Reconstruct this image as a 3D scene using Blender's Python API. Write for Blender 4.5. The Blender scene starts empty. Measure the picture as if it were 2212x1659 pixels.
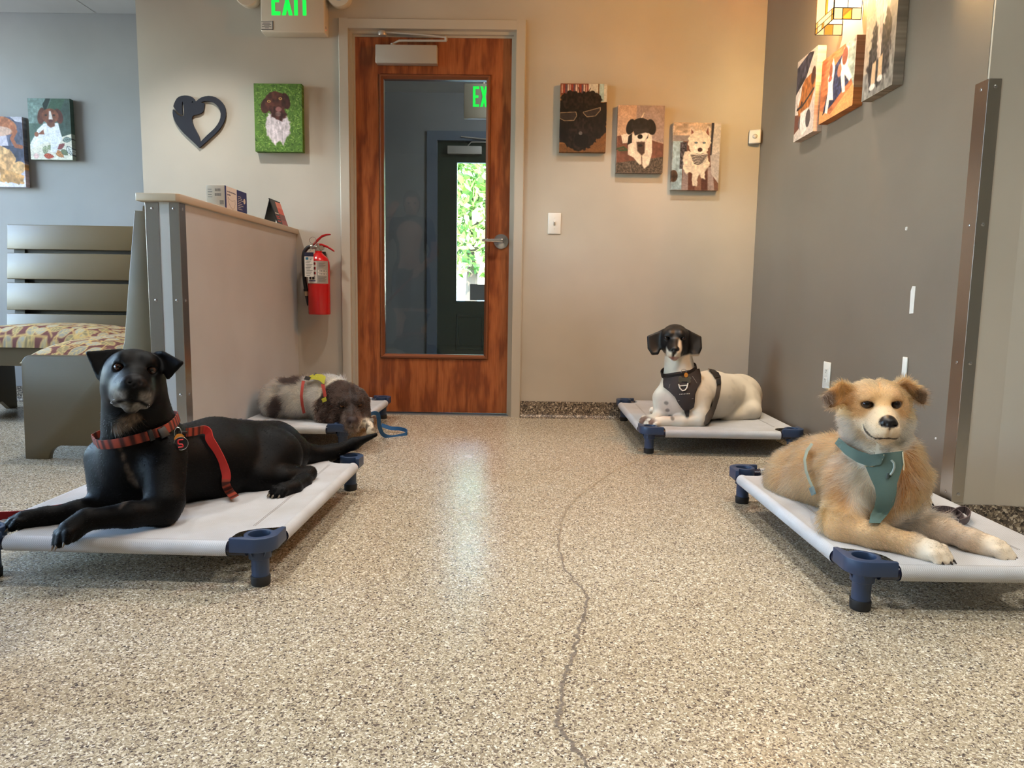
import bpy, bmesh, math, random
import numpy as np
from mathutils import Vector, Matrix

scene = bpy.context.scene
COL = scene.collection
random.seed(7)
RNG = np.random.default_rng(11)

# ------------------------------------------------------------------ camera
CAM = np.array([0.0, 0.0, 0.69455])
FW = np.array([-0.01218126, 0.99276383, -0.11946379])
RT = np.array([0.99978378, 0.01410589, 0.01527818])
UP = np.array([-0.01685277, 0.11925185, 0.992721])
FPX = 1572.4


def P(u, v, y):
    """World point on the plane at depth y that lies on the sight line of pixel (u, v)."""
    d = FW * FPX + RT * (u - 1106.0) + UP * (829.5 - v)
    return CAM + d * (y / d[1])


cd = bpy.data.cameras.new('camera')
cam = bpy.data.objects.new('camera', cd)
COL.objects.link(cam)
cd.sensor_width = 36.0
cd.sensor_fit = 'HORIZONTAL'
cd.lens = FPX / 2212.0 * 36.0
cd.clip_start = 0.02
cd.clip_end = 200
cam.matrix_world = Matrix(((RT[0], UP[0], -FW[0], CAM[0]), (RT[1], UP[1], -FW[1], CAM[1]),
                           (RT[2], UP[2], -FW[2], CAM[2]), (0, 0, 0, 1)))
scene.camera = cam
scene.view_settings.view_transform = 'Standard'
scene.view_settings.look = 'None'
scene.view_settings.gamma = 1.0
scene.view_settings.use_curve_mapping = False
scene.view_settings.exposure = 0.03
scene.cycles.use_denoising = True
scene.cycles.max_bounces = 8
scene.cycles.diffuse_bounces = 4
scene.cycles.glossy_bounces = 4
scene.cycles.transparent_max_bounces = 12
scene.cycles.sample_clamp_indirect = 2.5
scene.cycles.caustics_reflective = False
scene.cycles.caustics_refractive = False


def lin(r, g, b):
    f = lambda c: (c / 255 / 12.92) if c / 255 <= 0.04045 else ((c / 255 + 0.055) / 1.055) ** 2.4
    return (f(r), f(g), f(b), 1.0)


# ------------------------------------------------------------------ sky and lights
w = bpy.data.worlds.new('sky')
scene.world = w
w.use_nodes = True
wn = w.node_tree.nodes
wbg = wn['Background']
wsky = wn.new('ShaderNodeTexSky')
wsky.sky_type = 'NISHITA'
wsky.sun_elevation = math.radians(48)
wsky.sun_rotation = math.radians(70)
wsky.sun_disc = False
w.node_tree.links.new(wsky.outputs[0], wbg.inputs[0])
wbg.inputs[1].default_value = 5.0


def area_light(name, loc, target, sx, sy, power, col):
    ld = bpy.data.lights.new(name, 'AREA')
    ld.shape = 'RECTANGLE'
    ld.size = sx
    ld.size_y = sy
    ld.energy = power
    ld.color = col[:3]
    o = bpy.data.objects.new(name, ld)
    COL.objects.link(o)
    o.location = loc
    d = Vector(target) - Vector(loc)
    o.rotation_euler = d.to_track_quat('-Z', 'Y').to_euler()
    return o


def can_light(loc, power, col=(1.0, 0.80, 0.58), size=1.75, radius=0.055):
    ld = bpy.data.lights.new('downlight', 'SPOT')
    ld.energy = power
    ld.color = col
    ld.spot_size = size
    ld.spot_blend = 0.6
    ld.shadow_soft_size = radius
    o = bpy.data.objects.new('downlight', ld)
    COL.objects.link(o)
    o.location = loc
    return o


WARM = (1.0, 0.98, 0.92)
CANS = [(-0.75, 1.75), (0.75, 1.75), (-0.55, 3.15), (-1.72, 3.42), (-0.75, 0.35), (0.75, 0.35), (-2.9, 2.9), (0.55, 3.2), (1.95, 0.95)]  # the last one is added to brighten the return wall and nearby floor
CANP = [58, 54, 40, 86, 72, 84, 1.5, 76, 72]
CAN_Z = 2.62
for i, (cx, cy) in enumerate(CANS):
    can_light((cx, cy, (2.28 if cx < -2.15 else CAN_Z) - 0.03), CANP[i], WARM)
# daylight coming in through the two windows of the wall behind the bench corner
area_light('window_daylight', (-4.62, 3.4, 1.45), (-1.5, 3.3, 0.9), 1.4, 1.8, 52, (0.66, 0.82, 1.0))
area_light('window_daylight', (-4.62, 0.4, 1.45), (-1.2, 1.0, 0.7), 1.4, 1.8, 12, (0.66, 0.82, 1.0))
# daylight falling on the planting outside and in through the entrance door glass
sun = bpy.data.lights.new('sun', 'SUN')
sun.energy = 27.0
sun.angle = math.radians(0.5)
sun.color = (1.0, 0.95, 0.86)
sun_o = bpy.data.objects.new('sun', sun)
COL.objects.link(sun_o)
sun_o.rotation_euler = (math.radians(44), math.radians(-22), 0)


# ------------------------------------------------------------------ helpers
def tag(o, label=None, cat=None, group=None, kind=None):
    if label:
        o['label'] = label
    if cat:
        o['category'] = cat
    if group:
        o['group'] = group
    if kind:
        o['kind'] = kind
    return o


def empty(name, loc=(0, 0, 0), label=None, cat=None, group=None):
    o = bpy.data.objects.new(name, None)
    o.empty_display_size = 0.05
    COL.objects.link(o)
    o.location = loc
    return tag(o, label, cat, group)


def link(name, me, mat=None, parent=None, smooth=None):
    o = bpy.data.objects.new(name, me)
    COL.objects.link(o)
    if mat is not None:
        me.materials.clear()
        me.materials.append(mat)
    if parent is not None:
        # geometry is written in world space: keep it there under a parent that stands at its base
        o.parent = parent
        o.matrix_parent_inverse = wm(parent).inverted()
    if smooth is not None:
        smooth_mesh(me, smooth)
    return o


def wm(o):
    m = Matrix.LocRotScale(o.location, o.rotation_euler, o.scale)
    if o.parent is not None:
        m = wm(o.parent) @ o.matrix_parent_inverse @ m
    return m


def smooth_mesh(me, angle=40):
    me.polygons.foreach_set('use_smooth', [True] * len(me.polygons))
    if angle < 180:
        try:
            me.set_sharp_from_angle(angle=math.radians(angle))
        except Exception:
            pass


class MB:
    """Collects simple solids into one mesh."""

    def __init__(self):
        self.v = []
        self.f = []

    def add(self, vs, fs):
        o = len(self.v)
        self.v += [tuple(map(float, p)) for p in vs]
        self.f += [tuple(i + o for i in f) for f in fs]
        return self

    def box(self, a, b):
        x0, y0, z0 = a
        x1, y1, z1 = b
        vs = [(x, y, z) for z in (z0, z1) for y in (y0, y1) for x in (x0, x1)]
        return self.add(vs, [(0, 2, 3, 1), (4, 5, 7, 6), (0, 1, 5, 4), (2, 6, 7, 3), (0, 4, 6, 2), (1, 3, 7, 5)])

    def prism(self, pts, axis, lo, hi):
        """Polygon pts (2D, ccw) extruded along an axis; the other two axes take the 2D coordinates in order."""
        n = len(pts)
        mk = {'x': lambda p, t: (t, p[0], p[1]), 'y': lambda p, t: (p[0], t, p[1]), 'z': lambda p, t: (p[0], p[1], t)}[axis]
        vs = [mk(p, lo) for p in pts] + [mk(p, hi) for p in pts]
        fs = [tuple(range(n))[::-1], tuple(range(n, 2 * n))] + [(i, (i + 1) % n, n + (i + 1) % n, n + i) for i in range(n)]
        return self.add(vs, fs)

    def tube(self, pts, r, n=10, caps=True):
        pts = [np.array(p, float) for p in pts]
        m = len(pts)
        rr = r if hasattr(r, '__len__') else [r] * m
        vs = []
        prev = None
        for i, p in enumerate(pts):
            t = pts[min(i + 1, m - 1)] - pts[max(i - 1, 0)]
            t = t / (np.linalg.norm(t) + 1e-12)
            if prev is None:
                a = np.array([0, 0, 1.0]) if abs(t[2]) < 0.9 else np.array([1.0, 0, 0])
                s = np.cross(t, a)
            else:
                s = prev - t * np.dot(prev, t)
            s = s / np.linalg.norm(s)
            prev = s
            b = np.cross(t, s)
            vs += [p + rr[i] * (math.cos(2 * math.pi * k / n) * s + math.sin(2 * math.pi * k / n) * b) for k in range(n)]
        fs = [(i * n + k, i * n + (k + 1) % n, (i + 1) * n + (k + 1) % n, (i + 1) * n + k) for i in range(m - 1) for k in range(n)]
        if caps:
            fs += [tuple(range(n))[::-1], tuple((m - 1) * n + k for k in range(n))]
        return self.add(vs, fs)

    def lathe(self, c, prof, n=24, axis='z', caps=True):
        """prof: (radius, height) pairs turned about an axis through c."""
        c = np.array(c, float)
        vs = []
        for r, h in prof:
            for k in range(n):
                a = 2 * math.pi * k / n
                q = {'z': (r * math.cos(a), r * math.sin(a), h), 'y': (r * math.cos(a), h, r * math.sin(a)),
                     'x': (h, r * math.cos(a), r * math.sin(a))}[axis]
                vs.append(c + np.array(q))
        m = len(prof)
        fs = [(i * n + k, i * n + (k + 1) % n, (i + 1) * n + (k + 1) % n, (i + 1) * n + k) for i in range(m - 1) for k in range(n)]
        if caps:
            fs += [tuple(range(n))[::-1], tuple((m - 1) * n + k for k in range(n))]
        return self.add(vs, fs)

    def mesh(self, name, bevel=0.0, seg=2):
        me = bpy.data.meshes.new(name)
        me.from_pydata(self.v, [], self.f)
        bm = bmesh.new()
        bm.from_mesh(me)
        bmesh.ops.recalc_face_normals(bm, faces=bm.faces)
        if bevel > 0:
            es = [e for e in bm.edges if len(e.link_faces) == 2 and e.calc_face_angle(0) > 0.5]
            bmesh.ops.bevel(bm, geom=es, offset=bevel, segments=seg, profile=0.5, affect='EDGES', clamp_overlap=True)
        bm.to_mesh(me)
        bm.free()
        return me

    def build(self, name, mat, parent=None, bevel=0.0, smooth=None, seg=2):
        me = self.mesh(name, bevel, seg)
        if smooth is None and bevel > 0:
            smooth = 50
        return link(name, me, mat, parent, smooth)


def grid_mesh(name, pts, cols=None):
    """pts: (rows, cols, 3) array of points joined into quads; cols: matching colours (linear)."""
    a, b, _ = pts.shape
    me = bpy.data.meshes.new(name)
    idx = np.arange(a * b).reshape(a, b)
    q = np.stack([idx[:-1, :-1], idx[:-1, 1:], idx[1:, 1:], idx[1:, :-1]], -1).reshape(-1, 4)
    fill_mesh(me, pts.reshape(-1, 3), q)
    if cols is not None:
        set_cols(me, cols.reshape(-1, 3))
    return me


def fill_mesh(me, v, q):
    k = q.shape[1]
    me.vertices.add(len(v))
    me.vertices.foreach_set('co', np.ascontiguousarray(v, np.float32).ravel())
    me.loops.add(q.size)
    me.loops.foreach_set('vertex_index', np.ascontiguousarray(q, np.int32).ravel())
    me.polygons.add(len(q))
    me.polygons.foreach_set('loop_start', np.arange(0, q.size, k, dtype=np.int32))
    me.update(calc_edges=True)
    me.validate()


def set_cols(me, c, name='tint'):
    at = me.attributes.new(name, 'FLOAT_COLOR', 'POINT')
    rgba = np.ones((len(c), 4), np.float32)
    rgba[:, :3] = c
    at.data.foreach_set('color', rgba.ravel())


# ------------------------------------------------------------------ materials
MATS = {}


def mat(name, col=(0.8, 0.8, 0.8, 1), rough=0.5, metal=0.0, spec=0.5, coat=0.0, emit=None, strength=0.0):
    if name in MATS:
        return MATS[name]
    m = bpy.data.materials.new(name)
    m.use_nodes = True
    b = m.node_tree.nodes['Principled BSDF']
    b.inputs['Base Color'].default_value = col
    b.inputs['Roughness'].default_value = rough
    b.inputs['Metallic'].default_value = metal
    b.inputs['Specular IOR Level'].default_value = spec
    b.inputs['Coat Weight'].default_value = coat
    if emit is not None:
        b.inputs['Emission Color'].default_value = emit
        b.inputs['Emission Strength'].default_value = strength
    MATS[name] = m
    return m


class NT:
    """Small shortcut around a material's node tree."""

    def __init__(self, m):
        self.t = m.node_tree
        self.b = m.node_tree.nodes['Principled BSDF']

    def n(self, kind, **kw):
        x = self.t.nodes.new(kind)
        for k, v in kw.items():
            setattr(x, k, v)
        return x

    def l(self, a, b):
        self.t.links.new(a, b)

    def coords(self, scale=(1, 1, 1), kind='Object', rot=(0, 0, 0)):
        c = self.n('ShaderNodeTexCoord')
        mp = self.n('ShaderNodeMapping')
        mp.inputs['Scale'].default_value = scale
        mp.inputs['Rotation'].default_value = rot
        self.l(c.outputs[kind], mp.inputs[0])
        return mp.outputs[0]

    def noise(self, vec, scale, detail=3, rough=0.5):
        x = self.n('ShaderNodeTexNoise')
        x.inputs['Scale'].default_value = scale
        x.inputs['Detail'].default_value = detail
        x.inputs['Roughness'].default_value = rough
        self.l(vec, x.inputs['Vector'])
        return x.outputs['Fac']

    def ramp(self, fac, stops, interp='LINEAR'):
        x = self.n('ShaderNodeValToRGB')
        x.color_ramp.interpolation = interp
        el = x.color_ramp.elements
        while len(el) > 1:
            el.remove(el[-1])
        el[0].position, el[0].color = stops[0]
        for p, c in stops[1:]:
            e = el.new(p)
            e.color = c
        self.l(fac, x.inputs[0])
        return x.outputs[0]

    def mix(self, fac, a, b, mode='MIX'):
        x = self.n('ShaderNodeMix', data_type='RGBA', blend_type=mode)
        for s, val in ((x.inputs[0], fac), (x.inputs[6], a), (x.inputs[7], b)):
            if hasattr(val, 'links'):
                self.l(val, s)
            else:
                s.default_value = val
        return x.outputs[2]

    def bump(self, h, strength=0.2, dist=0.002):
        x = self.n('ShaderNodeBump')
        x.inputs['Strength'].default_value = strength
        x.inputs['Distance'].default_value = dist
        self.l(h, x.inputs['Height'])
        self.l(x.outputs[0], self.b.inputs['Normal'])
        return x


def paint_mat(name, col, rough=0.55, var=0.04, bump=0.12):
    m = mat(name, col, rough)
    t = NT(m)
    v = t.coords()
    n1 = t.noise(v, 2.2, 3)
    c2 = tuple(max(0, c * (1 - 2 * var)) for c in col[:3]) + (1,)
    c3 = tuple(min(1, c * (1 + 2 * var)) for c in col[:3]) + (1,)
    t.l(t.ramp(n1, [(0.3, c2), (0.7, c3)]), t.b.inputs['Base Color'])
    t.bump(t.noise(v, 240, 2), bump, 0.001)
    return m


def tint_mat(name, rough=0.6, spec=0.4, bump_scale=0, bump=0.1, sheen=0.0, rough_attr=False, coat=0.0):
    """Material whose colour is stored with the mesh (its own print, dye or coat markings)."""
    if name in MATS:
        return MATS[name]
    m = mat(name, rough=rough, spec=spec, coat=coat)
    t = NT(m)
    a = t.n('ShaderNodeAttribute')
    a.attribute_name = 'tint'
    t.l(a.outputs['Color'], t.b.inputs['Base Color'])
    if rough_attr:
        r = t.n('ShaderNodeAttribute')
        r.attribute_name = 'gloss'
        t.l(r.outputs['Fac'], t.b.inputs['Roughness'])
    if bump_scale:
        t.bump(t.noise(t.coords(), bump_scale, 2), bump, 0.001)
    if sheen:
        t.b.inputs['Sheen Weight'].default_value = sheen
    return m


M_WALL = paint_mat('greige_wall_paint', lin(190, 182, 168), 0.5)
M_TAUPE = paint_mat('taupe_wall_paint', lin(123, 111, 99), 0.45)
M_BLUEWALL = paint_mat('grey_wall_paint', lin(150, 149, 148), 0.55)
M_VEST = paint_mat('slate_wall_paint', lin(128, 127, 127), 0.6)
M_FRAME = mat('painted_steel_frame', lin(190, 182, 168), 0.35)
M_CEIL = paint_mat('ceiling_tile', lin(196, 195, 192), 0.8)
M_CAP = paint_mat('partition_cap_laminate', lin(186, 170, 148), 0.4)
M_PANEL = paint_mat('partition_laminate', lin(188, 189, 190), 0.42)
M_STEEL = mat('brushed_stainless', lin(190, 184, 178), 0.26, 1.0)
M_CHROME = mat('satin_chrome', lin(205, 205, 208), 0.2, 1.0)
M_BLACK = mat('black_plastic', lin(22, 22, 24), 0.45)
M_WHITE = mat('white_plastic', lin(232, 228, 220), 0.35)
M_IVORY = mat('almond_plastic', lin(214, 200, 178), 0.4)
M_DARKGAP = mat('dark_slot', lin(28, 24, 22), 0.8)
M_OLIVE = paint_mat('olive_bench_paint', lin(100, 86, 60), 0.38, 0.03)

# flake floor coating
M_FLOOR = mat('flake_floor', rough=0.3, spec=0.5)


def flake(m, cells, base, rough=0.3, bumpy=0.12, dark=1.0):
    t = NT(m)
    v = t.coords()
    wob = t.n('ShaderNodeTexNoise')
    wob.inputs['Scale'].default_value = 150
    wob.inputs['Detail'].default_value = 1
    t.l(v, wob.inputs['Vector'])
    vv = t.n('ShaderNodeVectorMath', operation='MULTIPLY_ADD')
    t.l(wob.outputs['Color'], vv.inputs[0])
    vv.inputs[1].default_value = (0.006, 0.006, 0.006)
    t.l(v, vv.inputs[2])
    last = base
    col = None
    for sc, stops in cells:
        vo = t.n('ShaderNodeTexVoronoi')
        vo.inputs['Scale'].default_value = sc
        t.l(vv.outputs[0], vo.inputs['Vector'])
        sep = t.n('ShaderNodeSeparateColor')
        t.l(vo.outputs['Color'], sep.inputs[0])
        c = t.ramp(sep.outputs[0], stops, 'CONSTANT')
        msk = t.ramp(sep.outputs[1], [(0, (0, 0, 0, 1)), (0.52, (1, 1, 1, 1))], 'CONSTANT')
        col = c if col is None else t.mix(msk, col, c)
    big = t.noise(v, 0.9, 2)
    col = t.mix(0.35, col, t.ramp(big, [(0.3, lin(165, 150, 126)), (0.7, lin(200, 186, 160))]), 'MULTIPLY') if False else col
    t.l(col, t.b.inputs['Base Color'])
    n = t.noise(v, 330, 2)
    t.bump(n, bumpy, 0.002)
    t.l(t.ramp(t.noise(v, 3.0, 3), [(0.3, (rough - .04,) * 3 + (1,)), (0.7, (rough + .06,) * 3 + (1,))]), t.b.inputs['Roughness'])


FL_A = [(0, lin(176, 162, 136)), (0.20, lin(190, 176, 150)), (0.40, lin(156, 142, 118)), (0.52, lin(208, 196, 172)),
        (0.64, lin(116, 102, 90)), (0.76, lin(232, 224, 206)), (0.86, lin(84, 73, 67)), (0.94, lin(146, 131, 112))]
FL_B = [(0, lin(182, 168, 142)), (0.22, lin(164, 150, 126)), (0.45, lin(136, 122, 104)), (0.58, lin(214, 203, 181)),
        (0.74, lin(98, 86, 78)), (0.86, lin(236, 229, 213)), (0.95, lin(70, 62, 58))]
flake(M_FLOOR, [(480, FL_A), (270, FL_B)], None, 0.22, 0.16)
M_COVE = mat('flake_cove_base', rough=0.4)
FL_C = [(0, lin(120, 106, 90)), (0.22, lin(84, 74, 66)), (0.42, lin(150, 136, 116)), (0.6, lin(52, 46, 42)), (0.74, lin(196, 184, 164)), (0.88, lin(104, 92, 80))]
flake(M_COVE, [(210, FL_C), (140, FL_C)], None, 0.4, 0.5)

# cherry door veneer
M_CHERRY = mat('cherry_veneer', rough=0.32, spec=0.45)
t_ = NT(M_CHERRY)
v_ = t_.coords((3.0, 3.0, 0.62))
wv = t_.n('ShaderNodeTexWave', wave_type='RINGS', rings_direction='SPHERICAL')
wv.inputs['Scale'].default_value = 5.2
wv.inputs['Distortion'].default_value = 7.5
wv.inputs['Detail'].default_value = 3.0
wv.inputs['Detail Scale'].default_value = 1.1
t_.l(v_, wv.inputs['Vector'])
fine = t_.noise(t_.coords((90, 90, 3)), 3.0, 3)
g1 = t_.ramp(wv.outputs['Fac'], [(0.0, lin(132, 68, 35)), (0.5, lin(160, 90, 48)), (1.0, lin(176, 103, 58))])
g2 = t_.ramp(fine, [(0.3, lin(205, 190, 180)), (0.7, lin(255, 255, 255))])
t_.l(t_.mix(0.7, g1, g2, 'MULTIPLY'), t_.b.inputs['Base Color'])

# clear glass: lets light straight through, mirrors a little
M_GLASS = bpy.data.materials.new('clear_glass')
M_GLASS.use_nodes = True
gt = M_GLASS.node_tree
gt.nodes.remove(gt.nodes['Principled BSDF'])
g_tr = gt.nodes.new('ShaderNodeBsdfTransparent')
g_tr.inputs[0].default_value = (0.93, 0.96, 0.96, 1)
g_gl = gt.nodes.new('ShaderNodeBsdfGlossy')
g_gl.inputs['Roughness'].default_value = 0.0
g_fr = gt.nodes.new('ShaderNodeFresnel')
g_fr.inputs['IOR'].default_value = 1.5
g_mx = gt.nodes.new('ShaderNodeMixShader')
gt.links.new(g_fr.outputs[0], g_mx.inputs[0])
gt.links.new(g_tr.outputs[0], g_mx.inputs[1])
gt.links.new(g_gl.outputs[0], g_mx.inputs[2])
gt.links.new(g_mx.outputs[0], gt.nodes['Material Output'].inputs[0])

# ================================================================== the setting
D0 = 4.172          # face of the wall with the wooden door
XL, XR = -1.028, -0.003     # outer edges of the door frame
XW = 1.30           # right wall
YG = 2.15           # where the right wall turns the corner
PX0, PX1, PY0 = -1.41, -1.285, 2.752   # low partition


def struct(name, mb, m, **kw):
    o = mb.build(name, m, **kw)
    o['kind'] = 'structure'
    return o


struct('floor', MB().box((-4.7, -1.8, -0.1), (3.2, 6.9, 0)), M_FLOOR)
struct('ceiling', MB().box((-2.15, -1.8, CAN_Z), (3.2, 4.25, CAN_Z + 0.1)).box((-4.7, -1.8, CAN_Z), (-2.15, 1.2, CAN_Z + 0.1)), M_CEIL)
# lower tiled ceiling over the bench corner, tiles resting in a metal grid
ca = empty('ceiling_alcove')
ca['kind'] = 'structure'
yy = 4.45
grid_x = [-2.15, -2.51, -3.12, -3.73, -4.34, -4.7]
grid_y = [4.45, 3.85, 3.24, 2.63, 2.02, 1.2]
for i in range(len(grid_x) - 1):
    for j in range(len(grid_y) - 1):
        MB().box((grid_x[i + 1] + 0.006, grid_y[j + 1] + 0.006, 2.298), (grid_x[i] - 0.006, grid_y[j] - 0.006, 2.32)).build('ceiling_tile', M_CEIL, ca)
g_ = MB()
for x in grid_x:
    g_.box((x - 0.008, 1.2, 2.30), (x + 0.008, 4.45, 2.325))
for y in grid_y:
    g_.box((-4.7, y - 0.008, 2.3005), (-2.15, y + 0.008, 2.3245))
g_.build('ceiling_grid', mat('grid_metal', lin(196, 196, 196), 0.5), ca)
MB().box((-4.7, 1.2, 2.325), (-2.15, 4.45, 2.345)).build('plenum_cover', M_CEIL, ca)
MB().box((-4.7, 1.18, 2.298), (-2.15, 1.2, CAN_Z)).build('soffit_face', M_WALL, ca)
MB().box((-2.17, 1.2, 2.298), (-2.15, 4.172, CAN_Z)).build('soffit_side', M_WALL, ca)

wb = MB()
wb.box((-2.143, D0, 0), (XL + 0.045, D0 + 0.14, CAN_Z)).box((XR - 0.045, D0, 0), (XW + 0.14, D0 + 0.14, CAN_Z))
wb.box((XL + 0.045, D0, 2.14), (XR - 0.045, D0 + 0.14, CAN_Z))
struct('wall_back', wb, M_WALL)
struct('wall_alcove', MB().box((-4.7, 4.45, 0), (-2.143, 4.59, CAN_Z)).box((-2.143, D0 + 0.1405, 0), (-2.02, 4.45, CAN_Z)), M_BLUEWALL)
# left wall with two windows
wl = MB()
wl.box((-4.84, -1.8, 0), (-4.7, 4.59, 0.5)).box((-4.84, -1.8, 2.4), (-4.7, 4.59, CAN_Z))
for a, b in ((-1.8, -0.35), (1.15, 2.65), (4.15, 4.59)):
    wl.box((-4.84, a, 0.5), (-4.7, b, 2.4))
struct('wall_left', wl, M_WALL)
for i, (a, b) in enumerate(((-0.35, 1.15), (2.65, 4.15))):
    wo = empty('window_%d' % (i + 1), (-4.77, a, 0.5))
    wo['kind'] = 'structure'
    MB().box((-4.8, a, 0.5), (-4.74, b, 0.55)).box((-4.8, a, 2.35), (-4.74, b, 2.4)).box((-4.8, a, 0.55), (-4.74, a + 0.05, 2.35)) \
        .box((-4.8, b - 0.05, 0.55), (-4.74, b, 2.35)).build('window_frame', mat('window_frame_white', lin(220, 220, 216), 0.5), wo)
    MB().box((-4.775, a + 0.05, 0.55), (-4.769, b - 0.05, 2.35)).build('window_pane', M_GLASS, wo)
struct('wall_front', MB().box((-4.84, -1.94, 0), (3.34, -1.8, CAN_Z)), M_WALL)
wr = MB()
wr.box((XW, YG + 0.01, 0), (XW + 0.14, D0, CAN_Z))
struct('wall_right', wr, M_TAUPE)
pts = [(XW, YG), (1.425, YG), (1.62, 2.115), (3.2, 1.82), (3.2, 1.98), (1.64, 2.27), (XW + 0.02, 2.29)]
struct('wall_return', MB().prism(pts, 'z', 0, CAN_Z), M_WALL)
struct('wall_far_right', MB().box((3.2, -1.8, 0), (3.34, 1.98, CAN_Z)), M_WALL)

# partition between the bench corner and the door
pw = struct('wall_partition', MB().box((PX0, PY0, 0), (PX1, D0 - 0.0005, 1.024)), M_PANEL)
capm = MB().prism([(PX0 - 0.022, PY0 - 0.028), (PX1 + 0.002, PY0 - 0.028), (PX1 + 0.014, PY0 - 0.016), (PX1 + 0.014, D0 - 0.001), (PX0 - 0.022, D0 - 0.001)], 'z', 1.024, 1.053)
struct('trim_1', capm, M_CAP, bevel=0.003)
struct('baseboard_partition', MB().box((PX1, PY0 + 0.05, 0), (PX1 + 0.008, D0 - 0.001, 0.095)), M_COVE)


def cove(name, segs, h=0.095):
    """Coved base: a thin upstand that sweeps out into the floor."""
    mb = MB()
    for (ax, ay), (bx, by), (nx, ny) in segs:
        prof = [(0.0005, 0), (0.0005, h), (0.007, h), (0.007, 0.03), (0.0095, 0.017), (0.017, 0.0075), (0.03, 0.0015), (0.03, 0)]
        n = len(prof)
        vs = [(ax + nx * d, ay + ny * d, z) for d, z in prof] + [(bx + nx * d, by + ny * d, z) for d, z in prof]
        mb.add(vs, [tuple(range(n)), tuple(range(n, 2 * n))] + [(i, (i + 1) % n, n + (i + 1) % n, n + i) for i in range(n)])
    return struct(name, mb, M_COVE)


cove('baseboard_back', [((XR + 0.002, D0), (XW, D0), (0, -1)), ((-2.143, D0), (PX0, D0), (0, -1)), ((PX1, D0), (XL - 0.002, D0), (0, -1))])
cove('baseboard_alcove', [((-4.7, 4.45), (-2.2835, 4.45), (0, -1))])
cove('baseboard_right', [((XW, YG + 0.02), (XW, D0 - 0.03), (-1, 0))])
cove('baseboard_return', [((XW - 0.006, YG), (1.43, YG), (0, -1)), ((1.425, YG), (1.62, 2.115), (-0.177, -0.984)), ((1.62, 2.115), (3.19, 1.825), (-0.182, -0.983))])


def screw(name, c, n, parent, r=0.0055, m=None):
    """Domed screw head with a recess, facing n."""
    n = np.array(n, float)
    q = Vector(n).to_track_quat('Z', 'Y').to_matrix()
    mb = MB().lathe((0, 0, 0), [(r, 0), (r * 0.95, 0.0012), (r * 0.6, 0.002), (r * 0.36, 0.0021), (r * 0.30, 0.0008)], 12)
    mb.v = [tuple(np.array(q @ Vector(v)) + np.array(c)) for v in mb.v]
    return mb.build(name, m or M_CHROME, parent, smooth=40)


# stainless corner guards
def guard(name, corner, d1, d2, z0, z1, w1, w2, label, screws, group=None):
    """L-shaped guard: legs run from the corner along d1 and d2 (unit x/y), standing proud of the wall on the other side."""
    cx, cy = corner
    n1 = (-d2[0], -d2[1])
    n2 = (-d1[0], -d1[1])
    t = 0.0016
    o = empty(name, (cx, cy, z0), label, 'corner guard', group)
    p = lambda a, b, c, e: (cx + d1[0] * a + d2[0] * b + n1[0] * c + n2[0] * e, cy + d1[1] * a + d2[1] * b + n1[1] * c + n2[1] * e)
    poly = [p(w1, 0, 0, 0), p(0, 0, 0, 0), p(0, w2, 0, 0), p(0, w2, 0, t), p(0, 0, t * 0.3, t), p(0, 0, t, t * 0.3), p(w1, 0, t, 0)]
    MB().prism(poly, 'z', z0, z1).build('angle_profile', M_STEEL, o)
    for z in screws:
        screw('screw', (*p(w1 * 0.52, 0, t, 0), z), (n1[0], n1[1], 0), o)
        screw('screw', (*p(0, w2 * 0.52, 0, t), z), (n2[0], n2[1], 0), o)
    return o


guard('corner_guard', (XW, YG), (1, 0), (0, 1), 0.10, 1.322, 0.035, 0.06, 'tall stainless steel corner guard on the outside corner of the taupe right wall', [0.125, 0.52, 0.92, 1.30])
guard('corner_guard', (PX1, PY0), (-1, 0), (0, 1), 0.0, 1.022, 0.036, 0.05, 'stainless corner guard on the door side of the low partition end', [0.3, 0.66, 1.0])
guard('corner_guard', (PX0, PY0), (1, 0), (0, 1), 0.0, 1.022, 0.05, 0.05, 'stainless corner guard on the bench side of the low partition end', [0.3, 0.66, 1.0])

# ------------------------------------------------------------------ door frame and wooden door
fr = MB()
yf = D0 - 0.018


def jamb(xa, xb, sgn):
    # sgn +1: opening to the right of this jamb
    o, i = (xa, xb) if sgn > 0 else (xb, xa)
    s = sgn
    prof = [(o, D0 + 0.0005), (o, yf + 0.004), (o + s * 0.004, yf), (i, yf), (i, D0 + 0.018), (i + s * 0.016, D0 + 0.018), (i + s * 0.016, D0 + 0.040), (i + s * 0.026, D0 + 0.040),
            (i + s * 0.026, D0 + 0.13), (i - s * 0.02, D0 + 0.13), (i - s * 0.02, D0 + 0.0005)]
    return prof


fr.prism(jamb(XL, XL + 0.052, 1), 'z', 0.0, 2.185)
fr.prism(jamb(XR, XR - 0.052, 1) if False else [(2 * (XL + XR) / 2 - x, y) for x, y in jamb(XL, XL + 0.052, 1)], 'z', 0.0, 2.185)
hp_ = [(2.185, D0 + 0.0005), (2.185, yf + 0.004), (2.181, yf), (2.133, yf), (2.133, D0 + 0.018), (2.117, D0 + 0.018), (2.117, D0 + 0.040), (2.107, D0 + 0.040), (2.107, D0 + 0.13), (2.15, D0 + 0.13), (2.15, D0 + 0.0005)]
hp_ = [(z, y + 0.0006 if y > yf + 0.005 else y) for z, y in hp_]
hn = len(hp_)
fr.add([(XL + 0.0521, y, z) for z, y in hp_] + [(XR - 0.0521, y, z) for z, y in hp_], [tuple(range(hn)), tuple(range(hn, 2 * hn))] + [(i, (i + 1) % hn, hn + (i + 1) % hn, hn + i) for i in range(hn)])
struct('trim_2', fr, M_FRAME)

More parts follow.
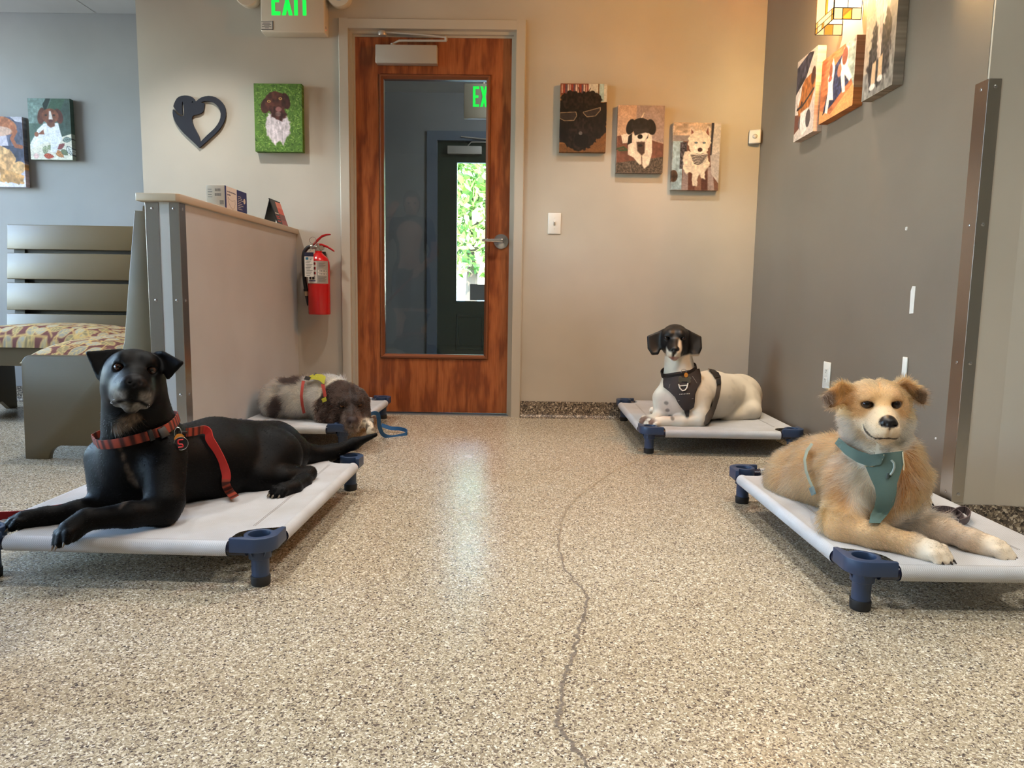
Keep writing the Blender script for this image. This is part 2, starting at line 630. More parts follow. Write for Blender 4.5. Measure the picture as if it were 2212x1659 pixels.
door = empty('door_1', (-0.51, D0 + 0.045, 0.0))
door['kind'] = 'structure'
DY = D0 + 0.045
dx0, dx1, dz0, dz1 = -0.958, -0.073, 0.012, 2.112
gx0, gx1, gz0, gz1 = -0.795, -0.219, 0.352, 1.888
fw_ = 0.026
ox0, ox1, oz0, oz1 = gx0 - fw_, gx1 + fw_, gz0 - fw_, gz1 + fw_
slab = MB()
slab.box((dx0, DY, dz0), (ox0, DY + 0.044, dz1)).box((ox1, DY, dz0), (dx1, DY + 0.044, dz1))
slab.box((ox0, DY, dz0), (ox1, DY + 0.044, oz0)).box((ox0, DY, oz1), (ox1, DY + 0.044, dz1))
slab.build('door_leaf', M_CHERRY, door)
lite = MB()
M_LITE = mat('brown_glazing_bead', lin(124, 72, 44), 0.35)


def bead(mb, x0, x1, z0, z1, w, ya, yb, depth):
    pr = [(0, ya + 0.004), (0.005, yb), (w * 0.55, yb - 0.002), (w, ya + 0.008), (w, DY + depth), (0, DY + depth)]
    # mitred picture-frame section around a rectangle
    cs = [(x0, z0, 1, 1), (x1, z0, -1, 1), (x1, z1, -1, -1), (x0, z1, 1, -1)]
    n = len(pr)
    vs = [(x + sx * d, y, z + sz * d) for x, z, sx, sz in cs for d, y in pr]
    fs = [(k * n + i, k * n + (i + 1) % n, ((k + 1) % 4) * n + (i + 1) % n, ((k + 1) % 4) * n + i) for k in range(4) for i in range(n)]
    mb.add(vs, fs)


bead(lite, ox0, ox1, oz0, oz1, fw_, DY, DY - 0.008, 0.044)
lite.build('glazing_bead', M_LITE, door)
MB().box((gx0 - 0.004, DY + 0.019, gz0 - 0.004), (gx1 + 0.004, DY + 0.025, gz1 + 0.004)).build('glass_pane', M_GLASS, door)
# lever handle
lx, lz = -0.127, 1.004
lev = MB().lathe((lx, DY, lz), [(0.043, 0), (0.043, -0.004), (0.040, -0.0075), (0.028, -0.009), (0.016, -0.012), (0.0125, -0.045), (0.0125, -0.052)], 36, 'y')
lo = lev.build('lever_rose', M_CHROME, door, smooth=35)
lv = MB()
prof = [(0.0, 0.016), (0.02, 0.0155), (0.06, 0.014), (0.098, 0.0125), (0.112, 0.0115), (0.118, 0.009)]
vs = []
for d, hgt in prof:
    yb = DY - 0.052 - 0.010 * math.sin(min(d / 0.11, 1) * 1.3)
    for yo, zz in ((-0.007, hgt * 0.6), (-0.009, 0), (-0.007, -hgt * 0.6), (0.006, -hgt * 0.6), (0.008, 0), (0.006, hgt * 0.6)):
        vs.append((lx + 0.012 - d, yb + yo, lz + 0.002 + zz))
fs = [(i * 6 + k, i * 6 + (k + 1) % 6, (i + 1) * 6 + (k + 1) % 6, (i + 1) * 6 + k) for i in range(5) for k in range(6)] + [tuple(range(6)), tuple(range(30, 36))]
lv.add(vs, fs)
lv.build('lever', M_CHROME, lo, bevel=0.002)
# door closer
M_CLOSER = mat('aluminium_paint', lin(186, 178, 168), 0.35, 0.3)
cl = empty('door_closer', (-0.66, DY, 1.96))
cl.parent = door
cl.matrix_parent_inverse = wm(door).inverted()
MB().box((-0.828, DY - 0.052, 1.956), (-0.489, DY, 2.053)).build('closer_body', M_CLOSER, cl, bevel=0.004)
arm = MB()
arm.tube([(-0.735, DY - 0.03, 2.054), (-0.735, DY - 0.03, 2.064)], 0.013, 14)
arm.tube([(-0.735, DY - 0.03, 2.062), (-0.70, DY - 0.042, 2.076), (-0.45, DY - 0.055, 2.074), (-0.437, DY - 0.055, 2.074)], [0.006, 0.0065, 0.006, 0.006], 8)
arm.build('lower_arm', M_CLOSER, cl, smooth=50)
arm = MB()
arm.tube([(-0.44, DY - 0.055, 2.074), (-0.44, DY - 0.055, 2.095)], 0.008, 12)
arm.tube([(-0.44, DY - 0.055, 2.092), (-0.6, DY - 0.056, 2.107), (-0.79, DY - 0.05, 2.118)], 0.006, 8)
arm.lathe((-0.79, DY - 0.045, 2.107), [(0.022, -0.008), (0.024, 0.0), (0.024, 0.012), (0.02, 0.016)], 20)
arm.build('upper_arm', M_CLOSER, cl, smooth=50)
# blue light strip seen under the door is the vestibule floor: threshold
struct('trim_3', MB().box((XL + 0.06, D0 + 0.02, 0), (XR - 0.06, D0 + 0.14, 0.006)), mat('aluminium_threshold', lin(150, 156, 165), 0.35, 0.8))

# ------------------------------------------------------------------ vestibule and the green entrance door
YV = 6.6
vw = MB()
vw.box((-1.75, D0 + 0.14, 0), (-1.65, YV + 0.12, 2.5)).box((1.6, D0 + 0.14, 0), (1.7, YV + 0.12, 2.5))
vw.box((-1.65, YV, 0), (-0.78, YV + 0.12, 2.5)).box((0.16, YV, 0), (1.6, YV + 0.12, 2.5)).box((-0.78, YV, 2.06), (0.16, YV + 0.12, 2.5))
struct('wall_vestibule', vw, M_VEST)
struct('ceiling_vestibule', MB().box((-1.75, D0 + 0.14, 2.45), (1.7, YV + 0.12, 2.55)), M_CEIL)
ef = MB()
for a, b in ((-0.86, -0.77), (0.15, 0.24)):
    ef.box((a, YV - 0.02, 0), (b, YV + 0.13, 2.125))
ef.box((-0.77, YV - 0.02, 2.045), (0.15, YV + 0.13, 2.125))
struct('trim_4', ef, mat('slate_frame_paint', lin(96, 104, 116), 0.4))
M_GREEN = mat('dark_green_door_paint', lin(38, 48, 36), 0.35)
d2 = empty('door_2', (-0.31, YV + 0.03, 0))
d2['kind'] = 'structure'
wx0, wx1, wz0, wz1 = -0.598, -0.03, 0.647, 1.866
g2 = MB().box((-0.77, YV + 0.03, 0.01), (wx0, YV + 0.075, 2.045)).box((wx1, YV + 0.03, 0.01), (0.15, YV + 0.075, 2.045))
g2.box((wx0, YV + 0.03, 0.01), (wx1, YV + 0.075, wz0)).box((wx0, YV + 0.03, wz1), (wx1, YV + 0.075, 2.045))
g2.build('door_leaf', M_GREEN, d2)
for k in (0, 1):
    xa = -0.60 + 0.30 * k
    pm = MB()
    bead(pm, xa, xa + 0.26, 0.2, 0.53, 0.03, YV + 0.03, YV + 0.018, -2.35)
    pm = MB()
    pr = [(0, YV + 0.03), (0.008, YV + 0.02), (0.022, YV + 0.02), (0.03, YV + 0.03)]
    cs = [(xa, 0.2, 1, 1), (xa + 0.26, 0.2, -1, 1), (xa + 0.26, 0.53, -1, -1), (xa, 0.53, 1, -1)]
    pm.add([(x + sx * d, y, z + sz * d) for x, z, sx, sz in cs for d, y in pr], [(q * 4 + i, q * 4 + (i + 1) % 4, ((q + 1) % 4) * 4 + (i + 1) % 4, ((q + 1) % 4) * 4 + i) for q in range(4) for i in range(4)])
    pm.build('raised_panel', M_GREEN, d2)
MB().box((wx0, YV + 0.05, wz0), (wx1, YV + 0.056, wz1)).build('glass_pane', M_GLASS, d2)
cl2 = MB().box((-0.68, YV - 0.02, 1.93), (-0.38, YV + 0.03, 2.0)).build('closer_body', M_CLOSER, d2, bevel=0.004)
MB().tube([(-0.50, YV - 0.01, 2.003), (-0.47, YV - 0.03, 2.03), (-0.2, YV - 0.04, 2.03)], 0.006, 8).tube([(-0.2, YV - 0.04, 2.04), (-0.56, YV - 0.03, 2.075)], 0.006, 8).build('closer_arm', M_CLOSER, cl2)
sg = tag(MB().box((-0.475, YV + 0.040, 0.655), (-0.33, YV + 0.0495, 0.80)).build('paper_notice', mat('grey_notice', lin(120, 118, 116), 0.6)), 'small grey notice taped to the lower glass of the green entrance door', 'notice')

# ================================================================== painted prints
def PX(u, v, x):
    d = FW * FPX + RT * (u - 1106.0) + UP * (829.5 - v)
    return CAM + d * (x / d[0])


def vnoise(h, w, ny, nx, rng):
    g = rng.random((ny + 2, nx + 2))
    y = np.linspace(0, ny, h)[:, None]
    x = np.linspace(0, nx, w)[None, :]
    yi, xi = np.minimum(y.astype(int), ny), np.minimum(x.astype(int), nx)
    fy, fx = y - yi, x - xi
    fy, fx = fy * fy * (3 - 2 * fy), fx * fx * (3 - 2 * fx)
    return (g[yi, xi] * (1 - fy) * (1 - fx) + g[yi + 1, xi] * fy * (1 - fx) + g[yi, xi + 1] * (1 - fy) * fx + g[yi + 1, xi + 1] * fy * fx)


class Img:
    """A picture painted shape by shape; x to the right 0..1, y down 0..asp, colours in sRGB 0..255."""

    def __init__(self, w, h, asp, bg, seed=1):
        self.w, self.h, self.asp = w, h, asp
        self.X, self.Y = np.meshgrid(np.linspace(0, 1, w), np.linspace(0, asp, h))
        self.a = np.zeros((h, w, 3)) + np.array(bg, float)
        self.rng = np.random.default_rng(seed)

    def put(self, m, col, tex=0.0, f=(20, 20)):
        c = np.array(col, float)[None, None, :] * np.ones_like(self.a)
        if tex:
            c = c * (1 + tex * (vnoise(self.h, self.w, f[1], f[0], self.rng)[..., None] - 0.5) * 2)
        self.a = self.a * (1 - m[..., None]) + c * m[..., None]
        return self

    def ell(self, cx, cy, rx, ry, col, ang=0, soft=0.012, tex=0.0, f=(20, 20), wob=0.0):
        t = math.radians(ang)
        x, y = self.X - cx, self.Y - cy
        p, q = x * math.cos(t) + y * math.sin(t), -x * math.sin(t) + y * math.cos(t)
        d = (np.sqrt((p / rx) ** 2 + (q / ry) ** 2) - 1) * min(rx, ry)
        if wob:
            d = d + wob * (vnoise(self.h, self.w, 34, 24, self.rng) - 0.5)
        return self.put(np.clip(0.5 - d / soft, 0, 1), col, tex, f)

    def poly(self, pts, col, soft=0.012, tex=0.0, f=(20, 20), wob=0.0):
        pts = np.array(pts, float)
        d = np.full(self.X.shape, 9.0)
        ins = np.zeros(self.X.shape, bool)
        for (ax, ay), (bx, by) in zip(pts, np.roll(pts, -1, 0)):
            ex, ey = bx - ax, by - ay
            t = np.clip(((self.X - ax) * ex + (self.Y - ay) * ey) / (ex * ex + ey * ey + 1e-12), 0, 1)
            d = np.minimum(d, np.hypot(self.X - ax - t * ex, self.Y - ay - t * ey))
            c = ((ay > self.Y) != (by > self.Y)) & (self.X < ex * (self.Y - ay) / (ey + 1e-12) + ax)
            ins ^= c
        d = np.where(ins, -d, d)
        if wob:
            d = d + wob * (vnoise(self.h, self.w, 34, 24, self.rng) - 0.5)
        return self.put(np.clip(0.5 - d / soft, 0, 1), col, tex, f)

    def line(self, pts, wd, col, soft=0.006):
        d = np.full(self.X.shape, 9.0)
        for (ax, ay), (bx, by) in zip(pts[:-1], pts[1:]):
            ex, ey = bx - ax, by - ay
            t = np.clip(((self.X - ax) * ex + (self.Y - ay) * ey) / (ex * ex + ey * ey + 1e-12), 0, 1)
            d = np.minimum(d, np.hypot(self.X - ax - t * ex, self.Y - ay - t * ey))
        return self.put(np.clip(0.5 - (d - wd / 2) / soft, 0, 1), col)

    def rect(self, x0, y0, x1, y1, col, **kw):
        return self.poly([(x0, y0), (x1, y0), (x1, y1), (x0, y1)], col, soft=0.006, **kw)

    def leaf(self, cx, cy, ln, wd, ang, fill, edge, vein=True):
        t = math.radians(ang)
        R = lambda p: (cx + p[0] * math.cos(t) - p[1] * math.sin(t), cy + p[0] * math.sin(t) + p[1] * math.cos(t))
        s = np.linspace(0, 1, 14)
        up = [(-ln / 2 + ln * q, -wd / 2 * math.sin(math.pi * q ** 0.8)) for q in s]
        dn = [(-ln / 2 + ln * q, wd / 2 * math.sin(math.pi * q ** 0.8)) for q in s[::-1]]
        out = [R(p) for p in up + dn]
        self.poly(out, fill, soft=0.008)
        e = max(ln * 0.045, 0.004)
        self.line(out + out[:1], e, edge)
        if vein:
            self.line([R((-ln / 2, 0)), R((ln / 2, 0))], e * 0.8, edge)
            for q in (0.3, 0.5, 0.7):
                for sg_ in (-1, 1):
                    self.line([R((-ln / 2 + ln * q, 0)), R((-ln / 2 + ln * (q + 0.16), sg_ * wd * 0.36))], e * 0.7, edge)
        return self

    def lin(self):
        c = np.clip(self.a, 0, 255) / 255
        return np.where(c <= 0.04045, c / 12.92, ((c + 0.055) / 1.055) ** 2.4)


M_PRINT = tint_mat('canvas_print', 0.6, 0.3, 900, 0.15)


def canvas(name, TL, TR, BL, nrm, depth, img, label, group='dog photo canvases on the walls'):
    """Stretched canvas: front face corners in world space, picture wrapped round the edges."""
    TL, TR, BL, nrm = (np.array(a, float) for a in (TL, TR, BL, nrm))
    ex, ey = TR - TL, BL - TL
    c = TL + ex / 2 + ey / 2 - nrm * depth
    o = empty(name, c, label, 'picture', group)
    n_ = vnoise(img.h, img.w, 60, 44, img.rng) * 0.5 + vnoise(img.h, img.w, 22, 16, img.rng) * 0.3 + vnoise(img.h, img.w, 7, 5, img.rng) * 0.2
    img.a = img.a * (1 + 0.34 * (n_ - 0.5))[..., None]
    col = img.lin()
    hgt, wdt = col.shape[:2]
    bv = 0.004
    X, Y = np.meshgrid(np.linspace(0, 1, wdt), np.linspace(0, 1, hgt))
    pts = TL + X[..., None] * ex + Y[..., None] * ey
    link('printed_front', grid_mesh('printed_front', pts, col), M_PRINT, o, smooth=180)
    # wrapped edges: strips going back to the wall, carrying the picture's border colours
    k = 5
    S = np.linspace(0, 1, k)
    for nm, rim, rc in (('t', pts[0], col[0]), ('b', pts[-1], col[-1]), ('l', pts[:, 0], col[:, 0]), ('r', pts[:, -1], col[:, -1])):
        back = rim[None] - S[:, None, None] * nrm * depth
        link('wrapped_edge', grid_mesh('wrapped_edge', back, np.repeat(rc[None], k, 0)), M_PRINT, o)
    q = [TL, TR, TR + ey, BL]
    return o


FD = 0.038
ybk = D0 - FD


def back_canvas(name, tl, tr, bl, img, label, y=ybk, gap=0.002):
    a, b, c = P(*tl, y), P(*tr, y), P(*bl, y)
    w_ = np.linalg.norm(b - a)
    hh = abs(c[2] - a[2])
    x0 = (a[0] + c[0]) / 2
    TL = np.array([x0, y, a[2]])
    return canvas(name, TL, TL + (w_, 0, 0), TL - (0, 0, hh), (0, -1, 0), FD - 0.001, img, label)


# --- brown and white wire-haired dog sitting on grass
im = Img(109, 153, 1.42, (84, 120, 46), 3)
for k in range(700):
    x, y, a = im.rng.random(), im.rng.random() * 1.42, im.rng.random() * 3.1
    c = [(120, 158, 70), (58, 92, 32), (150, 180, 96), (40, 66, 24)][k % 4]
    im.line([(x, y), (x + 0.045 * math.cos(a), y + 0.045 * math.sin(a))], 0.009, c)
im.poly([(0.30, 0.62), (0.62, 0.60), (0.74, 0.80), (0.74, 1.02), (0.62, 1.18), (0.60, 1.28), (0.52, 1.2), (0.46, 1.22), (0.44, 1.33), (0.38, 1.24), (0.26, 1.08), (0.22, 0.9), (0.25, 0.72)], (206, 196, 200), 0.03, 0.14, (40, 14), 0.04)
im.ell(0.24, 0.46, 0.10, 0.16, (62, 34, 26), 12, tex=0.25)
im.ell(0.66, 0.36, 0.09, 0.17, (60, 32, 26), -14, tex=0.25)
im.ell(0.44, 0.38, 0.22, 0.22, (76, 42, 32), tex=0.3, wob=0.03)
im.poly([(0.32, 0.5), (0.62, 0.46), (0.68, 0.66), (0.56, 0.78), (0.46, 0.72), (0.36, 0.7)], (70, 38, 32), 0.03, 0.3, (26, 20), 0.05)
im.ell(0.51, 0.53, 0.065, 0.05, (138, 92, 88)).ell(0.50, 0.63, 0.06, 0.05, (120, 90, 84), tex=0.3)
for x, y in ((0.31, 0.37), (0.55, 0.31)):
    im.ell(x, y, 0.036, 0.026, (206, 160, 96)).ell(x, y, 0.014, 0.014, (30, 20, 14))
back_canvas('canvas_print', (549, 180), (652.6, 183), (550.5, 327), im, 'canvas photo of a brown and white dog sitting on green grass, left of the door')

# --- shaggy black dog wearing glasses
im = Img(104, 150, 1.45, (150, 104, 62), 4)
im.rect(0, 0, 0.62, 0.24, (120, 64, 44))
for k in range(14):
    im.rect(0.02 + k * 0.043, 0.02, 0.05 + k * 0.043, 0.2, [(196, 150, 130), (150, 60, 50), (90, 74, 90), (210, 196, 180)][k % 4])
im.rect(0.6, 0, 1, 0.38, (206, 198, 180)).rect(0.82, 0, 0.93, 0.38, (168, 190, 186)).rect(0.8, 0, 0.83, 0.38, (120, 90, 60))
im.rect(0, 1.28, 1, 1.45, (112, 74, 40)).poly([(0.5, 1.36), (1, 1.0), (1, 1.42), (0.4, 1.45)], (118, 78, 44))
im.ell(0.42, 0.8, 0.5, 0.62, (24, 18, 15), tex=0.5, f=(26, 30), wob=0.05).rect(0, 0.36, 0.2, 1.25, (22, 17, 15), tex=0.4)
im.poly([(0.72, 0.4), (1.0, 0.38), (1.0, 1.02), (0.86, 1.16), (0.7, 1.15)], (24, 18, 15), 0.02, 0.4, wob=0.04)
im.ell(0.25, 0.36, 0.24, 0.2, (34, 26, 21), 14, tex=0.5, f=(30, 30), wob=0.06).ell(0.66, 0.34, 0.22, 0.18, (34, 26, 21), -10, tex=0.5, f=(30, 30), wob=0.06)
im.line([(0.42, 0.22), (0.38, 0.08)], 0.015, (30, 22, 18)).line([(0.58, 0.2), (0.64, 0.1)], 0.015, (40, 26, 20))
im.ell(0.46, 1.06, 0.26, 0.34, (30, 23, 20), tex=0.6, f=(28, 28), wob=0.05)
for pts in ([(0.0, 0.62), (0.34, 0.6), (0.36, 0.68), (0.3, 0.78), (0.1, 0.79), (0.0, 0.74)], [(0.5, 0.6), (0.86, 0.5), (0.86, 0.56), (0.76, 0.68), (0.58, 0.7), (0.5, 0.62)]):
    im.poly(pts, (52, 44, 40)).line(pts + pts[:1], 0.014, (150, 128, 100))
im.ell(0.47, 1.2, 0.16, 0.15, (15, 12, 12)).ell(0.45, 1.05, 0.04, 0.04, (110, 104, 100))
back_canvas('canvas_print', (1209.8, 180), (1311, 180), (1209.4, 327.5), im, 'canvas photo of a shaggy black dog wearing glasses, right of the door')

# --- black and white dog lying on a brown mat
im = Img(104, 150, 1.45, (176, 150, 134), 5)
im.rect(0, 0, 0.4, 0.7, (198, 160, 130)).poly([(0.4, 0.0), (1, 0), (1, 0.8), (0.4, 0.62)], (160, 138, 128))
im.poly([(0, 0.66), (0.3, 0.62), (1, 0.82), (1, 1.2), (0, 1.28)], (112, 72, 58), tex=0.1).poly([(0, 1.24), (1, 1.1), (1, 1.45), (0, 1.45)], (84, 74, 64), tex=0.35, f=(60, 60))
im.poly([(0.08, 0.64), (0.28, 0.58), (0.3, 0.8), (0.12, 0.82)], (226, 206, 184)).line([(0.5, 0.28), (0.56, 0.16)], 0.02, (236, 214, 186))
im.line([(0, 0.94), (0.14, 0.9), (0.22, 0.96), (0.05, 0.97)], 0.04, (64, 78, 52))
im.poly([(0.3, 0.6), (0.74, 0.6), (0.76, 1.0), (0.7, 1.28), (0.6, 1.36), (0.55, 1.26), (0.5, 1.28), (0.36, 1.12), (0.24, 1.06), (0.24, 0.84)], (228, 210, 188), 0.02, 0.06)
im.poly([(0.42, 0.78), (0.6, 0.78), (0.6, 1.02), (0.54, 1.08), (0.44, 0.98)], (70, 52, 44), 0.03)
im.line([(0.54, 1.1), (0.55, 1.3)], 0.02, (110, 84, 70)).poly([(0.24, 0.66), (0.32, 0.6), (0.32, 0.8), (0.22, 0.86)], (28, 24, 24))
im.ell(0.28, 0.46, 0.09, 0.17, (24, 21, 21), 14).ell(0.72, 0.46, 0.10, 0.17, (24, 21, 21), -14).ell(0.5, 0.44, 0.21, 0.17, (30, 27, 27), tex=0.2)
im.poly([(0.33, 0.5), (0.68, 0.5), (0.66, 0.7), (0.52, 0.78), (0.4, 0.72)], (42, 38, 36), 0.02).poly([(0.36, 0.66), (0.46, 0.62), (0.6, 0.58), (0.68, 0.6), (0.6, 0.76), (0.42, 0.78)], (230, 216, 200), 0.02)
im.ell(0.49, 0.67, 0.055, 0.05, (16, 14, 14)).ell(0.5, 0.86, 0.05, 0.03, (30, 26, 26))
back_canvas('canvas_print', (1336.4, 227), (1437.6, 228.5), (1330, 372.5), im, 'canvas photo of a black and white dog lying on a brown mat')

# --- white husky with striped bandana
im = Img(104, 150, 1.45, (214, 190, 160), 6)
im.rect(0, 0, 1, 0.3, (206, 178, 150), tex=0.2, f=(8, 30)).rect(0, 0.28, 0.8, 0.4, (150, 138, 132))
im.rect(0, 0.4, 1, 1.45, (112, 76, 62)).rect(0, 0.4, 0.22, 1.45, (156, 178, 184), tex=0.15)
im.rect(0.16, 0.42, 0.3, 1.0, (70, 66, 72), tex=0.6, f=(40, 60))
for k in range(5):
    im.poly([(0.24 + 0.13 * k, 0.95), (0.34 + 0.13 * k, 0.95), (0.36 + 0.14 * k, 1.45), (0.22 + 0.14 * k, 1.45)], [(150, 132, 128), (96, 58, 46), (128, 92, 76), (84, 50, 42), (160, 140, 134)][k])
im.rect(0.8, 0, 0.86, 0.8, (50, 50, 56)).poly([(0.86, 0), (1, 0), (1, 1.2), (0.82, 0.9)], (206, 196, 186)).poly([(0.8, 0.7), (1, 0.6), (1, 1.3), (0.84, 1.1)], (190, 180, 174))
im.ell(0.04, 1.15, 0.09, 0.13, (70, 52, 40), tex=0.5)
im.poly([(0.26, 0.62), (0.72, 0.6), (0.8, 0.9), (0.7, 1.06), (0.72, 1.22), (0.64, 1.2), (0.58, 1.06), (0.54, 1.36), (0.46, 1.36), (0.42, 1.06), (0.32, 1.1), (0.24, 1.0), (0.22, 0.8)], (236, 218, 194), 0.02, 0.06, wob=0.03)
im.poly([(0.36, 0.36), (0.36, 0.1), (0.4, 0.09), (0.52, 0.26)], (226, 206, 184)).poly([(0.38, 0.32), (0.38, 0.14), (0.47, 0.26)], (140, 84, 70))
im.poly([(0.64, 0.24), (0.72, 0.06), (0.77, 0.08), (0.79, 0.34)], (226, 206, 184)).poly([(0.68, 0.24), (0.73, 0.1), (0.76, 0.28)], (140, 84, 70))
im.ell(0.56, 0.42, 0.24, 0.26, (240, 222, 198), tex=0.05, wob=0.04).ell(0.57, 0.56, 0.14, 0.13, (244, 228, 208))
for x in (0.49, 0.66):
    im.ell(x, 0.43, 0.032, 0.02, (60, 50, 48)).ell(x, 0.43, 0.014, 0.016, (110, 150, 170))
im.ell(0.58, 0.58, 0.05, 0.045, (70, 44, 38)).line([(0.5, 0.66), (0.58, 0.68), (0.66, 0.65)], 0.012, (90, 70, 60))
im.poly([(0.38, 0.68), (0.75, 0.66), (0.74, 0.8), (0.62, 0.92), (0.48, 0.86)], (196, 182, 166))
for k in range(6):
    im.line([(0.39 + 0.015 * k, 0.70 + 0.035 * k), (0.56, 0.72 + 0.035 * k), (0.74 - 0.02 * k, 0.69 + 0.032 * k)], 0.018, (54, 48, 50))
back_canvas('canvas_print', (1454.8, 264), (1557.4, 264), (1450, 410), im, 'canvas photo of a white husky in a striped bandana, nearest the room corner')

# --- liver and white puppy on a leaf pattern cushion (bench corner wall)
im = Img(104, 150, 1.47, (84, 106, 96), 8)
im.rect(0, 0, 0.42, 0.6, (118, 140, 136), tex=0.15).poly([(0.44, 0), (0.55, 0), (0.4, 0.35), (0.35, 0.14)], (30, 44, 40)).poly([(0.58, 0), (0.9, 0), (0.6, 0.7), (0.4, 0.4)], (62, 88, 72)).poly([(0.9, 0), (1, 0), (1, 0.9), (0.7, 0.9), (0.72, 0.4)], (66, 84, 78), tex=0.1)
im.poly([(0.0, 1.1), (0.2, 0.96), (0.76, 0.92), (1, 0.84), (1, 1.47), (0, 1.47)], (222, 218, 204))
for cx, cy, l_, w_, a_, f_, e_ in ((0.9, 0.98, 0.22, 0.12, -10, (140, 158, 150), (50, 56, 58)), (0.74, 1.14, 0.22, 0.11, -35, (140, 74, 74), (110, 56, 56)), (0.36, 1.24, 0.2, 0.13, 95, (172, 178, 148), (96, 108, 80)), (0.5, 1.18, 0.18, 0.12, 30, (150, 160, 128), (90, 100, 76)),
                                   (0.44, 1.38, 0.24, 0.12, 8, (190, 92, 62), (150, 50, 44)), (0.7, 1.33, 0.24, 0.13, 40, (196, 138, 88), (150, 96, 60)), (0.82, 1.29, 0.2, 0.12, 40, (112, 122, 94), (96, 104, 80)), (0.95, 1.25, 0.26, 0.14, 60, (216, 220, 214), (70, 78, 84)), (0.14, 1.38, 0.14, 0.13, 0, (222, 190, 186), (206, 170, 166))):
    im.leaf(cx, cy, l_, w_, a_, f_, e_)
im.poly([(0.36, 0.6), (0.7, 0.58), (0.78, 0.96), (0.7, 1.08), (0.62, 1.3), (0.48, 1.28), (0.5, 1.05), (0.3, 1.08), (0.02, 1.22), (0.02, 1.06), (0.16, 0.84), (0.2, 0.74)], (230, 232, 238), 0.02, 0.05)
im.poly([(0.2, 0.86), (0.34, 0.74), (0.36, 0.86)], (140, 84, 64)).ell(0.17, 0.86, 0.05, 0.06, (146, 92, 70))
im.ell(0.31, 0.42, 0.09, 0.2, (94, 54, 42), 10, tex=0.15).ell(0.72, 0.42, 0.10, 0.18, (88, 50, 42), -14, tex=0.15).ell(0.52, 0.42, 0.2, 0.18, (124, 74, 54), tex=0.15)
im.poly([(0.42, 0.5), (0.62, 0.5), (0.62, 0.66), (0.52, 0.7), (0.44, 0.64)], (116, 72, 56), 0.02).poly([(0.5, 0.3), (0.54, 0.3), (0.58, 0.5), (0.48, 0.5)], (226, 216, 212), 0.02).ell(0.53, 0.54, 0.05, 0.035, (84, 48, 46))
for x in (0.42, 0.61):
    im.ell(x, 0.4, 0.03, 0.022, (54, 36, 30))
ya = 4.45 - FD
back_canvas('canvas_print', (59.6, 212), (150.5, 212), (66, 344.6), im, 'canvas photo of a brown and white puppy on a leaf print cushion, above the bench', ya)

# --- tan puppy and plush toy (cut by the picture edge)
im = Img(104, 150, 1.45, (196, 190, 204), 9)
im.poly([(0.4, 0), (1, 0), (1, 0.9), (0.7, 0.9), (0.6, 0.3)], (86, 88, 106), tex=0.3).poly([(0.72, 0.0), (1.0, 0), (1.0, 0.12), (0.85, 0.1)], (190, 188, 200)).rect(0.5, 0.6, 1, 0.95, (70, 74, 94), tex=0.3)
im.ell(0.45, 0.18, 0.42, 0.2, (176, 110, 76), 8, tex=0.15).ell(0.45, 0.3, 0.3, 0.1, (206, 170, 150)).line([(0.76, 0.22), (0.84, 0.3), (0.74, 0.45), (0.82, 0.6), (0.95, 0.62)], 0.08, (160, 96, 66)).poly([(0, 0.4), (0.5, 0.7), (0.3, 0.8), (0, 0.7)], (140, 80, 62))
im.rect(0, 1.3, 1, 1.45, (226, 222, 236)).ell(0.5, 0.92, 0.3, 0.28, (204, 158, 108), tex=0.25, wob=0.04).ell(0.4, 0.68, 0.26, 0.09, (206, 164, 116), 10, tex=0.2).ell(0.86, 1.05, 0.16, 0.13, (214, 170, 118), -20, tex=0.2).poly([(0.4, 1.05), (0.98, 1.2), (0.96, 1.4), (0.4, 1.34)], (196, 148, 94), 0.02, 0.25, wob=0.04).ell(0.24, 1.2, 0.18, 0.22, (232, 208, 178), tex=0.1)
back_canvas('canvas_print', (-46, 251), (47.5, 251), (-37, 403), im, 'canvas photo of a tan puppy with a plush toy, left edge', ya)

# --- three canvases on the right wall
xs = XW - FD


def right_canvas(tl, tr, bl, br, img, label):
    a, b, c, d = PX(*tl, xs), PX(*tr, xs), PX(*bl, xs), PX(*br, xs)
    y0, y1 = (a[1] + c[1]) / 2, (b[1] + d[1]) / 2
    zt, zb = (a[2] + b[2]) / 2, (c[2] + d[2]) / 2
    return canvas('canvas_print', (xs, y0, zt), (xs, y1, zt), (xs, y0, zb), (-1, 0, 0), FD - 0.001, img, label)


im = Img(98, 145, 1.5, (196, 176, 160), 12)
im.poly([(0, 0.12), (0.6, 0.0), (0.84, 0.05), (0.5, 0.42), (0, 0.62)], (58, 54, 62), tex=0.5, f=(18, 18)).poly([(0, 1.0), (0.3, 1.05), (0.24, 1.3), (0, 1.36)], (104, 62, 48))
im.poly([(0.2, 0.6), (0.45, 0.44), (0.86, 0.4), (0.98, 0.5), (0.96, 0.72), (0.8, 0.95), (0.6, 1.1), (0.2, 1.06), (0.1, 0.85)], (156, 92, 46), 0.02, 0.25).ell(0.86, 0.48, 0.1, 0.16, (72, 44, 34), 10).poly([(0.1, 0.72), (0.3, 0.5), (0.28, 0.7), (0.14, 0.9)], (222, 206, 190), 0.02)
im.ell(0.5, 1.2, 0.3, 0.16, (96, 84, 84)).line([(0.1, 0.92), (0.4, 0.9), (0.92, 0.72)], 0.05, (44, 40, 40)).poly([(0.3, 1.02), (0.7, 1.0), (0.66, 1.4), (0.44, 1.46), (0.3, 1.3)], (224, 206, 190), 0.02).ell(0.7, 1.2, 0.12, 0.16, (78, 68, 64)).ell(0.33, 0.86, 0.05, 0.05, (60, 36, 26))
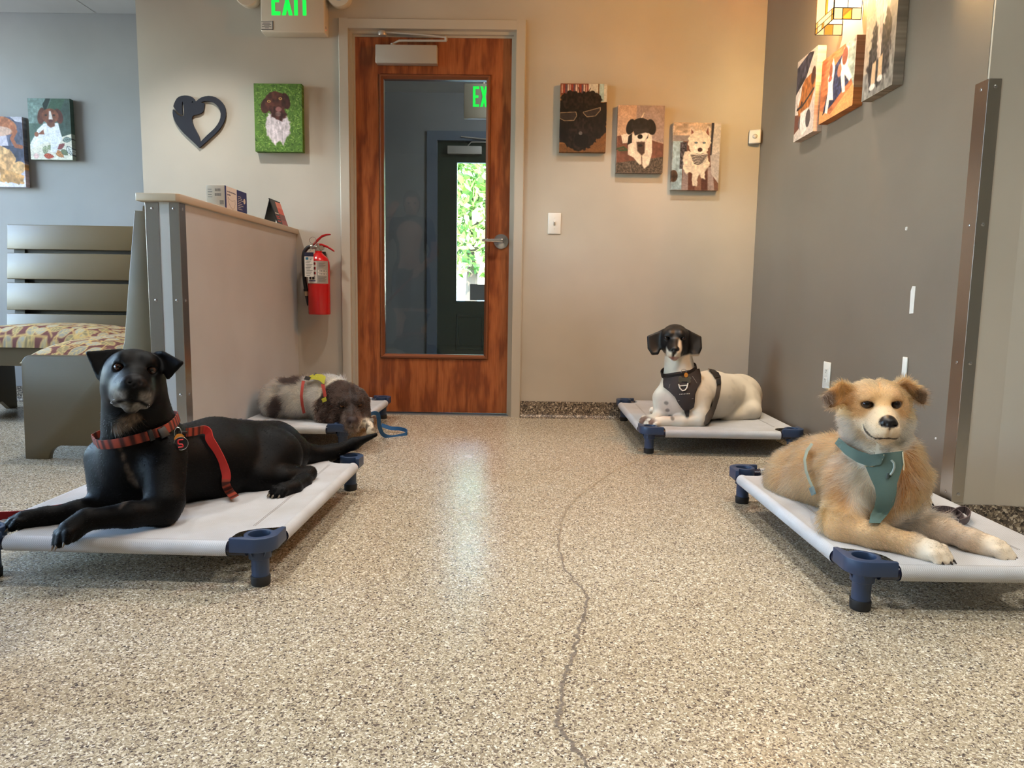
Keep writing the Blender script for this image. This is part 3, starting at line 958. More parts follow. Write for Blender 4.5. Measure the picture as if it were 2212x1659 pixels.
right_canvas((1722.8, 136), (1767, 97.4), (1714.7, 307.6), (1756.5, 282.6), im, 'canvas photo of a tan and white hound, farthest on the right wall')
im = Img(104, 130, 1.22, (166, 90, 54), 13)
im.rect(0, 0, 1, 1.22, (172, 96, 58), tex=0.2, f=(6, 30)).poly([(0.2, 1.22), (1, 0.8), (1, 1.22)], (198, 142, 84)).poly([(0, 0.95), (0.5, 1.22), (0, 1.22)], (190, 130, 78)).poly([(0.7, 0), (1, 0), (1, 0.9), (0.82, 0.5)], (150, 154, 140), tex=0.2)
im.poly([(0.1, 1.08), (0.36, 0.3), (0.68, 0.12), (0.9, 0.72), (0.4, 0.98)], (44, 46, 70), tex=0.5, f=(30, 30))
for p in ([(0.3, 0.24), (0.36, 0.1), (0.42, 0.3), (0.38, 0.62), (0.42, 0.9), (0.3, 0.86), (0.26, 1.1), (0.18, 1.06), (0.24, 0.66), (0.22, 0.42)], [(0.66, 0.06), (0.78, 0.08), (0.8, 0.44), (0.94, 0.7), (0.86, 0.74), (0.72, 0.56), (0.76, 0.88), (0.68, 0.88), (0.6, 0.5), (0.52, 0.44), (0.58, 0.3)]):
    im.poly(p, (228, 206, 186), 0.02)
im.ell(0.3, 0.32, 0.05, 0.14, (120, 64, 44)).ell(0.7, 0.22, 0.08, 0.16, (120, 64, 44)).ell(0.56, 0.42, 0.06, 0.12, (150, 96, 74)).ell(0.29, 0.46, 0.06, 0.05, (176, 74, 62))
right_canvas((1774.8, 136), (1851, 74), (1770, 269), (1842, 226), im, 'canvas photo of two brown and white dogs on a dark rug, below the wall lamp')
im = Img(96, 128, 1.33, (176, 160, 138), 14)
im.rect(0.76, 0, 1, 1.33, (132, 124, 116), tex=0.1).poly([(0, 1.05), (1, 1.0), (1, 1.33), (0, 1.33)], (126, 120, 112), tex=0.25)
im.poly([(0.25, 0.65), (0.38, 0.5), (0.7, 0.48), (0.86, 0.62), (0.84, 1.1), (0.6, 1.25), (0.25, 1.25), (0.12, 1.0)], (52, 49, 48), 0.03, 0.5, (30, 40), 0.07)
im.poly([(0.3, 0.12), (0.7, 0.1), (0.78, 0.35), (0.62, 0.6), (0.5, 0.68), (0.36, 0.55), (0.25, 0.35)], (228, 206, 182), 0.03, 0.16, (40, 14), 0.07)
im.ell(0.48, 0.06, 0.22, 0.16, (204, 172, 138), tex=0.3, f=(40, 14), wob=0.05).poly([(0.40, 0.52), (0.58, 0.5), (0.56, 0.95), (0.44, 0.95)], (196, 172, 154), 0.03, 0.2, (40, 12), 0.03)
im.poly([(0.3, 0.98), (0.42, 0.96), (0.43, 1.2), (0.28, 1.22)], (206, 170, 132), 0.02).poly([(0.5, 0.96), (0.63, 0.93), (0.64, 1.16), (0.5, 1.18)], (204, 166, 128), 0.02)
im.ell(0.34, 1.23, 0.10, 0.035, (226, 214, 200)).ell(0.58, 1.18, 0.09, 0.035, (224, 210, 196))
ca1, ca2 = PX(1860.6, 221.8, xs), PX(1927, 181, xs)
canvas('canvas_print', (xs, ca1[1], 1.874), (xs, ca2[1], 1.874), (xs, ca1[1], (ca1[2] + ca2[2]) / 2), (-1, 0, 0), FD - 0.001, im, 'canvas photo of a black and white long haired dog, nearest on the right wall')

# ================================================================== wall objects
def text(name, body, size, loc, rot, m, parent=None, align='LEFT', extrude=0.0002):
    cu = bpy.data.curves.new(name, 'FONT')
    cu.body = body
    cu.size = size
    cu.align_x = align
    cu.extrude = extrude
    cu.resolution_u = 2
    cu.materials.append(m)
    tmp = bpy.data.objects.new(name, cu)
    COL.objects.link(tmp)
    bpy.context.view_layer.update()
    me = bpy.data.meshes.new_from_object(tmp.evaluated_get(bpy.context.evaluated_depsgraph_get()))
    bpy.data.objects.remove(tmp)
    o = bpy.data.objects.new(name, me)
    COL.objects.link(o)
    o.location = loc
    o.rotation_euler = rot
    if parent is not None:
        o.parent = parent
        o.matrix_parent_inverse = wm(parent).inverted()
    return o


M_GLOW = mat('green_exit_glow', lin(20, 120, 40), 0.5, emit=lin(20, 255, 80), strength=1.0)
INK = mat('black_ink', lin(40, 40, 46), 0.7)
GREYINK = mat('grey_ink', lin(120, 118, 118), 0.7)
NAVY = mat('navy_print', lin(26, 42, 110), 0.5)
PAPER = mat('white_label_paper', lin(226, 222, 214), 0.6)


def letter_polys(ch, w_, h_, s):
    """Block letters as lists of convex polygons, origin at bottom left."""
    if ch == 'E':
        return [[(0, 0), (s, 0), (s, h_), (0, h_)], [(s, 0), (w_, 0), (w_, s), (s, s)], [(s, h_ - s), (w_, h_ - s), (w_, h_), (s, h_)], [(s, h_ / 2 - s / 2), (w_ * 0.88, h_ / 2 - s / 2), (w_ * 0.88, h_ / 2 + s / 2), (s, h_ / 2 + s / 2)]]
    if ch == 'X':
        k = s * 1.05
        return [[(0, 0), (k, 0), (w_, h_), (w_ - k, h_)], [(w_ - k, 0), (w_, 0), (k, h_), (0, h_)]]
    if ch == 'I':
        return [[(0, 0), (s, 0), (s, h_), (0, h_)]]
    return [[(w_ / 2 - s / 2, 0), (w_ / 2 + s / 2, 0), (w_ / 2 + s / 2, h_ - s), (w_ / 2 - s / 2, h_ - s)], [(0, h_ - s), (w_, h_ - s), (w_, h_), (0, h_)]]


def exit_sign(x0, x1, z0, z1, yf_, yb_, label, heads=True, lx0=None, lz0=None, lh=0.152, parent_label=None):
    o = empty('exit_sign', ((x0 + x1) / 2, yb_, z0), label, 'exit sign')
    MB().box((x0, yf_, z0), (x1, yb_, z1)).build('housing', M_IVORY, o, bevel=0.007)
    x = lx0 if lx0 is not None else x0 + 0.06
    s = 0.0195
    for ch, wd in (('E', 0.048), ('X', 0.058), ('I', s), ('T', 0.056)):
        mb = MB()
        for pl in letter_polys(ch, wd, lh, s):
            mb.prism([(x + px, lz0 + pz) for px, pz in pl], 'y', yf_ - 0.0012, yf_ + 0.001)
        mb.build('letter', M_GLOW, o)
        x += wd + 0.008
    if heads:
        for sx in (-1, 1):
            hx = (x0 if sx < 0 else x1) + sx * 0.075
            hz = 2.285
            hd = MB().lathe((hx, yf_ + 0.05, hz), [(0.02, 0.055), (0.045, 0.045), (0.062, 0.01), (0.066, -0.035), (0.062, -0.044), (0.054, -0.044)], 28, 'y')
            ho = hd.build('lamp_head', M_IVORY, o, smooth=40)
            MB().lathe((hx, yf_ + 0.05, hz), [(0.054, -0.036), (0.05, -0.042), (0.02, -0.046)], 24, 'y').build('lamp_lens', mat('clear_lens', lin(190, 190, 188), 0.1, 0.2), ho, smooth=60)
            MB().tube([(hx, yf_ + 0.06, hz), (hx - sx * 0.08, yf_ + 0.06, hz + 0.005)], 0.018, 12).build('lamp_arm', M_IVORY, ho, smooth=40)
    return o


ex = exit_sign(-1.428, -1.083, 2.084, 2.345, 4.088, D0 - 0.0005, 'ivory emergency EXIT sign with green letters and twin lamp heads above the picture', True, -1.368, 2.170)
lab = MB().box((-1.427, 4.0868, 2.095), (-1.36, 4.0882, 2.141)).build('service_sticker', PAPER, ex)
MB().box((-1.4255, 4.0864, 2.095), (-1.36, 4.0869, 2.0985)).build('sticker_rule', INK, lab)
MB().box((-1.364, 4.0864, 2.095), (-1.36, 4.0869, 2.141)).build('sticker_rule', INK, lab)
for k, (a, b) in enumerate(((-1.424, -1.368), (-1.415, -1.378), (-1.42, -1.372), (-1.41, -1.38), (-1.421, -1.37), (-1.405, -1.384))):
    MB().box((a, 4.0864, 2.134 - 0.0062 * k), (b, 4.0869, 2.137 - 0.0062 * k)).build('printed_line', GREYINK, lab)
MB().box((-1.0833, 4.105, 2.11), (-1.0823, 4.112, 2.122)).build('test_button', M_BLACK, ex)
MB().lathe((-1.0834, 4.109, 2.103), [(0.0025, 0), (0.002, 0.0012)], 10, 'x').build('indicator_light', mat('red_led', lin(200, 30, 40), 0.4, emit=lin(255, 60, 70), strength=2.0), ex)
# vestibule sign hangs from its ceiling
e2 = exit_sign(-0.475, -0.175, 2.05, 2.31, 5.8, 5.84, 'second EXIT sign with green letters seen through the door glass', False, -0.405, 2.135)
MB().tube([(-0.325, 5.82, 2.31), (-0.325, 5.82, 2.4505)], 0.01, 10).build('ceiling_stem', M_IVORY, e2)

# dog-in-heart silhouette, cut from dark metal
yh = D0 - 0.012
HS = 140.0 / 1659


def hz_(p):
    q = P(360 + p[0] * HS, 190 + p[1] * HS, yh)
    return (q[0], q[2])


outer = [(155, 560), (150, 640), (165, 730), (200, 830), (260, 940), (340, 1050), (440, 1160), (560, 1275), (680, 1385), (770, 1470), (832, 1535), (900, 1480), (1000, 1390), (1130, 1275), (1250, 1165), (1350, 1060),
         (1430, 940), (1480, 830), (1508, 720), (1512, 620), (1500, 530), (1465, 440), (1410, 360), (1340, 290), (1260, 240), (1170, 210), (1070, 202), (980, 212), (890, 240), (815, 285), (765, 335), (742, 338),
         (720, 325), (700, 280), (660, 240), (610, 212), (540, 196), (460, 192), (380, 200), (310, 225), (255, 270), (215, 340), (185, 410), (168, 470), (205, 525), (255, 590), (310, 645), (360, 675), (395, 680), (405, 655), (395, 560), (388, 450),
         (398, 345), (412, 350), (424, 450), (440, 560), (442, 660), (430, 705), (400, 728), (355, 725), (300, 700), (245, 650), (195, 590), (168, 545)]
inner = [(880, 365), (930, 345), (1010, 332), (1090, 338), (1180, 365), (1260, 420), (1320, 490), (1362, 570), (1382, 660), (1375, 760), (1345, 850), (1295, 940), (1220, 1035), (1120, 1130), (1010, 1230), (920, 1320), (866, 1380), (854, 1370), (846, 1310), (820, 1230), (775, 1140), (720, 1040), (680, 960), (652, 870),
         (645, 790), (652, 740), (672, 710), (710, 692), (790, 678), (860, 655), (915, 620), (940, 580), (948, 520), (956, 470), (968, 410), (955, 388), (920, 380)]
eye_t = [(632, 366), (668, 335), (686, 385)]


def fill_outline(loops, ya_, yb_, name, m):
    """Flat shape with holes, triangulated and given thickness."""
    bm = bmesh.new()
    for lp in loops:
        vs = [bm.verts.new((x, ya_, z)) for x, z in lp]
        for i in range(len(vs)):
            bm.edges.new((vs[i], vs[(i + 1) % len(vs)]))
    bmesh.ops.triangle_fill(bm, use_beauty=True, use_dissolve=False, edges=bm.edges[:])
    bmesh.ops.recalc_face_normals(bm, faces=bm.faces)
    r = bmesh.ops.extrude_face_region(bm, geom=bm.faces[:])
    for v in r['geom']:
        if isinstance(v, bmesh.types.BMVert):
            v.co.y = yb_
    bmesh.ops.recalc_face_normals(bm, faces=bm.faces)
    me = bpy.data.meshes.new(name)
    bm.to_mesh(me)
    bm.free()
    return link(name, me, m)


ho = fill_outline([[hz_(p) for p in outer], [hz_(p) for p in inner], [hz_(p) for p in eye_t]], yh, D0 - 0.0008, 'heart_silhouette', mat('dark_painted_metal', lin(34, 36, 46), 0.45))
tag(ho, 'dark metal heart cut-out with a dog head profile on the wall', 'wall decoration')

# light switch
a, b = P(1183.5, 458, D0 - 0.006), P(1212, 507, D0 - 0.006)
so = empty('light_switch', ((a[0] + b[0]) / 2, D0, (a[2] + b[2]) / 2), 'white toggle light switch plate right of the door', 'switch')
sx_, sz_ = (a[0] + b[0]) / 2, (a[2] + b[2]) / 2
MB().box((sx_ - 0.036, D0 - 0.006, sz_ - 0.058), (sx_ + 0.036, D0 - 0.0003, sz_ + 0.058)).build('cover_plate', M_WHITE, so, bevel=0.003)
MB().box((sx_ - 0.005, D0 - 0.0072, sz_ - 0.012), (sx_ + 0.005, D0 - 0.006, sz_ + 0.012)).build('toggle_slot', mat('grey_shadow_gap', lin(150, 146, 138), 0.6), so)
tg = MB().prism([(D0 - 0.0065, sz_ - 0.008), (D0 - 0.0065, sz_ + 0.008), (D0 - 0.017, sz_ + 0.013), (D0 - 0.019, sz_ + 0.006)], 'x', sx_ - 0.004, sx_ + 0.004)
tg.build('toggle', M_WHITE, so, bevel=0.001)
for dz in (-0.03, 0.03):
    screw('screw', (sx_, D0 - 0.006, sz_ + dz), (0, -1, 0), so, 0.003, M_WHITE)

# motion sensor across the room corner
c1 = P(1636, 295, D0 - 0.03)
mo = empty('motion_sensor', (c1[0], D0 - 0.03, c1[2]), 'small square white motion sensor mounted in the room corner', 'sensor')
u_ = np.array([0.94, -0.34, 0])
n_ = np.array([-0.34, -0.94, 0])
cc = np.array([1.262, D0 - 0.025, c1[2]])


def oriented_box(mb, c, ux, uy, uz, hx, hy, hz__):
    c, ux, uy, uz = (np.array(q, float) for q in (c, ux, uy, uz))
    vs = [c + sx * hx * ux + sy * hy * uy + sz * hz__ * uz for sz in (-1, 1) for sy in (-1, 1) for sx in (-1, 1)]
    return mb.add(vs, [(0, 2, 3, 1), (4, 5, 7, 6), (0, 1, 5, 4), (2, 6, 7, 3), (0, 4, 6, 2), (1, 3, 7, 5)])


oriented_box(MB(), cc, u_, n_, (0, 0, 1), 0.031, 0.012, 0.037).build('sensor_case', M_WHITE, mo, bevel=0.006)
dm = MB().lathe((0, 0, 0), [(0.013, 0), (0.0125, 0.003), (0.0105, 0.0065), (0.006, 0.0092), (0.001, 0.010)], 20)
q_ = Vector(n_).to_track_quat('Z', 'Y').to_matrix()
dm.v = [tuple(np.array(q_ @ Vector(p)) + cc + n_ * 0.012) for p in dm.v]
dm.build('sensor_dome', mat('milky_lens', lin(214, 208, 200), 0.3), mo, smooth=60)

# outlets and marks on the right wall
def right_plate(uc, vc, label, hgt=0.114, wd=0.07, outlet=True):
    c = PX(uc, vc, XW)
    o = empty('wall_outlet' if outlet else 'blank_wall_plate', (XW, c[1], c[2]), label, 'outlet' if outlet else 'wall plate')
    MB().box((XW - 0.006, c[1] - wd / 2, c[2] - hgt / 2), (XW - 0.0003, c[1] + wd / 2, c[2] + hgt / 2)).build('cover_plate', M_WHITE, o, bevel=0.0025)
    if outlet:
        for dz in (-0.0195, 0.0195):
            f_ = MB().prism([(c[1] - 0.016, c[2] + dz - 0.011), (c[1] + 0.016, c[2] + dz - 0.011), (c[1] + 0.016, c[2] + dz + 0.011), (c[1] - 0.016, c[2] + dz + 0.011)], 'x', XW - 0.0085, XW - 0.0055).build('receptacle', M_WHITE, o, bevel=0.0015)
            for dy in (-0.0065, 0.0065):
                MB().box((XW - 0.0088, c[1] + dy - 0.0012, c[2] + dz - 0.002), (XW - 0.0083, c[1] + dy + 0.0012, c[2] + dz + 0.006)).build('slot', M_DARKGAP, f_)
            MB().lathe((XW - 0.0083, c[1], c[2] + dz - 0.006), [(0.0022, 0), (0.0022, -0.0005)], 10, 'x').build('slot', M_DARKGAP, f_)
        screw('screw', (XW - 0.006, c[1], c[2]), (-1, 0, 0), o, 0.003, M_WHITE)
    return o


right_plate(1787.5, 811, 'white duplex wall outlet low on the taupe right wall')
right_plate(1956, 800, 'narrow white plate on the right wall just behind the tan dog', 0.09, 0.03, False)
c = PX(1971, 648, XW)
tp = MB().prism([(c[1] - 0.013, c[2] - 0.044), (c[1] + 0.012, c[2] - 0.046), (c[1] + 0.014, c[2] + 0.03), (c[1] + 0.006, c[2] + 0.046), (c[1] - 0.014, c[2] + 0.045)], 'x', XW - 0.0008, XW - 0.0001).build('wall_tape', mat('white_tape', lin(226, 220, 212), 0.6))
tag(tp, 'strip of white tape left on the taupe right wall', 'tape')
c = PX(1959, 494, XW)
tag(MB().lathe((XW - 0.0002, c[1], c[2]), [(0.0065, 0), (0.006, -0.003), (0.003, -0.003), (0.0025, -0.001)], 14, 'x').build('wall_anchor', M_WHITE, smooth=30), 'small white screw anchor high on the taupe right wall', 'anchor')
c = PX(2022, 947, XW)
tag(MB().lathe((XW - 0.0002, c[1], c[2]), [(0.004, 0), (0.0035, -0.002), (0.001, -0.0025)], 10, 'x').build('wall_bumper', M_WHITE, smooth=30), 'tiny white dot beside the tall steel corner guard', 'wall mark')

# ------------------------------------------------------------------ fire extinguisher
RED = mat('red_enamel', lin(196, 22, 24), 0.22, spec=0.5, coat=0.3)
ye = D0 - 0.075
cb = P(691, 676, ye)
cl_, cr_ = P(664.5, 640, ye), P(712, 640, ye)
er = (cr_[0] - cl_[0]) / 2 * 0.985
exx = (cl_[0] + cr_[0]) / 2 + 0.004
ez0 = P(690, 679, ye)[2]
ezs = P(690, 566, ye)[2]
eo = empty('fire_extinguisher', (exx, ye, ez0), 'red fire extinguisher with hose and inspection tag beside the partition', 'fire extinguisher')
MB().lathe((exx, ye, ez0), [(er * 0.96, 0), (er, 0.006), (er, ezs - ez0 - 0.02), (er * 0.97, ezs - ez0), (er * 0.82, ezs - ez0 + 0.022), (er * 0.5, ezs - ez0 + 0.04), (0.02, ezs - ez0 + 0.05), (0.02, ezs - ez0 + 0.06)], 40).build('cylinder', RED, eo, smooth=40)
zt_ = ezs + 0.058
MB().lathe((exx, ye, zt_ - 0.008), [(0.017, 0), (0.019, 0.006), (0.019, 0.018), (0.014, 0.022), (0.013, 0.05)], 18).tube([(exx - 0.005, ye, zt_ + 0.022), (exx - 0.045, ye, zt_ + 0.026)], 0.011, 12).lathe((exx + 0.02, ye - 0.002, zt_ + 0.02), [(0.012, -0.012), (0.012, 0.012)], 14, 'y').build('valve', mat('nickel_valve', lin(196, 190, 180), 0.25, 0.9), eo, smooth=40)


def handle(pts, w_, name):
    mb = MB()
    vs = []
    for x, z, t in pts:
        for dy, dz in ((-w_, t), (w_, t), (w_, -t * 0.2), (w_ - 0.003, -t), (-w_ + 0.003, -t), (-w_, -t * 0.2)):
            vs.append((exx + x, ye + dy, zt_ + z + dz))
    m_ = len(pts)
    mb.add(vs, [(i * 6 + k, i * 6 + (k + 1) % 6, (i + 1) * 6 + (k + 1) % 6, (i + 1) * 6 + k) for i in range(m_ - 1) for k in range(6)] + [tuple(range(6)), tuple(range(6 * (m_ - 1), 6 * m_))])
    return mb.build(name, mat('red_lever_paint', lin(178, 18, 24), 0.3), eo, bevel=0.0015)


handle([(-0.03, 0.035, 0.006), (-0.005, 0.06, 0.007), (0.02, 0.082, 0.006), (0.045, 0.092, 0.005), (0.068, 0.094, 0.004)], 0.011, 'upper_lever')
handle([(-0.01, 0.038, 0.007), (0.02, 0.036, 0.007), (0.05, 0.026, 0.006), (0.08, 0.008, 0.005), (0.088, 0.002, 0.004)], 0.011, 'carry_handle')
pin = MB()
ca_ = np.array([exx - 0.028, ye - 0.012, zt_ + 0.06])
pin.tube([ca_ + 0.018 * np.array([math.cos(t), 0.2 * math.sin(t), math.sin(t)]) for t in np.linspace(0, 2 * math.pi, 22)], 0.0015, 6)
pin.tube([ca_ + (0, 0, -0.018), ca_ + (-0.004, -0.002, -0.06)], 0.0014, 6)
pin.build('pull_pin_ring', M_CHROME, eo, smooth=60)
hx_ = exx - er - 0.014
hose = [(exx - 0.045, ye, zt_ + 0.026), (exx - 0.062, ye - 0.002, zt_ + 0.018), (hx_ - 0.005, ye - 0.006, zt_ - 0.01), (hx_ - 0.008, ye - 0.008, zt_ - 0.06), (hx_ - 0.004, ye - 0.01, zt_ - 0.15), (hx_ + 0.004, ye - 0.012, zt_ - 0.21)]
hose = [np.array(p) for p in hose]
sm = []
for i in range(len(hose) - 1):
    p0, p1, p2, p3 = hose[max(i - 1, 0)], hose[i], hose[i + 1], hose[min(i + 2, len(hose) - 1)]
    for t in np.linspace(0, 1, 6, endpoint=False):
        sm.append(0.5 * ((2 * p1) + (-p0 + p2) * t + (2 * p0 - 5 * p1 + 4 * p2 - p3) * t * t + (-p0 + 3 * p1 - 3 * p2 + p3) * t ** 3))
sm.append(hose[-1])
MB().tube(sm, 0.0105, 12).build('hose', mat('black_rubber', lin(30, 31, 36), 0.5), eo, smooth=60)
h1 = hose[-1]
MB().lathe((h1[0], h1[1], h1[2] - 0.012), [(0.0135, 0), (0.0135, 0.013)], 14).build('hose_band', M_BLACK, eo, smooth=40)
MB().lathe((h1[0] + 0.002, h1[1], h1[2] - 0.036), [(0.009, 0), (0.0095, 0.025)], 14).build('hose_ferrule', mat('tan_ferrule', lin(190, 172, 140), 0.4), eo, smooth=40)
MB().tube([(h1[0] + 0.002, h1[1], h1[2] - 0.034), (h1[0] + 0.012, h1[1], h1[2] - 0.09)], [0.0085, 0.0075], 12).build('nozzle', M_BLACK, eo, smooth=60)
# wrapped instruction label
lz0, lz1 = P(690, 612.5, ye - er)[2], P(690, 563.5, ye - er)[2]


def curved(name, a0, a1, z0, z1, m, parent, off=0.0006, k=10):
    mb = MB()
    ang = np.linspace(math.radians(a0), math.radians(a1), k)
    R_ = er + off
    vs = [(exx + R_ * math.sin(t), ye - R_ * math.cos(t), z) for z in (z0, z1) for t in ang]
    mb.add(vs, [(i, i + 1, k + i + 1, k + i) for i in range(k - 1)])
    return mb.build(name, m, parent, smooth=60)


lb = curved('instruction_label', -62, 68, lz0, lz1, mat('silver_label', lin(176, 172, 166), 0.4, 0.2), eo, k=24)
hgt = lz1 - lz0
curved('pictogram_panel', -58, 4, lz0 + 0.004, lz1 - 0.004, mat('label_white', lin(224, 220, 212), 0.5), lb, 0.0010, 14)
for k in range(3):
    for j, (a0, a1, cc_) in enumerate(((-22, -6, INK), (-6, 0, mat('label_red', lin(190, 30, 34), 0.5)))):
        curved('pictogram', a0, a1, lz1 - 0.022 - 0.026 * k, lz1 - 0.008 - 0.026 * k, cc_, lb, 0.0014, 6)
for k in range(2):
    curved('pictogram', -40 + 20 * k, -27 + 20 * k, lz0 + 0.022, lz0 + 0.04, INK, lb, 0.0014, 6)
curved('printed_line', -46, -2, lz0 + 0.012, lz0 + 0.017, NAVY, lb, 0.0014, 8)
for k, z in enumerate((0.062, 0.046)):
    curved('barcode_sticker', 10, 60, lz0 + z, lz0 + z + 0.013, PAPER, lb, 0.0012, 10)
    for a0 in range(18, 54, 5):
        curved('barcode_bar', a0, a0 + 2.2 + (a0 % 3), lz0 + z + 0.004, lz0 + z + 0.010, INK, lb, 0.0016, 3)
for k in range(7):
    curved('printed_line', 12, 56 - (k % 3) * 5, lz0 + 0.036 - 0.0045 * k, lz0 + 0.038 - 0.0045 * k, GREYINK, lb, 0.0014, 8)
for k in range(6):
    curved('printed_line', 14, 50 - (k % 3) * 6, lz1 - 0.012 - 0.0045 * k, lz1 - 0.010 - 0.0045 * k, GREYINK, lb, 0.0014, 8)
# inspection tag
a, b = P(657.5, 545, ye - 0.07), P(678, 598, ye - 0.07)
tg = MB().box((a[0], ye - 0.071, b[2]), (b[0], ye - 0.0704, a[2])).build('inspection_tag', PAPER, eo)
MB().box((a[0] - 0.0003, ye - 0.0714, a[2] - 0.022), (b[0] + 0.0003, ye - 0.0703, a[2] + 0.0003)).build('tag_header', mat('navy_tag_header', lin(34, 36, 62), 0.5), tg)
MB().box((a[0] + 0.006, ye - 0.0716, a[2] - 0.040), (a[0] + 0.022, ye - 0.0709, a[2] - 0.027)).build('tag_logo', mat('blue_green_print', lin(54, 110, 140), 0.5), tg)
wtag = b[0] - a[0]
for k in range(12):
    x0_ = a[0] + 0.006 + (k % 3) * 0.002
    MB().box((x0_ + (0.02 if k < 2 else 0), ye - 0.0715, a[2] - 0.032 - 0.0085 * k), (b[0] - 0.006 - (k % 4) * 0.005, ye - 0.0709, a[2] - 0.029 - 0.0085 * k)).build('printed_line', GREYINK, tg)
MB().tube([((a[0] + b[0]) / 2, ye - 0.0708, a[2] - 0.008), ((a[0] + b[0]) / 2 + 0.006, ye - 0.05, a[2] + 0.02), (exx - 0.02, ye - 0.015, zt_ + 0.03), ((a[0] + b[0]) / 2 + 0.016, ye - 0.05, a[2] + 0.015), ((a[0] + b[0]) / 2, ye - 0.0708, a[2] - 0.008)], 0.001, 6).build('tag_wire', M_CHROME, tg)
MB().box((exx - 0.02, ye + er * 0.9, ezs - 0.01), (exx + 0.02, D0 - 0.0002, ezs + 0.06)).build('wall_bracket', M_BLACK, eo)

# ------------------------------------------------------------------ things on the partition cap
ZC = 1.0532
bx = empty('mask_box', (-1.33, 3.35, ZC), 'white and navy cardboard box of face masks on the partition cap', 'box')
A_ = PX(485.5, 448, -1.31)
# footprint: long face towards +x, short face towards the camera
fy0 = A_[1]
fy1 = PX(532.5, 462, -1.31)[1]
fx1 = -1.308
fx0 = -1.392 + 0.002
zt2 = ZC + 0.105
CARD = mat('grey_white_card', lin(206, 196, 182), 0.55)
MB().box((fx0, fy0, ZC), (fx1, fy1, zt2)).build('carton', CARD, bx, bevel=0.0015)
ys = lambda t: fy0 + (fy1 - fy0) * t
MB().box((fx1 - 0.0002, fy0, ZC + 0.001), (fx1 + 0.0006, ys(0.06), zt2 - 0.001)).build('navy_edge_band', NAVY, bx)
MB().box((fx1 - 0.0002, ys(0.06), ZC + 0.001), (fx1 + 0.0006, ys(0.53), zt2 - 0.001)).build('white_side_panel', mat('bright_white_card', lin(236, 234, 232), 0.5), bx)
nv = MB().box((fx1 - 0.0002, ys(0.53), ZC + 0.001), (fx1 + 0.0008, ys(1.0), zt2 - 0.001)).build('navy_side_panel', NAVY, bx)
RX = (math.pi / 2, 0, math.pi / 2)
text('lettering', 'Face Mask with Earloops', 0.0098, (fx1 + 0.0008, ys(0.09), zt2 - 0.026), RX, NAVY, bx)
text('lettering', 'Light Blue', 0.0098, (fx1 + 0.0008, ys(0.09), zt2 - 0.039), RX, NAVY, bx)
mk = [(0.12, 0.055), (0.2, 0.045), (0.3, 0.041), (0.38, 0.045), (0.44, 0.05), (0.44, 0.03), (0.40, 0.014), (0.32, 0.006), (0.22, 0.016), (0.14, 0.034), (0.12, 0.055)]
MB().tube([(fx1 + 0.0009, ys(a), ZC + 0.004 + b) for a, b in mk], 0.0005, 4).build('mask_drawing', GREYINK, bx)
for k in range(8):
    MB().box((fx1 + 0.0007, ys(0.57), zt2 - 0.03 - 0.008 * k), (fx1 + 0.0011, ys(0.72 + 0.05 * ((k * 7) % 3)), zt2 - 0.0275 - 0.008 * k)).build('printed_line', PAPER, nv)
MB().lathe((fx1 + 0.0006, ys(0.88), ZC + 0.062), [(0.012, 0), (0.012, 0.0007)], 20, 'x').build('round_badge', PAPER, nv)
fc = MB()
for (cx_, cz_, w_, h__, n_b) in ((-1.338, ZC + 0.078, 0.026, 0.012, 9), (-1.338, ZC + 0.058, 0.028, 0.012, 10), (-1.322, ZC + 0.022, 0.018, 0.018, 8)):
    for k in range(n_b):
        xx = cx_ - w_ / 2 + w_ * k / n_b
        MB().box((xx, fy0 - 0.0006, cz_), (xx + w_ / n_b * (0.35 + 0.3 * (k % 2)), fy0 + 0.0002, cz_ + h__)).build('barcode_bar', GREYINK, bx)
for k in range(4):
    MB().box((-1.382, fy0 - 0.0006, ZC + 0.085 - 0.011 * k), (-1.366 + 0.003 * (k % 2), fy0 + 0.0002, ZC + 0.0875 - 0.011 * k)).build('printed_line', GREYINK, bx)

# tent calendar
c0 = PX(599.5, 480, -1.31)
cy0 = c0[1]
tc = empty('tent_calendar', (-1.34, cy0 + 0.07, ZC), 'black and red tent desk calendar on the partition cap', 'calendar')
cy1 = PX(622.5, 487.5, -1.306)[1]
zap = ZC + 0.135
xa, xb, xm = -1.388, -1.305, -1.352
M_CALB = mat('calendar_black_board', lin(20, 20, 22), 0.5)


def slab_between(p, q, y0, y1, th, name, m, parent):
    (x0_, z0_), (x1_, z1_) = p, q
    dx, dz = x1_ - x0_, z1_ - z0_
    L_ = math.hypot(dx, dz)
    nx, nz = -dz / L_ * th, dx / L_ * th
    return MB().prism([(x0_, z0_), (x1_, z1_), (x1_ + nx, z1_ + nz), (x0_ + nx, z0_ + nz)], 'y', y0, y1).build(name, m, parent)


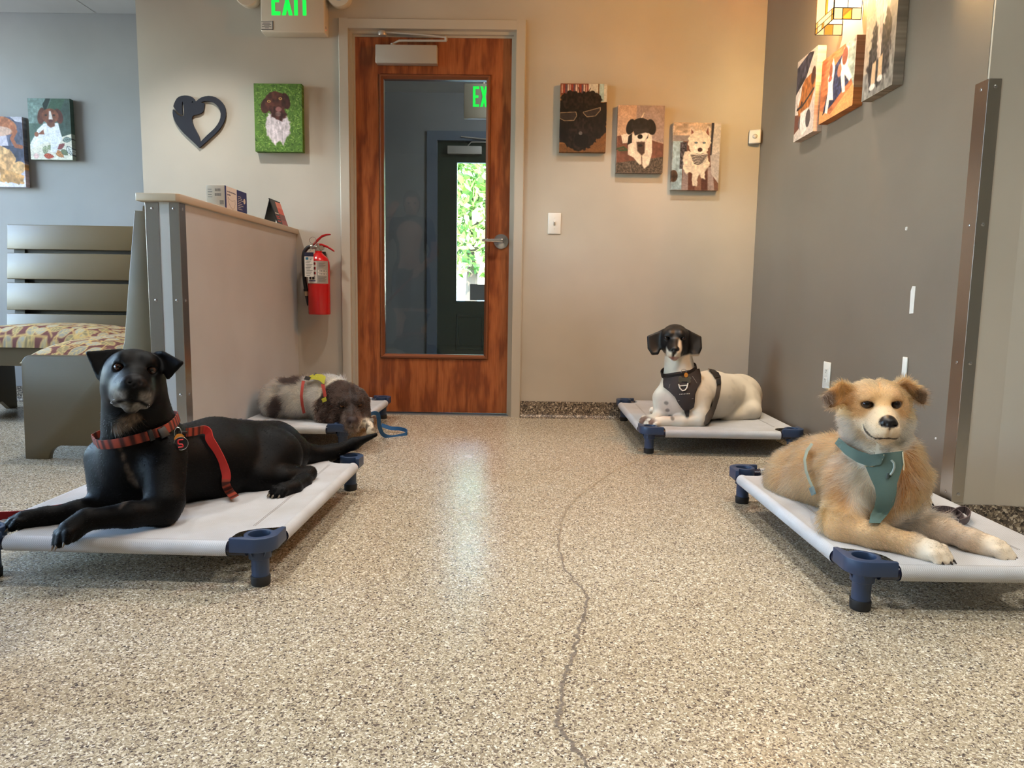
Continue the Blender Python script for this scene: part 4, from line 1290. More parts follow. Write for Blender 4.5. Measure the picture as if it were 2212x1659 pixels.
fb = slab_between((xb, ZC), (xm + 0.002, zap), cy0, cy1, 0.003, 'front_board', M_CALB, tc)
slab_between((xm, zap), (xa, ZC), cy0, cy1, 0.003, 'rear_board', M_CALB, tc)
slab_between((xb + 0.0012, ZC + 0.002), (xm + 0.0034, zap), cy0 + 0.0004, cy0 + (cy1 - cy0) * 0.45, -0.0002, 'dark_cover', mat('charcoal_print', lin(58, 56, 58), 0.5), fb)
sl = (xm + 0.0022 - xb) / (zap - ZC)
for k, (t0, t1) in enumerate(((0.0, 0.25), (0.25, 0.5), (0.5, 0.75), (0.75, 1.0))):
    z0_, z1_ = ZC + 0.002 + (zap - ZC - 0.006) * t0, ZC + 0.002 + (zap - ZC - 0.006) * t1
    colr = [lin(150, 66, 66), lin(112, 44, 44), lin(214, 84, 66), lin(222, 130, 112)][k]
    slab_between((xb + 0.0016 + sl * (z0_ - ZC), z0_), (xb + 0.0016 + sl * (z1_ - ZC), z1_), cy0 + (cy1 - cy0) * 0.45, cy1 - 0.0004, -0.0003, 'photo_band', mat('calendar_red_%d' % k, colr, 0.4), fb)
for k, zz in enumerate((0.062, 0.046, 0.036, 0.02)):
    xz = xb + 0.0019 + sl * zz
    MB().box((xz, cy0 + 0.006, ZC + zz), (xz + 0.0006, cy0 + (cy1 - cy0) * (0.38 - 0.05 * (k % 2)), ZC + zz + 0.005)).build('lettering', PAPER if k < 1 else mat('red_ink', lin(196, 64, 60), 0.5), fb)
MB().tube([(xm, cy0, zap + 0.001), (xm, cy1, zap + 0.001)], 0.004, 8).build('spiral_binding', M_BLACK, tc)
MB().box((xm - 0.02, cy0 + 0.01, ZC), (xm + 0.032, cy0 + 0.014, ZC + 0.002)).build('base_tie', M_CALB, tc)

# ================================================================== benches
def leaf_fabric(w_, h_, asp, seed, sc=1.0):
    im = Img(w_, h_, asp, (114, 70, 65), seed)
    r = im.rng
    st = 0.098 * sc
    k = 0
    for j in range(int(asp / st) + 2):
        for i in range(int(1 / st) + 2):
            x, y = (i + 0.5 * (j % 2) - 0.3 + 0.35 * r.random()) * st * 1.02, (j - 0.3 + 0.35 * r.random()) * st
            a = r.random() * 6.28
            ln = st * (1.0 + 0.35 * r.random())
            im.line([(x - 0.7 * ln * math.cos(a), y - 0.7 * ln * math.sin(a)), (x - 0.5 * ln * math.cos(a), y - 0.5 * ln * math.sin(a)), (x - 1.3 * ln * math.cos(a + 0.7), y - 1.3 * ln * math.sin(a + 0.7))], 0.09 * ln, (206, 172, 106))
            im.leaf(x, y, ln, ln * 0.66, math.degrees(a), [(152, 148, 134), (168, 164, 150), (142, 128, 94)][k % 3], (216, 186, 120))
            k += 1
    return im


M_FABRIC = tint_mat('leaf_upholstery', 0.75, 0.2, 700, 0.2)


def cushion(name, x0, x1, y0, y1, z0, z1, parent, seed, edge='x'):
    nx, ny = max(30, int((x1 - x0) / 0.0042)), max(30, int((y1 - y0) / 0.0042))
    im = leaf_fabric(nx, ny, (y1 - y0) / (x1 - x0), seed, 0.62 / (x1 - x0))
    sc = (x1 - x0)
    col = im.lin()
    X, Y = np.meshgrid(np.linspace(-1, 1, nx), np.linspace(-1, 1, ny))
    fall = lambda t: np.sqrt(np.clip(1 - np.abs(t) ** 7, 0, 1))
    crown = np.clip(1 - X ** 2, 0, 1) * np.clip(1 - Y ** 4, 0, 1)
    Z = z0 + (z1 - z0) * (0.62 * fall(X) * fall(Y) + 0.38 * crown)
    pts = np.stack([(x0 + x1) / 2 + X * (x1 - x0) / 2, (y0 + y1) / 2 + Y * (y1 - y0) / 2, Z], -1)
    return link(name, grid_mesh(name, pts, col), M_FABRIC, parent, smooth=180)


# bench along the partition, its end panel towards the camera
BP = 2.91
b2 = empty('waiting_bench', (-1.72, BP, 0), 'olive painted bench along the low partition, solid end panel towards the camera', 'bench', 'waiting room benches')
arc = lambda cx, cz, r, a0, a1, n=7: [(cx + r * math.cos(math.radians(a)), cz + r * math.sin(math.radians(a))) for a in np.linspace(a0, a1, n)]
endp = [(-2.034, 0.0), (-1.938, 0.0)] + arc(-1.878, 0.0, 0.058, 180, 95) + [(-1.52, 0.058)] + arc(-1.51, 0.0, 0.058, 85, 0) + [(-1.416, 0.0), (-1.416, 1.005), (-1.535, 1.008), (-1.575, 0.70), (-1.60, 0.49), (-1.612, 0.452), (-1.64, 0.43)] + arc(-1.985, 0.388, 0.041, 90, 175)
for yb in (BP, 4.02):
    MB().prism(endp, 'y', yb, yb + 0.026).build('end_panel', M_OLIVE, b2, bevel=0.003)
MB().box((-2.0, BP + 0.026, 0.36), (-1.60, 4.02, 0.40)).build('seat_board', M_OLIVE, b2)
MB().box((-2.02, BP + 0.026, 0.28), (-2.0, 4.02, 0.40)).build('front_rail', M_OLIVE, b2)
for k in range(4):
    zc = 0.60 + 0.125 * k
    xo = -1.585 + 0.12 * (zc - 0.5)
    MB().prism([(xo, zc - 0.055), (xo + 0.02, zc - 0.055), (xo + 0.034, zc + 0.055), (xo + 0.014, zc + 0.055)], 'y', BP + 0.026, 4.02).build('back_slat', M_OLIVE, b2)
cushion('seat_cushion', -2.035, -1.60, BP + 0.004, 4.02, 0.395, 0.497, b2, 21)

# bench along the alcove wall with an open slatted back
b1 = empty('waiting_bench', (-2.6, 4.2, 0), 'olive slat-back bench with leaf print cushion against the grey wall', 'bench', 'waiting room benches')
YB = 4.2
for za, zb_ in ((0.922, 1.063), (0.751, 0.901), (0.573, 0.730), (0.41, 0.552)):
    t0 = (za - 0.4) * 0.10
    t1 = (zb_ - 0.4) * 0.10
    MB().prism([(YB - 0.022 + t0, za), (YB + t0, za), (YB + t1, zb_), (YB - 0.022 + t1, zb_)], 'x', -2.985, -1.62 if False else -2.16).build('back_slat', M_OLIVE, b1, bevel=0.004)
for xx in (-2.93, -2.25):
    MB().prism([(YB + 0.004, 0.30), (YB + 0.06, 0.30), (YB + 0.12, 1.0), (YB + 0.066, 1.0)], 'x', xx - 0.03, xx + 0.03).build('back_post', mat('dark_olive', lin(52, 48, 40), 0.5), b1)
MB().box((-2.97, YB + 0.068, 0.42), (-2.18, YB + 0.08, 1.04)).build('back_board', mat('dark_olive', lin(52, 48, 40), 0.5), b1)  # darker than the slats, so the gaps between them read dark
MB().box((-3.0, 3.72, 0.30), (-2.06, YB - 0.02, 0.34)).build('seat_board', M_OLIVE, b1)
MB().box((-3.0, 3.70, 0.30), (-2.06, 3.722, 0.40)).build('front_rail', M_OLIVE, b1)
for xx in (-2.99, -2.08):
    MB().prism([(3.74, 0.0), (3.80, 0.0)] + [(3.86, 0.05), (4.10, 0.05), (4.16, 0.0), (4.22, 0.0), (4.22, 0.30), (3.72, 0.30)], 'x', xx - 0.013, xx + 0.013).build('end_panel', M_OLIVE, b1)
cushion('seat_cushion', -3.0, -2.045, 3.69, 4.19, 0.395, 0.512, b1, 22)

# ================================================================== raised dog cots
M_MESHCLOTH = mat('grey_cot_fabric', lin(198, 200, 204), 0.62, spec=0.3)
t_ = NT(M_MESHCLOTH)
v_ = t_.coords((1, 1, 1))
ch = t_.n('ShaderNodeTexChecker')
ch.inputs['Scale'].default_value = 420
ch.inputs['Color1'].default_value = lin(208, 210, 214)
ch.inputs['Color2'].default_value = lin(182, 184, 188)
t_.l(v_, ch.inputs['Vector'])
sp = t_.ramp(t_.noise(v_, 7, 4), [(0.32, lin(214, 208, 200)), (0.72, lin(255, 255, 255))])
t_.l(t_.mix(0.6, ch.outputs['Color'], sp, 'MULTIPLY'), t_.b.inputs['Base Color'])
t_.bump(ch.outputs['Fac'], 0.25, 0.0006)
M_NAVYP = mat('navy_plastic', lin(44, 62, 92), 0.42)
M_NAVYT = mat('navy_enamel_tube', lin(22, 26, 48), 0.25)
M_FOOT = mat('black_rubber_foot', lin(26, 26, 28), 0.6)
M_STITCH = mat('cot_stitching', lin(140, 136, 132), 0.7)
HB = 0.126
OF = 0.027
ZT = 0.097
TR = 0.0165


def cot_meshes(A, B):
    a, b = A / 2, B / 2
    out = {}
    # tubes
    for nm, pts in (('tube_long', [(0, -b + 0.02, 0), (0, b - 0.02, 0)]), ('tube_short', [(-a + 0.02, 0, 0), (a - 0.02, 0, 0)])):
        out[nm] = MB().tube(pts, TR, 16).mesh(nm)
    # corner block: outline for the (+x, -y) corner
    th = np.radians(np.linspace(-90, 0, 9))
    pl = [(-0.056, -0.0445), (-0.002, -0.0465)] + [(0.0 + 0.0465 * math.cos(t), 0.0 + 0.0465 * math.sin(t)) for t in th] + [(0.0445, 0.056), (0.034, 0.058)] + [(0.036 * math.cos(t), 0.036 * math.sin(t)) for t in np.radians(np.linspace(48, 222, 14))] + [(-0.058, -0.034)]
    hole = [(0.0255 * math.cos(t), 0.0255 * math.sin(t)) for t in np.radians(np.linspace(0, 360, 28, endpoint=False))]
    bm = bmesh.new()
    for lp in (pl, hole):
        vs = [bm.verts.new((x, y, HB - 0.034)) for x, y in lp]
        for i in range(len(vs)):
            bm.edges.new((vs[i], vs[(i + 1) % len(vs)]))
    bmesh.ops.triangle_fill(bm, use_beauty=True, edges=bm.edges[:])
    r = bmesh.ops.extrude_face_region(bm, geom=bm.faces[:])
    for v in r['geom']:
        if isinstance(v, bmesh.types.BMVert):
            v.co.z = HB
    bmesh.ops.recalc_face_normals(bm, faces=bm.faces)
    es = [e for e in bm.edges if len(e.link_faces) == 2 and e.calc_face_angle(0) > 0.6 and abs(e.verts[0].co.z - e.verts[1].co.z) < 1e-5]
    bmesh.ops.bevel(bm, geom=es, offset=0.002, segments=2, profile=0.5, affect='EDGES')
    me = bpy.data.meshes.new('corner_block')
    bm.to_mesh(me)
    bm.free()
    smooth_mesh(me, 35)
    out['corner_block'] = me
    lg = MB().lathe((0, 0, 0), [(0.0205, 0.022), (0.0208, 0.062), (0.022, 0.066), (0.0262, 0.068), (0.0265, 0.0925), (0.0245, 0.0926), (0.0235, 0.1), (0.0225, 0.085), (0.001, 0.084)], 28, caps=False)
    for k in range(6):
        t = math.pi / 3 * k + 0.2
        c_, s_ = math.cos(t), math.sin(t)
        n_ = np.array([-s_, c_, 0]) * 0.0015
        p0, p1, p2 = np.array([0.025 * c_, 0.025 * s_, 0.0918]), np.array([0.036 * c_, 0.036 * s_, 0.0918]), np.array([0.0255 * c_, 0.0255 * s_, 0.074])
        lg.add([p0 - n_, p1 - n_, p2 - n_, p0 + n_, p1 + n_, p2 + n_], [(0, 1, 2), (3, 5, 4), (0, 3, 4, 1), (1, 4, 5, 2), (2, 5, 3, 0)])
    out['leg'] = lg.mesh('leg')
    smooth_mesh(out['leg'], 35)
    out['foot'] = MB().lathe((0, 0, 0), [(0.0205, 0), (0.0225, 0.003), (0.0232, 0.021), (0.0222, 0.0235), (0.0205, 0.0238)], 28).mesh('foot')
    smooth_mesh(out['foot'], 35)
    # fabric sheet
    ao, bo = a + OF, b + OF
    nx, ny = 44, 56
    cut_x, cut_y = 0.068 + OF, 0.082 + OF
    yy_ = np.concatenate([np.linspace(-bo, -bo + cut_y, 14), np.linspace(-bo + cut_y, bo - cut_y, ny)[1:-1], np.linspace(bo - cut_y, bo, 14)])
    X = np.zeros((len(yy_), nx))
    for i, y in enumerate(yy_):
        s = np.clip((abs(y) - (bo - cut_y)) / cut_y, 0, 1)
        xm_ = ao - cut_x * math.sqrt(max(0, 1 - (1 - min(s * 1.9, 1)) ** 2))
        X[i] = np.linspace(-xm_, xm_, nx)
    Y = np.repeat(yy_[:, None], nx, 1)
    sag = 0.011 * np.clip(1 - (X / ao) ** 2, 0, 1) ** 0.7 * np.clip(1 - (Y / bo) ** 2, 0, 1) ** 0.7
    wr_ = 0.0012 * np.sin(X * 31 + Y * 17) * np.sin(Y * 23 - X * 9)
    Z = ZT + TR + 0.0022 - sag + wr_ * np.clip(1 - (X / ao) ** 4, 0, 1) * np.clip(1 - (Y / bo) ** 4, 0, 1)
    out['sheet'] = grid_mesh('fabric_sheet', np.stack([X, Y, Z], -1))
    smooth_mesh(out['sheet'], 180)
    out['sleeve_long'] = MB().tube([(0, y, 0) for y in np.linspace(-bo + cut_y - 0.012, bo - cut_y + 0.012, 8)], TR + 0.0022, 18, caps=False).mesh('sleeve')
    out['sleeve_short'] = MB().tube([(x, 0, 0) for x in np.linspace(-ao + cut_x - 0.004, ao - cut_x + 0.004, 8)], TR + 0.0022, 18, caps=False).mesh('sleeve')
    for k in ('sleeve_long', 'sleeve_short', 'tube_long', 'tube_short'):
        smooth_mesh(out[k], 50)
    st = []
    for dx in (0.075, 0.079):
        st.append(('y', dx))
    z_at = lambda x, y: ZT + TR + 0.0026 - 0.011 * max(0, 1 - (x / ao) ** 2) ** 0.7 * max(0, 1 - (y / bo) ** 2) ** 0.7 + 0.0012 * math.sin(x * 31 + y * 17) * math.sin(y * 23 - x * 9) * (1 - (x / ao) ** 4) * (1 - (y / bo) ** 4)
    sm_ = MB()
    for dx in (0.074, 0.079):
        sm_.tube([(ao - dx, y, z_at(ao - dx, y)) for y in np.linspace(-bo + 0.12, bo - 0.12, 30)], 0.0006, 4)
    out['stitch'] = sm_.mesh('seam_stitching')
    return out


def place(me, name, m, parent, loc=(0, 0, 0), rz=0.0):
    o = bpy.data.objects.new(name, me)
    COL.objects.link(o)
    o.parent = parent
    o.location = loc
    o.rotation_euler = (0, 0, rz)
    if not me.materials:
        me.materials.append(m)
    return o


def make_cot(meshes, A, B, ctr, rz, label):
    a, b = A / 2, B / 2
    o = empty('dog_cot', (ctr[0], ctr[1], 0), label, 'dog cot', 'raised dog cots')
    o.rotation_euler = (0, 0, rz)
    for sx in (-1, 1):
        place(meshes['tube_long'], 'frame_tube', M_NAVYT, o, (sx * (a + OF), 0, ZT))
    for sy in (-1, 1):
        place(meshes['tube_short'], 'frame_tube', M_NAVYT, o, (0, sy * (b + OF), ZT))
    for sx, sy, r in ((1, -1, 0), (1, 1, 90), (-1, 1, 180), (-1, -1, 270)):
        lg = place(meshes['leg'], 'leg', M_NAVYP, o, (sx * a, sy * b, 0))
        place(meshes['foot'], 'rubber_foot', M_FOOT, lg)
        place(meshes['corner_block'], 'corner_block', M_NAVYP, o, (sx * a, sy * b, 0), math.radians(r))
    sh = place(meshes['sheet'], 'fabric_sheet', M_MESHCLOTH, o)
    for sx in (-1, 1):
        place(meshes['sleeve_long'], 'fabric_sleeve', M_MESHCLOTH, sh, (sx * (a + OF), 0, ZT))
        place(meshes['stitch'], 'seam_stitching', M_STITCH, sh, rz=0 if sx > 0 else math.pi)
    for sy in (-1, 1):
        place(meshes['sleeve_short'], 'fabric_sleeve', M_MESHCLOTH, sh, (0, sy * (b + OF), ZT))
    return o


CB = 0.858
COTS = {}


def cot_from(corner, sgn, A, t, key, label):
    ax = np.array([math.cos(t), math.sin(t)])
    ay = np.array([-math.sin(t), math.cos(t)])
    c = np.array(corner) + sgn * ax * A / 2 + ay * CB / 2
    kk = round(A, 3)
    if kk not in COTS:
        COTS[kk] = cot_meshes(A, CB)
    return make_cot(COTS[kk], A, CB, c, t, label)


cot_from((-0.6157, 1.6688), -1, 0.659, -0.0169, 'c1', 'grey raised cot with navy legs carrying the black dog')
cot_from((0.7812, 1.5975), 1, 0.466, 0.0142, 'c4', 'grey raised cot with navy legs carrying the fluffy tan dog')
cot_from((0.584, 3.2457), 1, 0.640, -0.0076, 'c3', 'grey raised cot in the room corner under the black and white dog')
cot_from((-0.7893, 3.1805), -1, 0.440, -0.0172, 'c2', 'grey raised cot between the partition and the door under the brown and white dog')

# ================================================================== wall lamp of leaded glass
ya0, ya1 = 2.992, 3.168
px_ = 1.188
zb0, zt0 = 1.783, 2.075
wl_ = empty('wall_lamp', (XW, (ya0 + ya1) / 2, zb0), 'lit leaded glass wall lamp high on the right wall', 'lamp')
GL = {}


def lit_glass(name, c_, s_):
    """Coloured lamp glass: glows and lets part of the lamp's light through."""
    m = bpy.data.materials.new(name)
    m.use_nodes = True
    t = m.node_tree
    t.nodes.remove(t.nodes['Principled BSDF'])
    em = t.nodes.new('ShaderNodeEmission')
    em.inputs[0].default_value = c_
    em.inputs[1].default_value = s_
    tp = t.nodes.new('ShaderNodeBsdfTransparent')
    tp.inputs[0].default_value = (c_[0] * 0.85, c_[1] * 0.85, c_[2] * 0.85, 1)
    ad = t.nodes.new('ShaderNodeAddShader')
    t.links.new(em.outputs[0], ad.inputs[0])
    t.links.new(tp.outputs[0], ad.inputs[1])
    t.links.new(ad.outputs[0], t.nodes['Material Output'].inputs[0])
    return m


for nm, c_, s_ in (('cream', lin(255, 226, 170), 0.75), ('amber', lin(255, 190, 92), 0.5), ('white', lin(255, 240, 210), 1.5), ('honey', lin(255, 206, 124), 0.6)):
    GL[nm] = lit_glass('lit_%s_glass' % nm, c_, s_)
M_LEAD = mat('lead_came', lin(46, 36, 30), 0.4, 0.6)
lead = MB()


def face_panes(fn, W_, rows):
    """rows: (z0, z1, [(u0, u1, glass)]) on a face given by fn(u, z, out)."""
    for z0_, z1_, ps in rows:
        for u0, u1, g in ps:
            g_ = 0.0015
            q = [fn(u0 + g_, z0_ + g_, 0), fn(u1 - g_, z0_ + g_, 0), fn(u1 - g_, z1_ - g_, 0), fn(u0 + g_, z1_ - g_, 0)]
            q2 = [fn(u0 + g_, z0_ + g_, 0.003), fn(u1 - g_, z0_ + g_, 0.003), fn(u1 - g_, z1_ - g_, 0.003), fn(u0 + g_, z1_ - g_, 0.003)]
            MB().add(q + q2, [(0, 1, 2, 3), (4, 5, 6, 7), (0, 1, 5, 4), (1, 2, 6, 5), (2, 3, 7, 6), (3, 0, 4, 7)]).build('glass_pane', GL[g], wl_)
            for p, r in ((0, 1), (1, 2), (2, 3), (3, 0)):
                cs = [(u0, z0_), (u1, z0_), (u1, z1_), (u0, z1_)]
                lead.tube([fn(*cs[p], 0.0015), fn(*cs[r], 0.0015)], 0.0019, 5)


H_ = zt0 - zb0
Wf = ya1 - ya0
Ws = XW - 0.004 - px_
side = lambda y: (lambda u, z, o: (px_ + u, y + (o if y == ya0 else -o), z))
rows_s = [(zb0, zb0 + 0.042, [(0, Ws * 0.33, 'cream'), (Ws * 0.33, Ws * 0.66, 'amber'), (Ws * 0.66, Ws, 'cream')]), (zb0 + 0.042, zb0 + 0.2, [(0, Ws * 0.5, 'white'), (Ws * 0.5, Ws, 'white')]), (zb0 + 0.2, zt0, [(0, Ws * 0.33, 'honey'), (Ws * 0.33, Ws * 0.66, 'cream'), (Ws * 0.66, Ws, 'honey')])]
face_panes(side(ya0), Ws, rows_s)
face_panes(side(ya1), Ws, rows_s)
front = lambda u, z, o: (px_ + o, ya0 + u, z)
rows_f = [(zb0, zb0 + 0.022, [(0, 0.02, 'amber'), (0.02, 0.09, 'cream'), (0.09, 0.11, 'amber'), (0.11, 0.155, 'cream'), (0.155, Wf, 'amber')]), (zb0 + 0.022, zb0 + 0.044, [(0, 0.02, 'amber'), (0.02, 0.155, 'cream'), (0.155, Wf, 'honey')]),
          (zb0 + 0.044, zb0 + 0.25, [(0, 0.06, 'white'), (0.06, 0.085, 'amber'), (0.085, Wf, 'cream')]), (zb0 + 0.25, zt0, [(0, 0.09, 'honey'), (0.09, Wf, 'cream')])]
face_panes(front, Wf, rows_f)
lead.build('lead_came', M_LEAD, wl_)
MB().box((XW - 0.004, ya0 - 0.005, zb0 + 0.08), (XW - 0.0003, ya1 + 0.005, zt0 - 0.02)).build('back_plate', mat('bronze_plate', lin(70, 54, 40), 0.4, 0.7), wl_)
MB().tube([(XW - 0.004, (ya0 + ya1) / 2, 1.9), (1.245, (ya0 + ya1) / 2, 1.9), (1.245, (ya0 + ya1) / 2, 1.915)], 0.008, 8).lathe((1.245, (ya0 + ya1) / 2, 1.915), [(0.014, 0), (0.014, 0.03)], 12).build('lamp_holder', M_LEAD, wl_)
bl_ = MB().lathe((1.245, (ya0 + ya1) / 2, 1.945), [(0.012, 0), (0.026, 0.03), (0.03, 0.05), (0.024, 0.07), (0.006, 0.08)], 16).build('bulb', mat('lit_bulb', lin(255, 220, 160), 0.4, emit=lin(255, 214, 150), strength=25), wl_, smooth=60)
ld = bpy.data.lights.new('lamp_glow', 'POINT')
ld.energy = 118.0
ld.color = (1.0, 0.76, 0.47)
ld.shadow_soft_size = 0.03
lo_ = bpy.data.objects.new('lamp_glow', ld)
COL.objects.link(lo_)
lo_.location = (1.225, (ya0 + ya1) / 2, 1.965)

# ================================================================== outside the entrance
struct('ground_outside', MB().box((-14, 6.9, -0.25), (14, 40, -0.05)), mat('pale_paving', lin(190, 200, 210), 0.8))
tag(MB().box((-9, 15.0, -0.05), (9, 15.3, 0.78)).build('garden_wall', mat('pale_blue_render', lin(170, 196, 214), 0.8)), 'pale blue grey low wall seen outside through both doors', 'wall')


def leaf_cloud(name, mb_pts, n, size, cols, parent, seed):
    r = np.random.default_rng(seed)
    c = mb_pts(r, n)
    d = r.normal(size=(n, 3))
    d /= np.linalg.norm(d, axis=1)[:, None]
    e = np.cross(d, r.normal(size=(n, 3)))
    e /= np.linalg.norm(e, axis=1)[:, None]
    s = size * (0.6 + 0.8 * r.random(n))[:, None]
    v = np.stack([c - d * s, c + e * s * 0.45, c + d * s, c - e * s * 0.45], 1).reshape(-1, 3)
    me = bpy.data.meshes.new(name)
    fill_mesh(me, v, np.arange(len(v)).reshape(-1, 4))
    col = np.array([lin(*q)[:3] for q in cols])[r.integers(0, len(cols), n)]
    set_cols(me, np.repeat(col, 4, 0))
    o = link(name, me, tint_mat('leaf', 0.5), parent)
    o['kind'] = 'stuff'
    return o


GREENS = [(110, 150, 60), (150, 180, 84), (186, 200, 110), (84, 124, 52), (210, 206, 130)]
tr = empty('garden_tree', (-0.9, 12.6, -0.05), 'leafy green tree seen through the glass of both doors', 'tree')
MB().tube([(-0.9, 12.6, -0.05), (-0.85, 12.6, 1.6), (-0.8, 12.6, 2.6)], [0.12, 0.09, 0.06], 10).build('trunk', mat('bark', lin(96, 80, 64), 0.9), tr)


def cloud(r, n):
    p = r.normal(size=(n, 3))
    p /= np.linalg.norm(p, axis=1)[:, None]
    p *= r.random((n, 1)) ** 0.33
    return p * (2.6, 1.2, 1.35) + (-0.7, 12.6, 2.35)


leaf_cloud('foliage', cloud, 9000, 0.085, GREENS, tr, 5)
for k, (x, y) in enumerate(((-2.6, 10.0), (-0.75, 10.6), (1.3, 10.2))):
    def bush(r, n, x=x, y=y):
        p = r.normal(size=(n, 3)) * (0.2, 0.16, 0.14)
        p[:, 2] = np.abs(p[:, 2])
        return p + (x, y, 0.0)
    lf = leaf_cloud('shrub', bush, 900, 0.05, GREENS, None, 30 + k)
    lf['kind'] = 'thing'
    tag(lf, ['low green shrub outside, leftmost below the tree', 'low green shrub outside, middle one below the tree', 'low green shrub outside, rightmost below the tree'][k], 'shrub', 'shrubs outside')
# fill light without a fixture, added to brighten the vestibule
vl = bpy.data.lights.new('vestibule_fill', 'POINT')
vl.energy = 42
vl.color = (0.8, 0.9, 1.0)
vl.shadow_soft_size = 0.15
vo_ = bpy.data.objects.new('vestibule_fill', vl)
COL.objects.link(vo_)
vo_.location = (0.5, 5.6, 2.38)

# ================================================================== crack in the floor coating
crk = [(0.128, 0.93), (0.106, 1.029), (0.078, 1.09), (0.068, 1.124), (0.078, 1.17), (0.084, 1.24), (0.1, 1.31), (0.115, 1.38), (0.14, 1.5), (0.163, 1.605), (0.162, 1.657), (0.140, 1.72), (0.122, 1.80), (0.112, 1.95), (0.121, 2.099), (0.14, 2.25), (0.165, 2.36), (0.21, 2.5), (0.272, 2.642), (0.34, 2.8), (0.416, 2.948), (0.5, 3.07), (0.571, 3.181), (0.7, 3.33)]
cp = np.array(crk)
ts = np.linspace(0, len(cp) - 1, 900)
cx_ = np.interp(ts, np.arange(len(cp)), cp[:, 0])
cy_ = np.interp(ts, np.arange(len(cp)), cp[:, 1])
rr_ = np.random.default_rng(2)
jit = np.convolve(rr_.normal(size=920), np.ones(7) / 7, 'same')[:900] * 0.006
wd_ = np.interp(ts, [0, 6, 12, 18, 23], [0.008, 0.007, 0.005, 0.007, 0.006]) * (0.5 + np.abs(np.convolve(rr_.normal(size=920), np.ones(5) / 5, 'same')[:900]) * 1.2)
gx_ = np.gradient(cx_)
gy_ = np.gradient(cy_)
gl_ = np.hypot(gx_, gy_)
nx_, ny_ = -gy_ / gl_, gx_ / gl_
L_ = np.stack([cx_ + nx_ * (jit + wd_ / 2), cy_ + ny_ * (jit + wd_ / 2), np.full(900, 0.0006)], -1)
M_ = np.stack([cx_ + nx_ * jit, cy_ + ny_ * jit, np.full(900, 0.0011)], -1)
R_ = np.stack([cx_ + nx_ * (jit - wd_ / 2), cy_ + ny_ * (jit - wd_ / 2), np.full(900, 0.0006)], -1)
tt = np.clip((ts - 12) / 5, 0, 1)[:, None]
base_d = np.array(lin(128, 116, 103)[:3])
base_l = np.array(lin(166, 150, 123)[:3])
ccol = base_d * (1 - tt) + base_l * tt
ccol = ccol * (0.55 + 0.9 * rr_.random((900, 1)))
me = grid_mesh('floor_crack', np.stack([L_, M_, R_], 0), np.stack([ccol, ccol * 0.75, ccol], 0))
cr = link('floor_crack', me, tint_mat('crack_fill', 0.6))
tag(cr, 'meandering hairline crack patched in the speckled floor', 'crack')

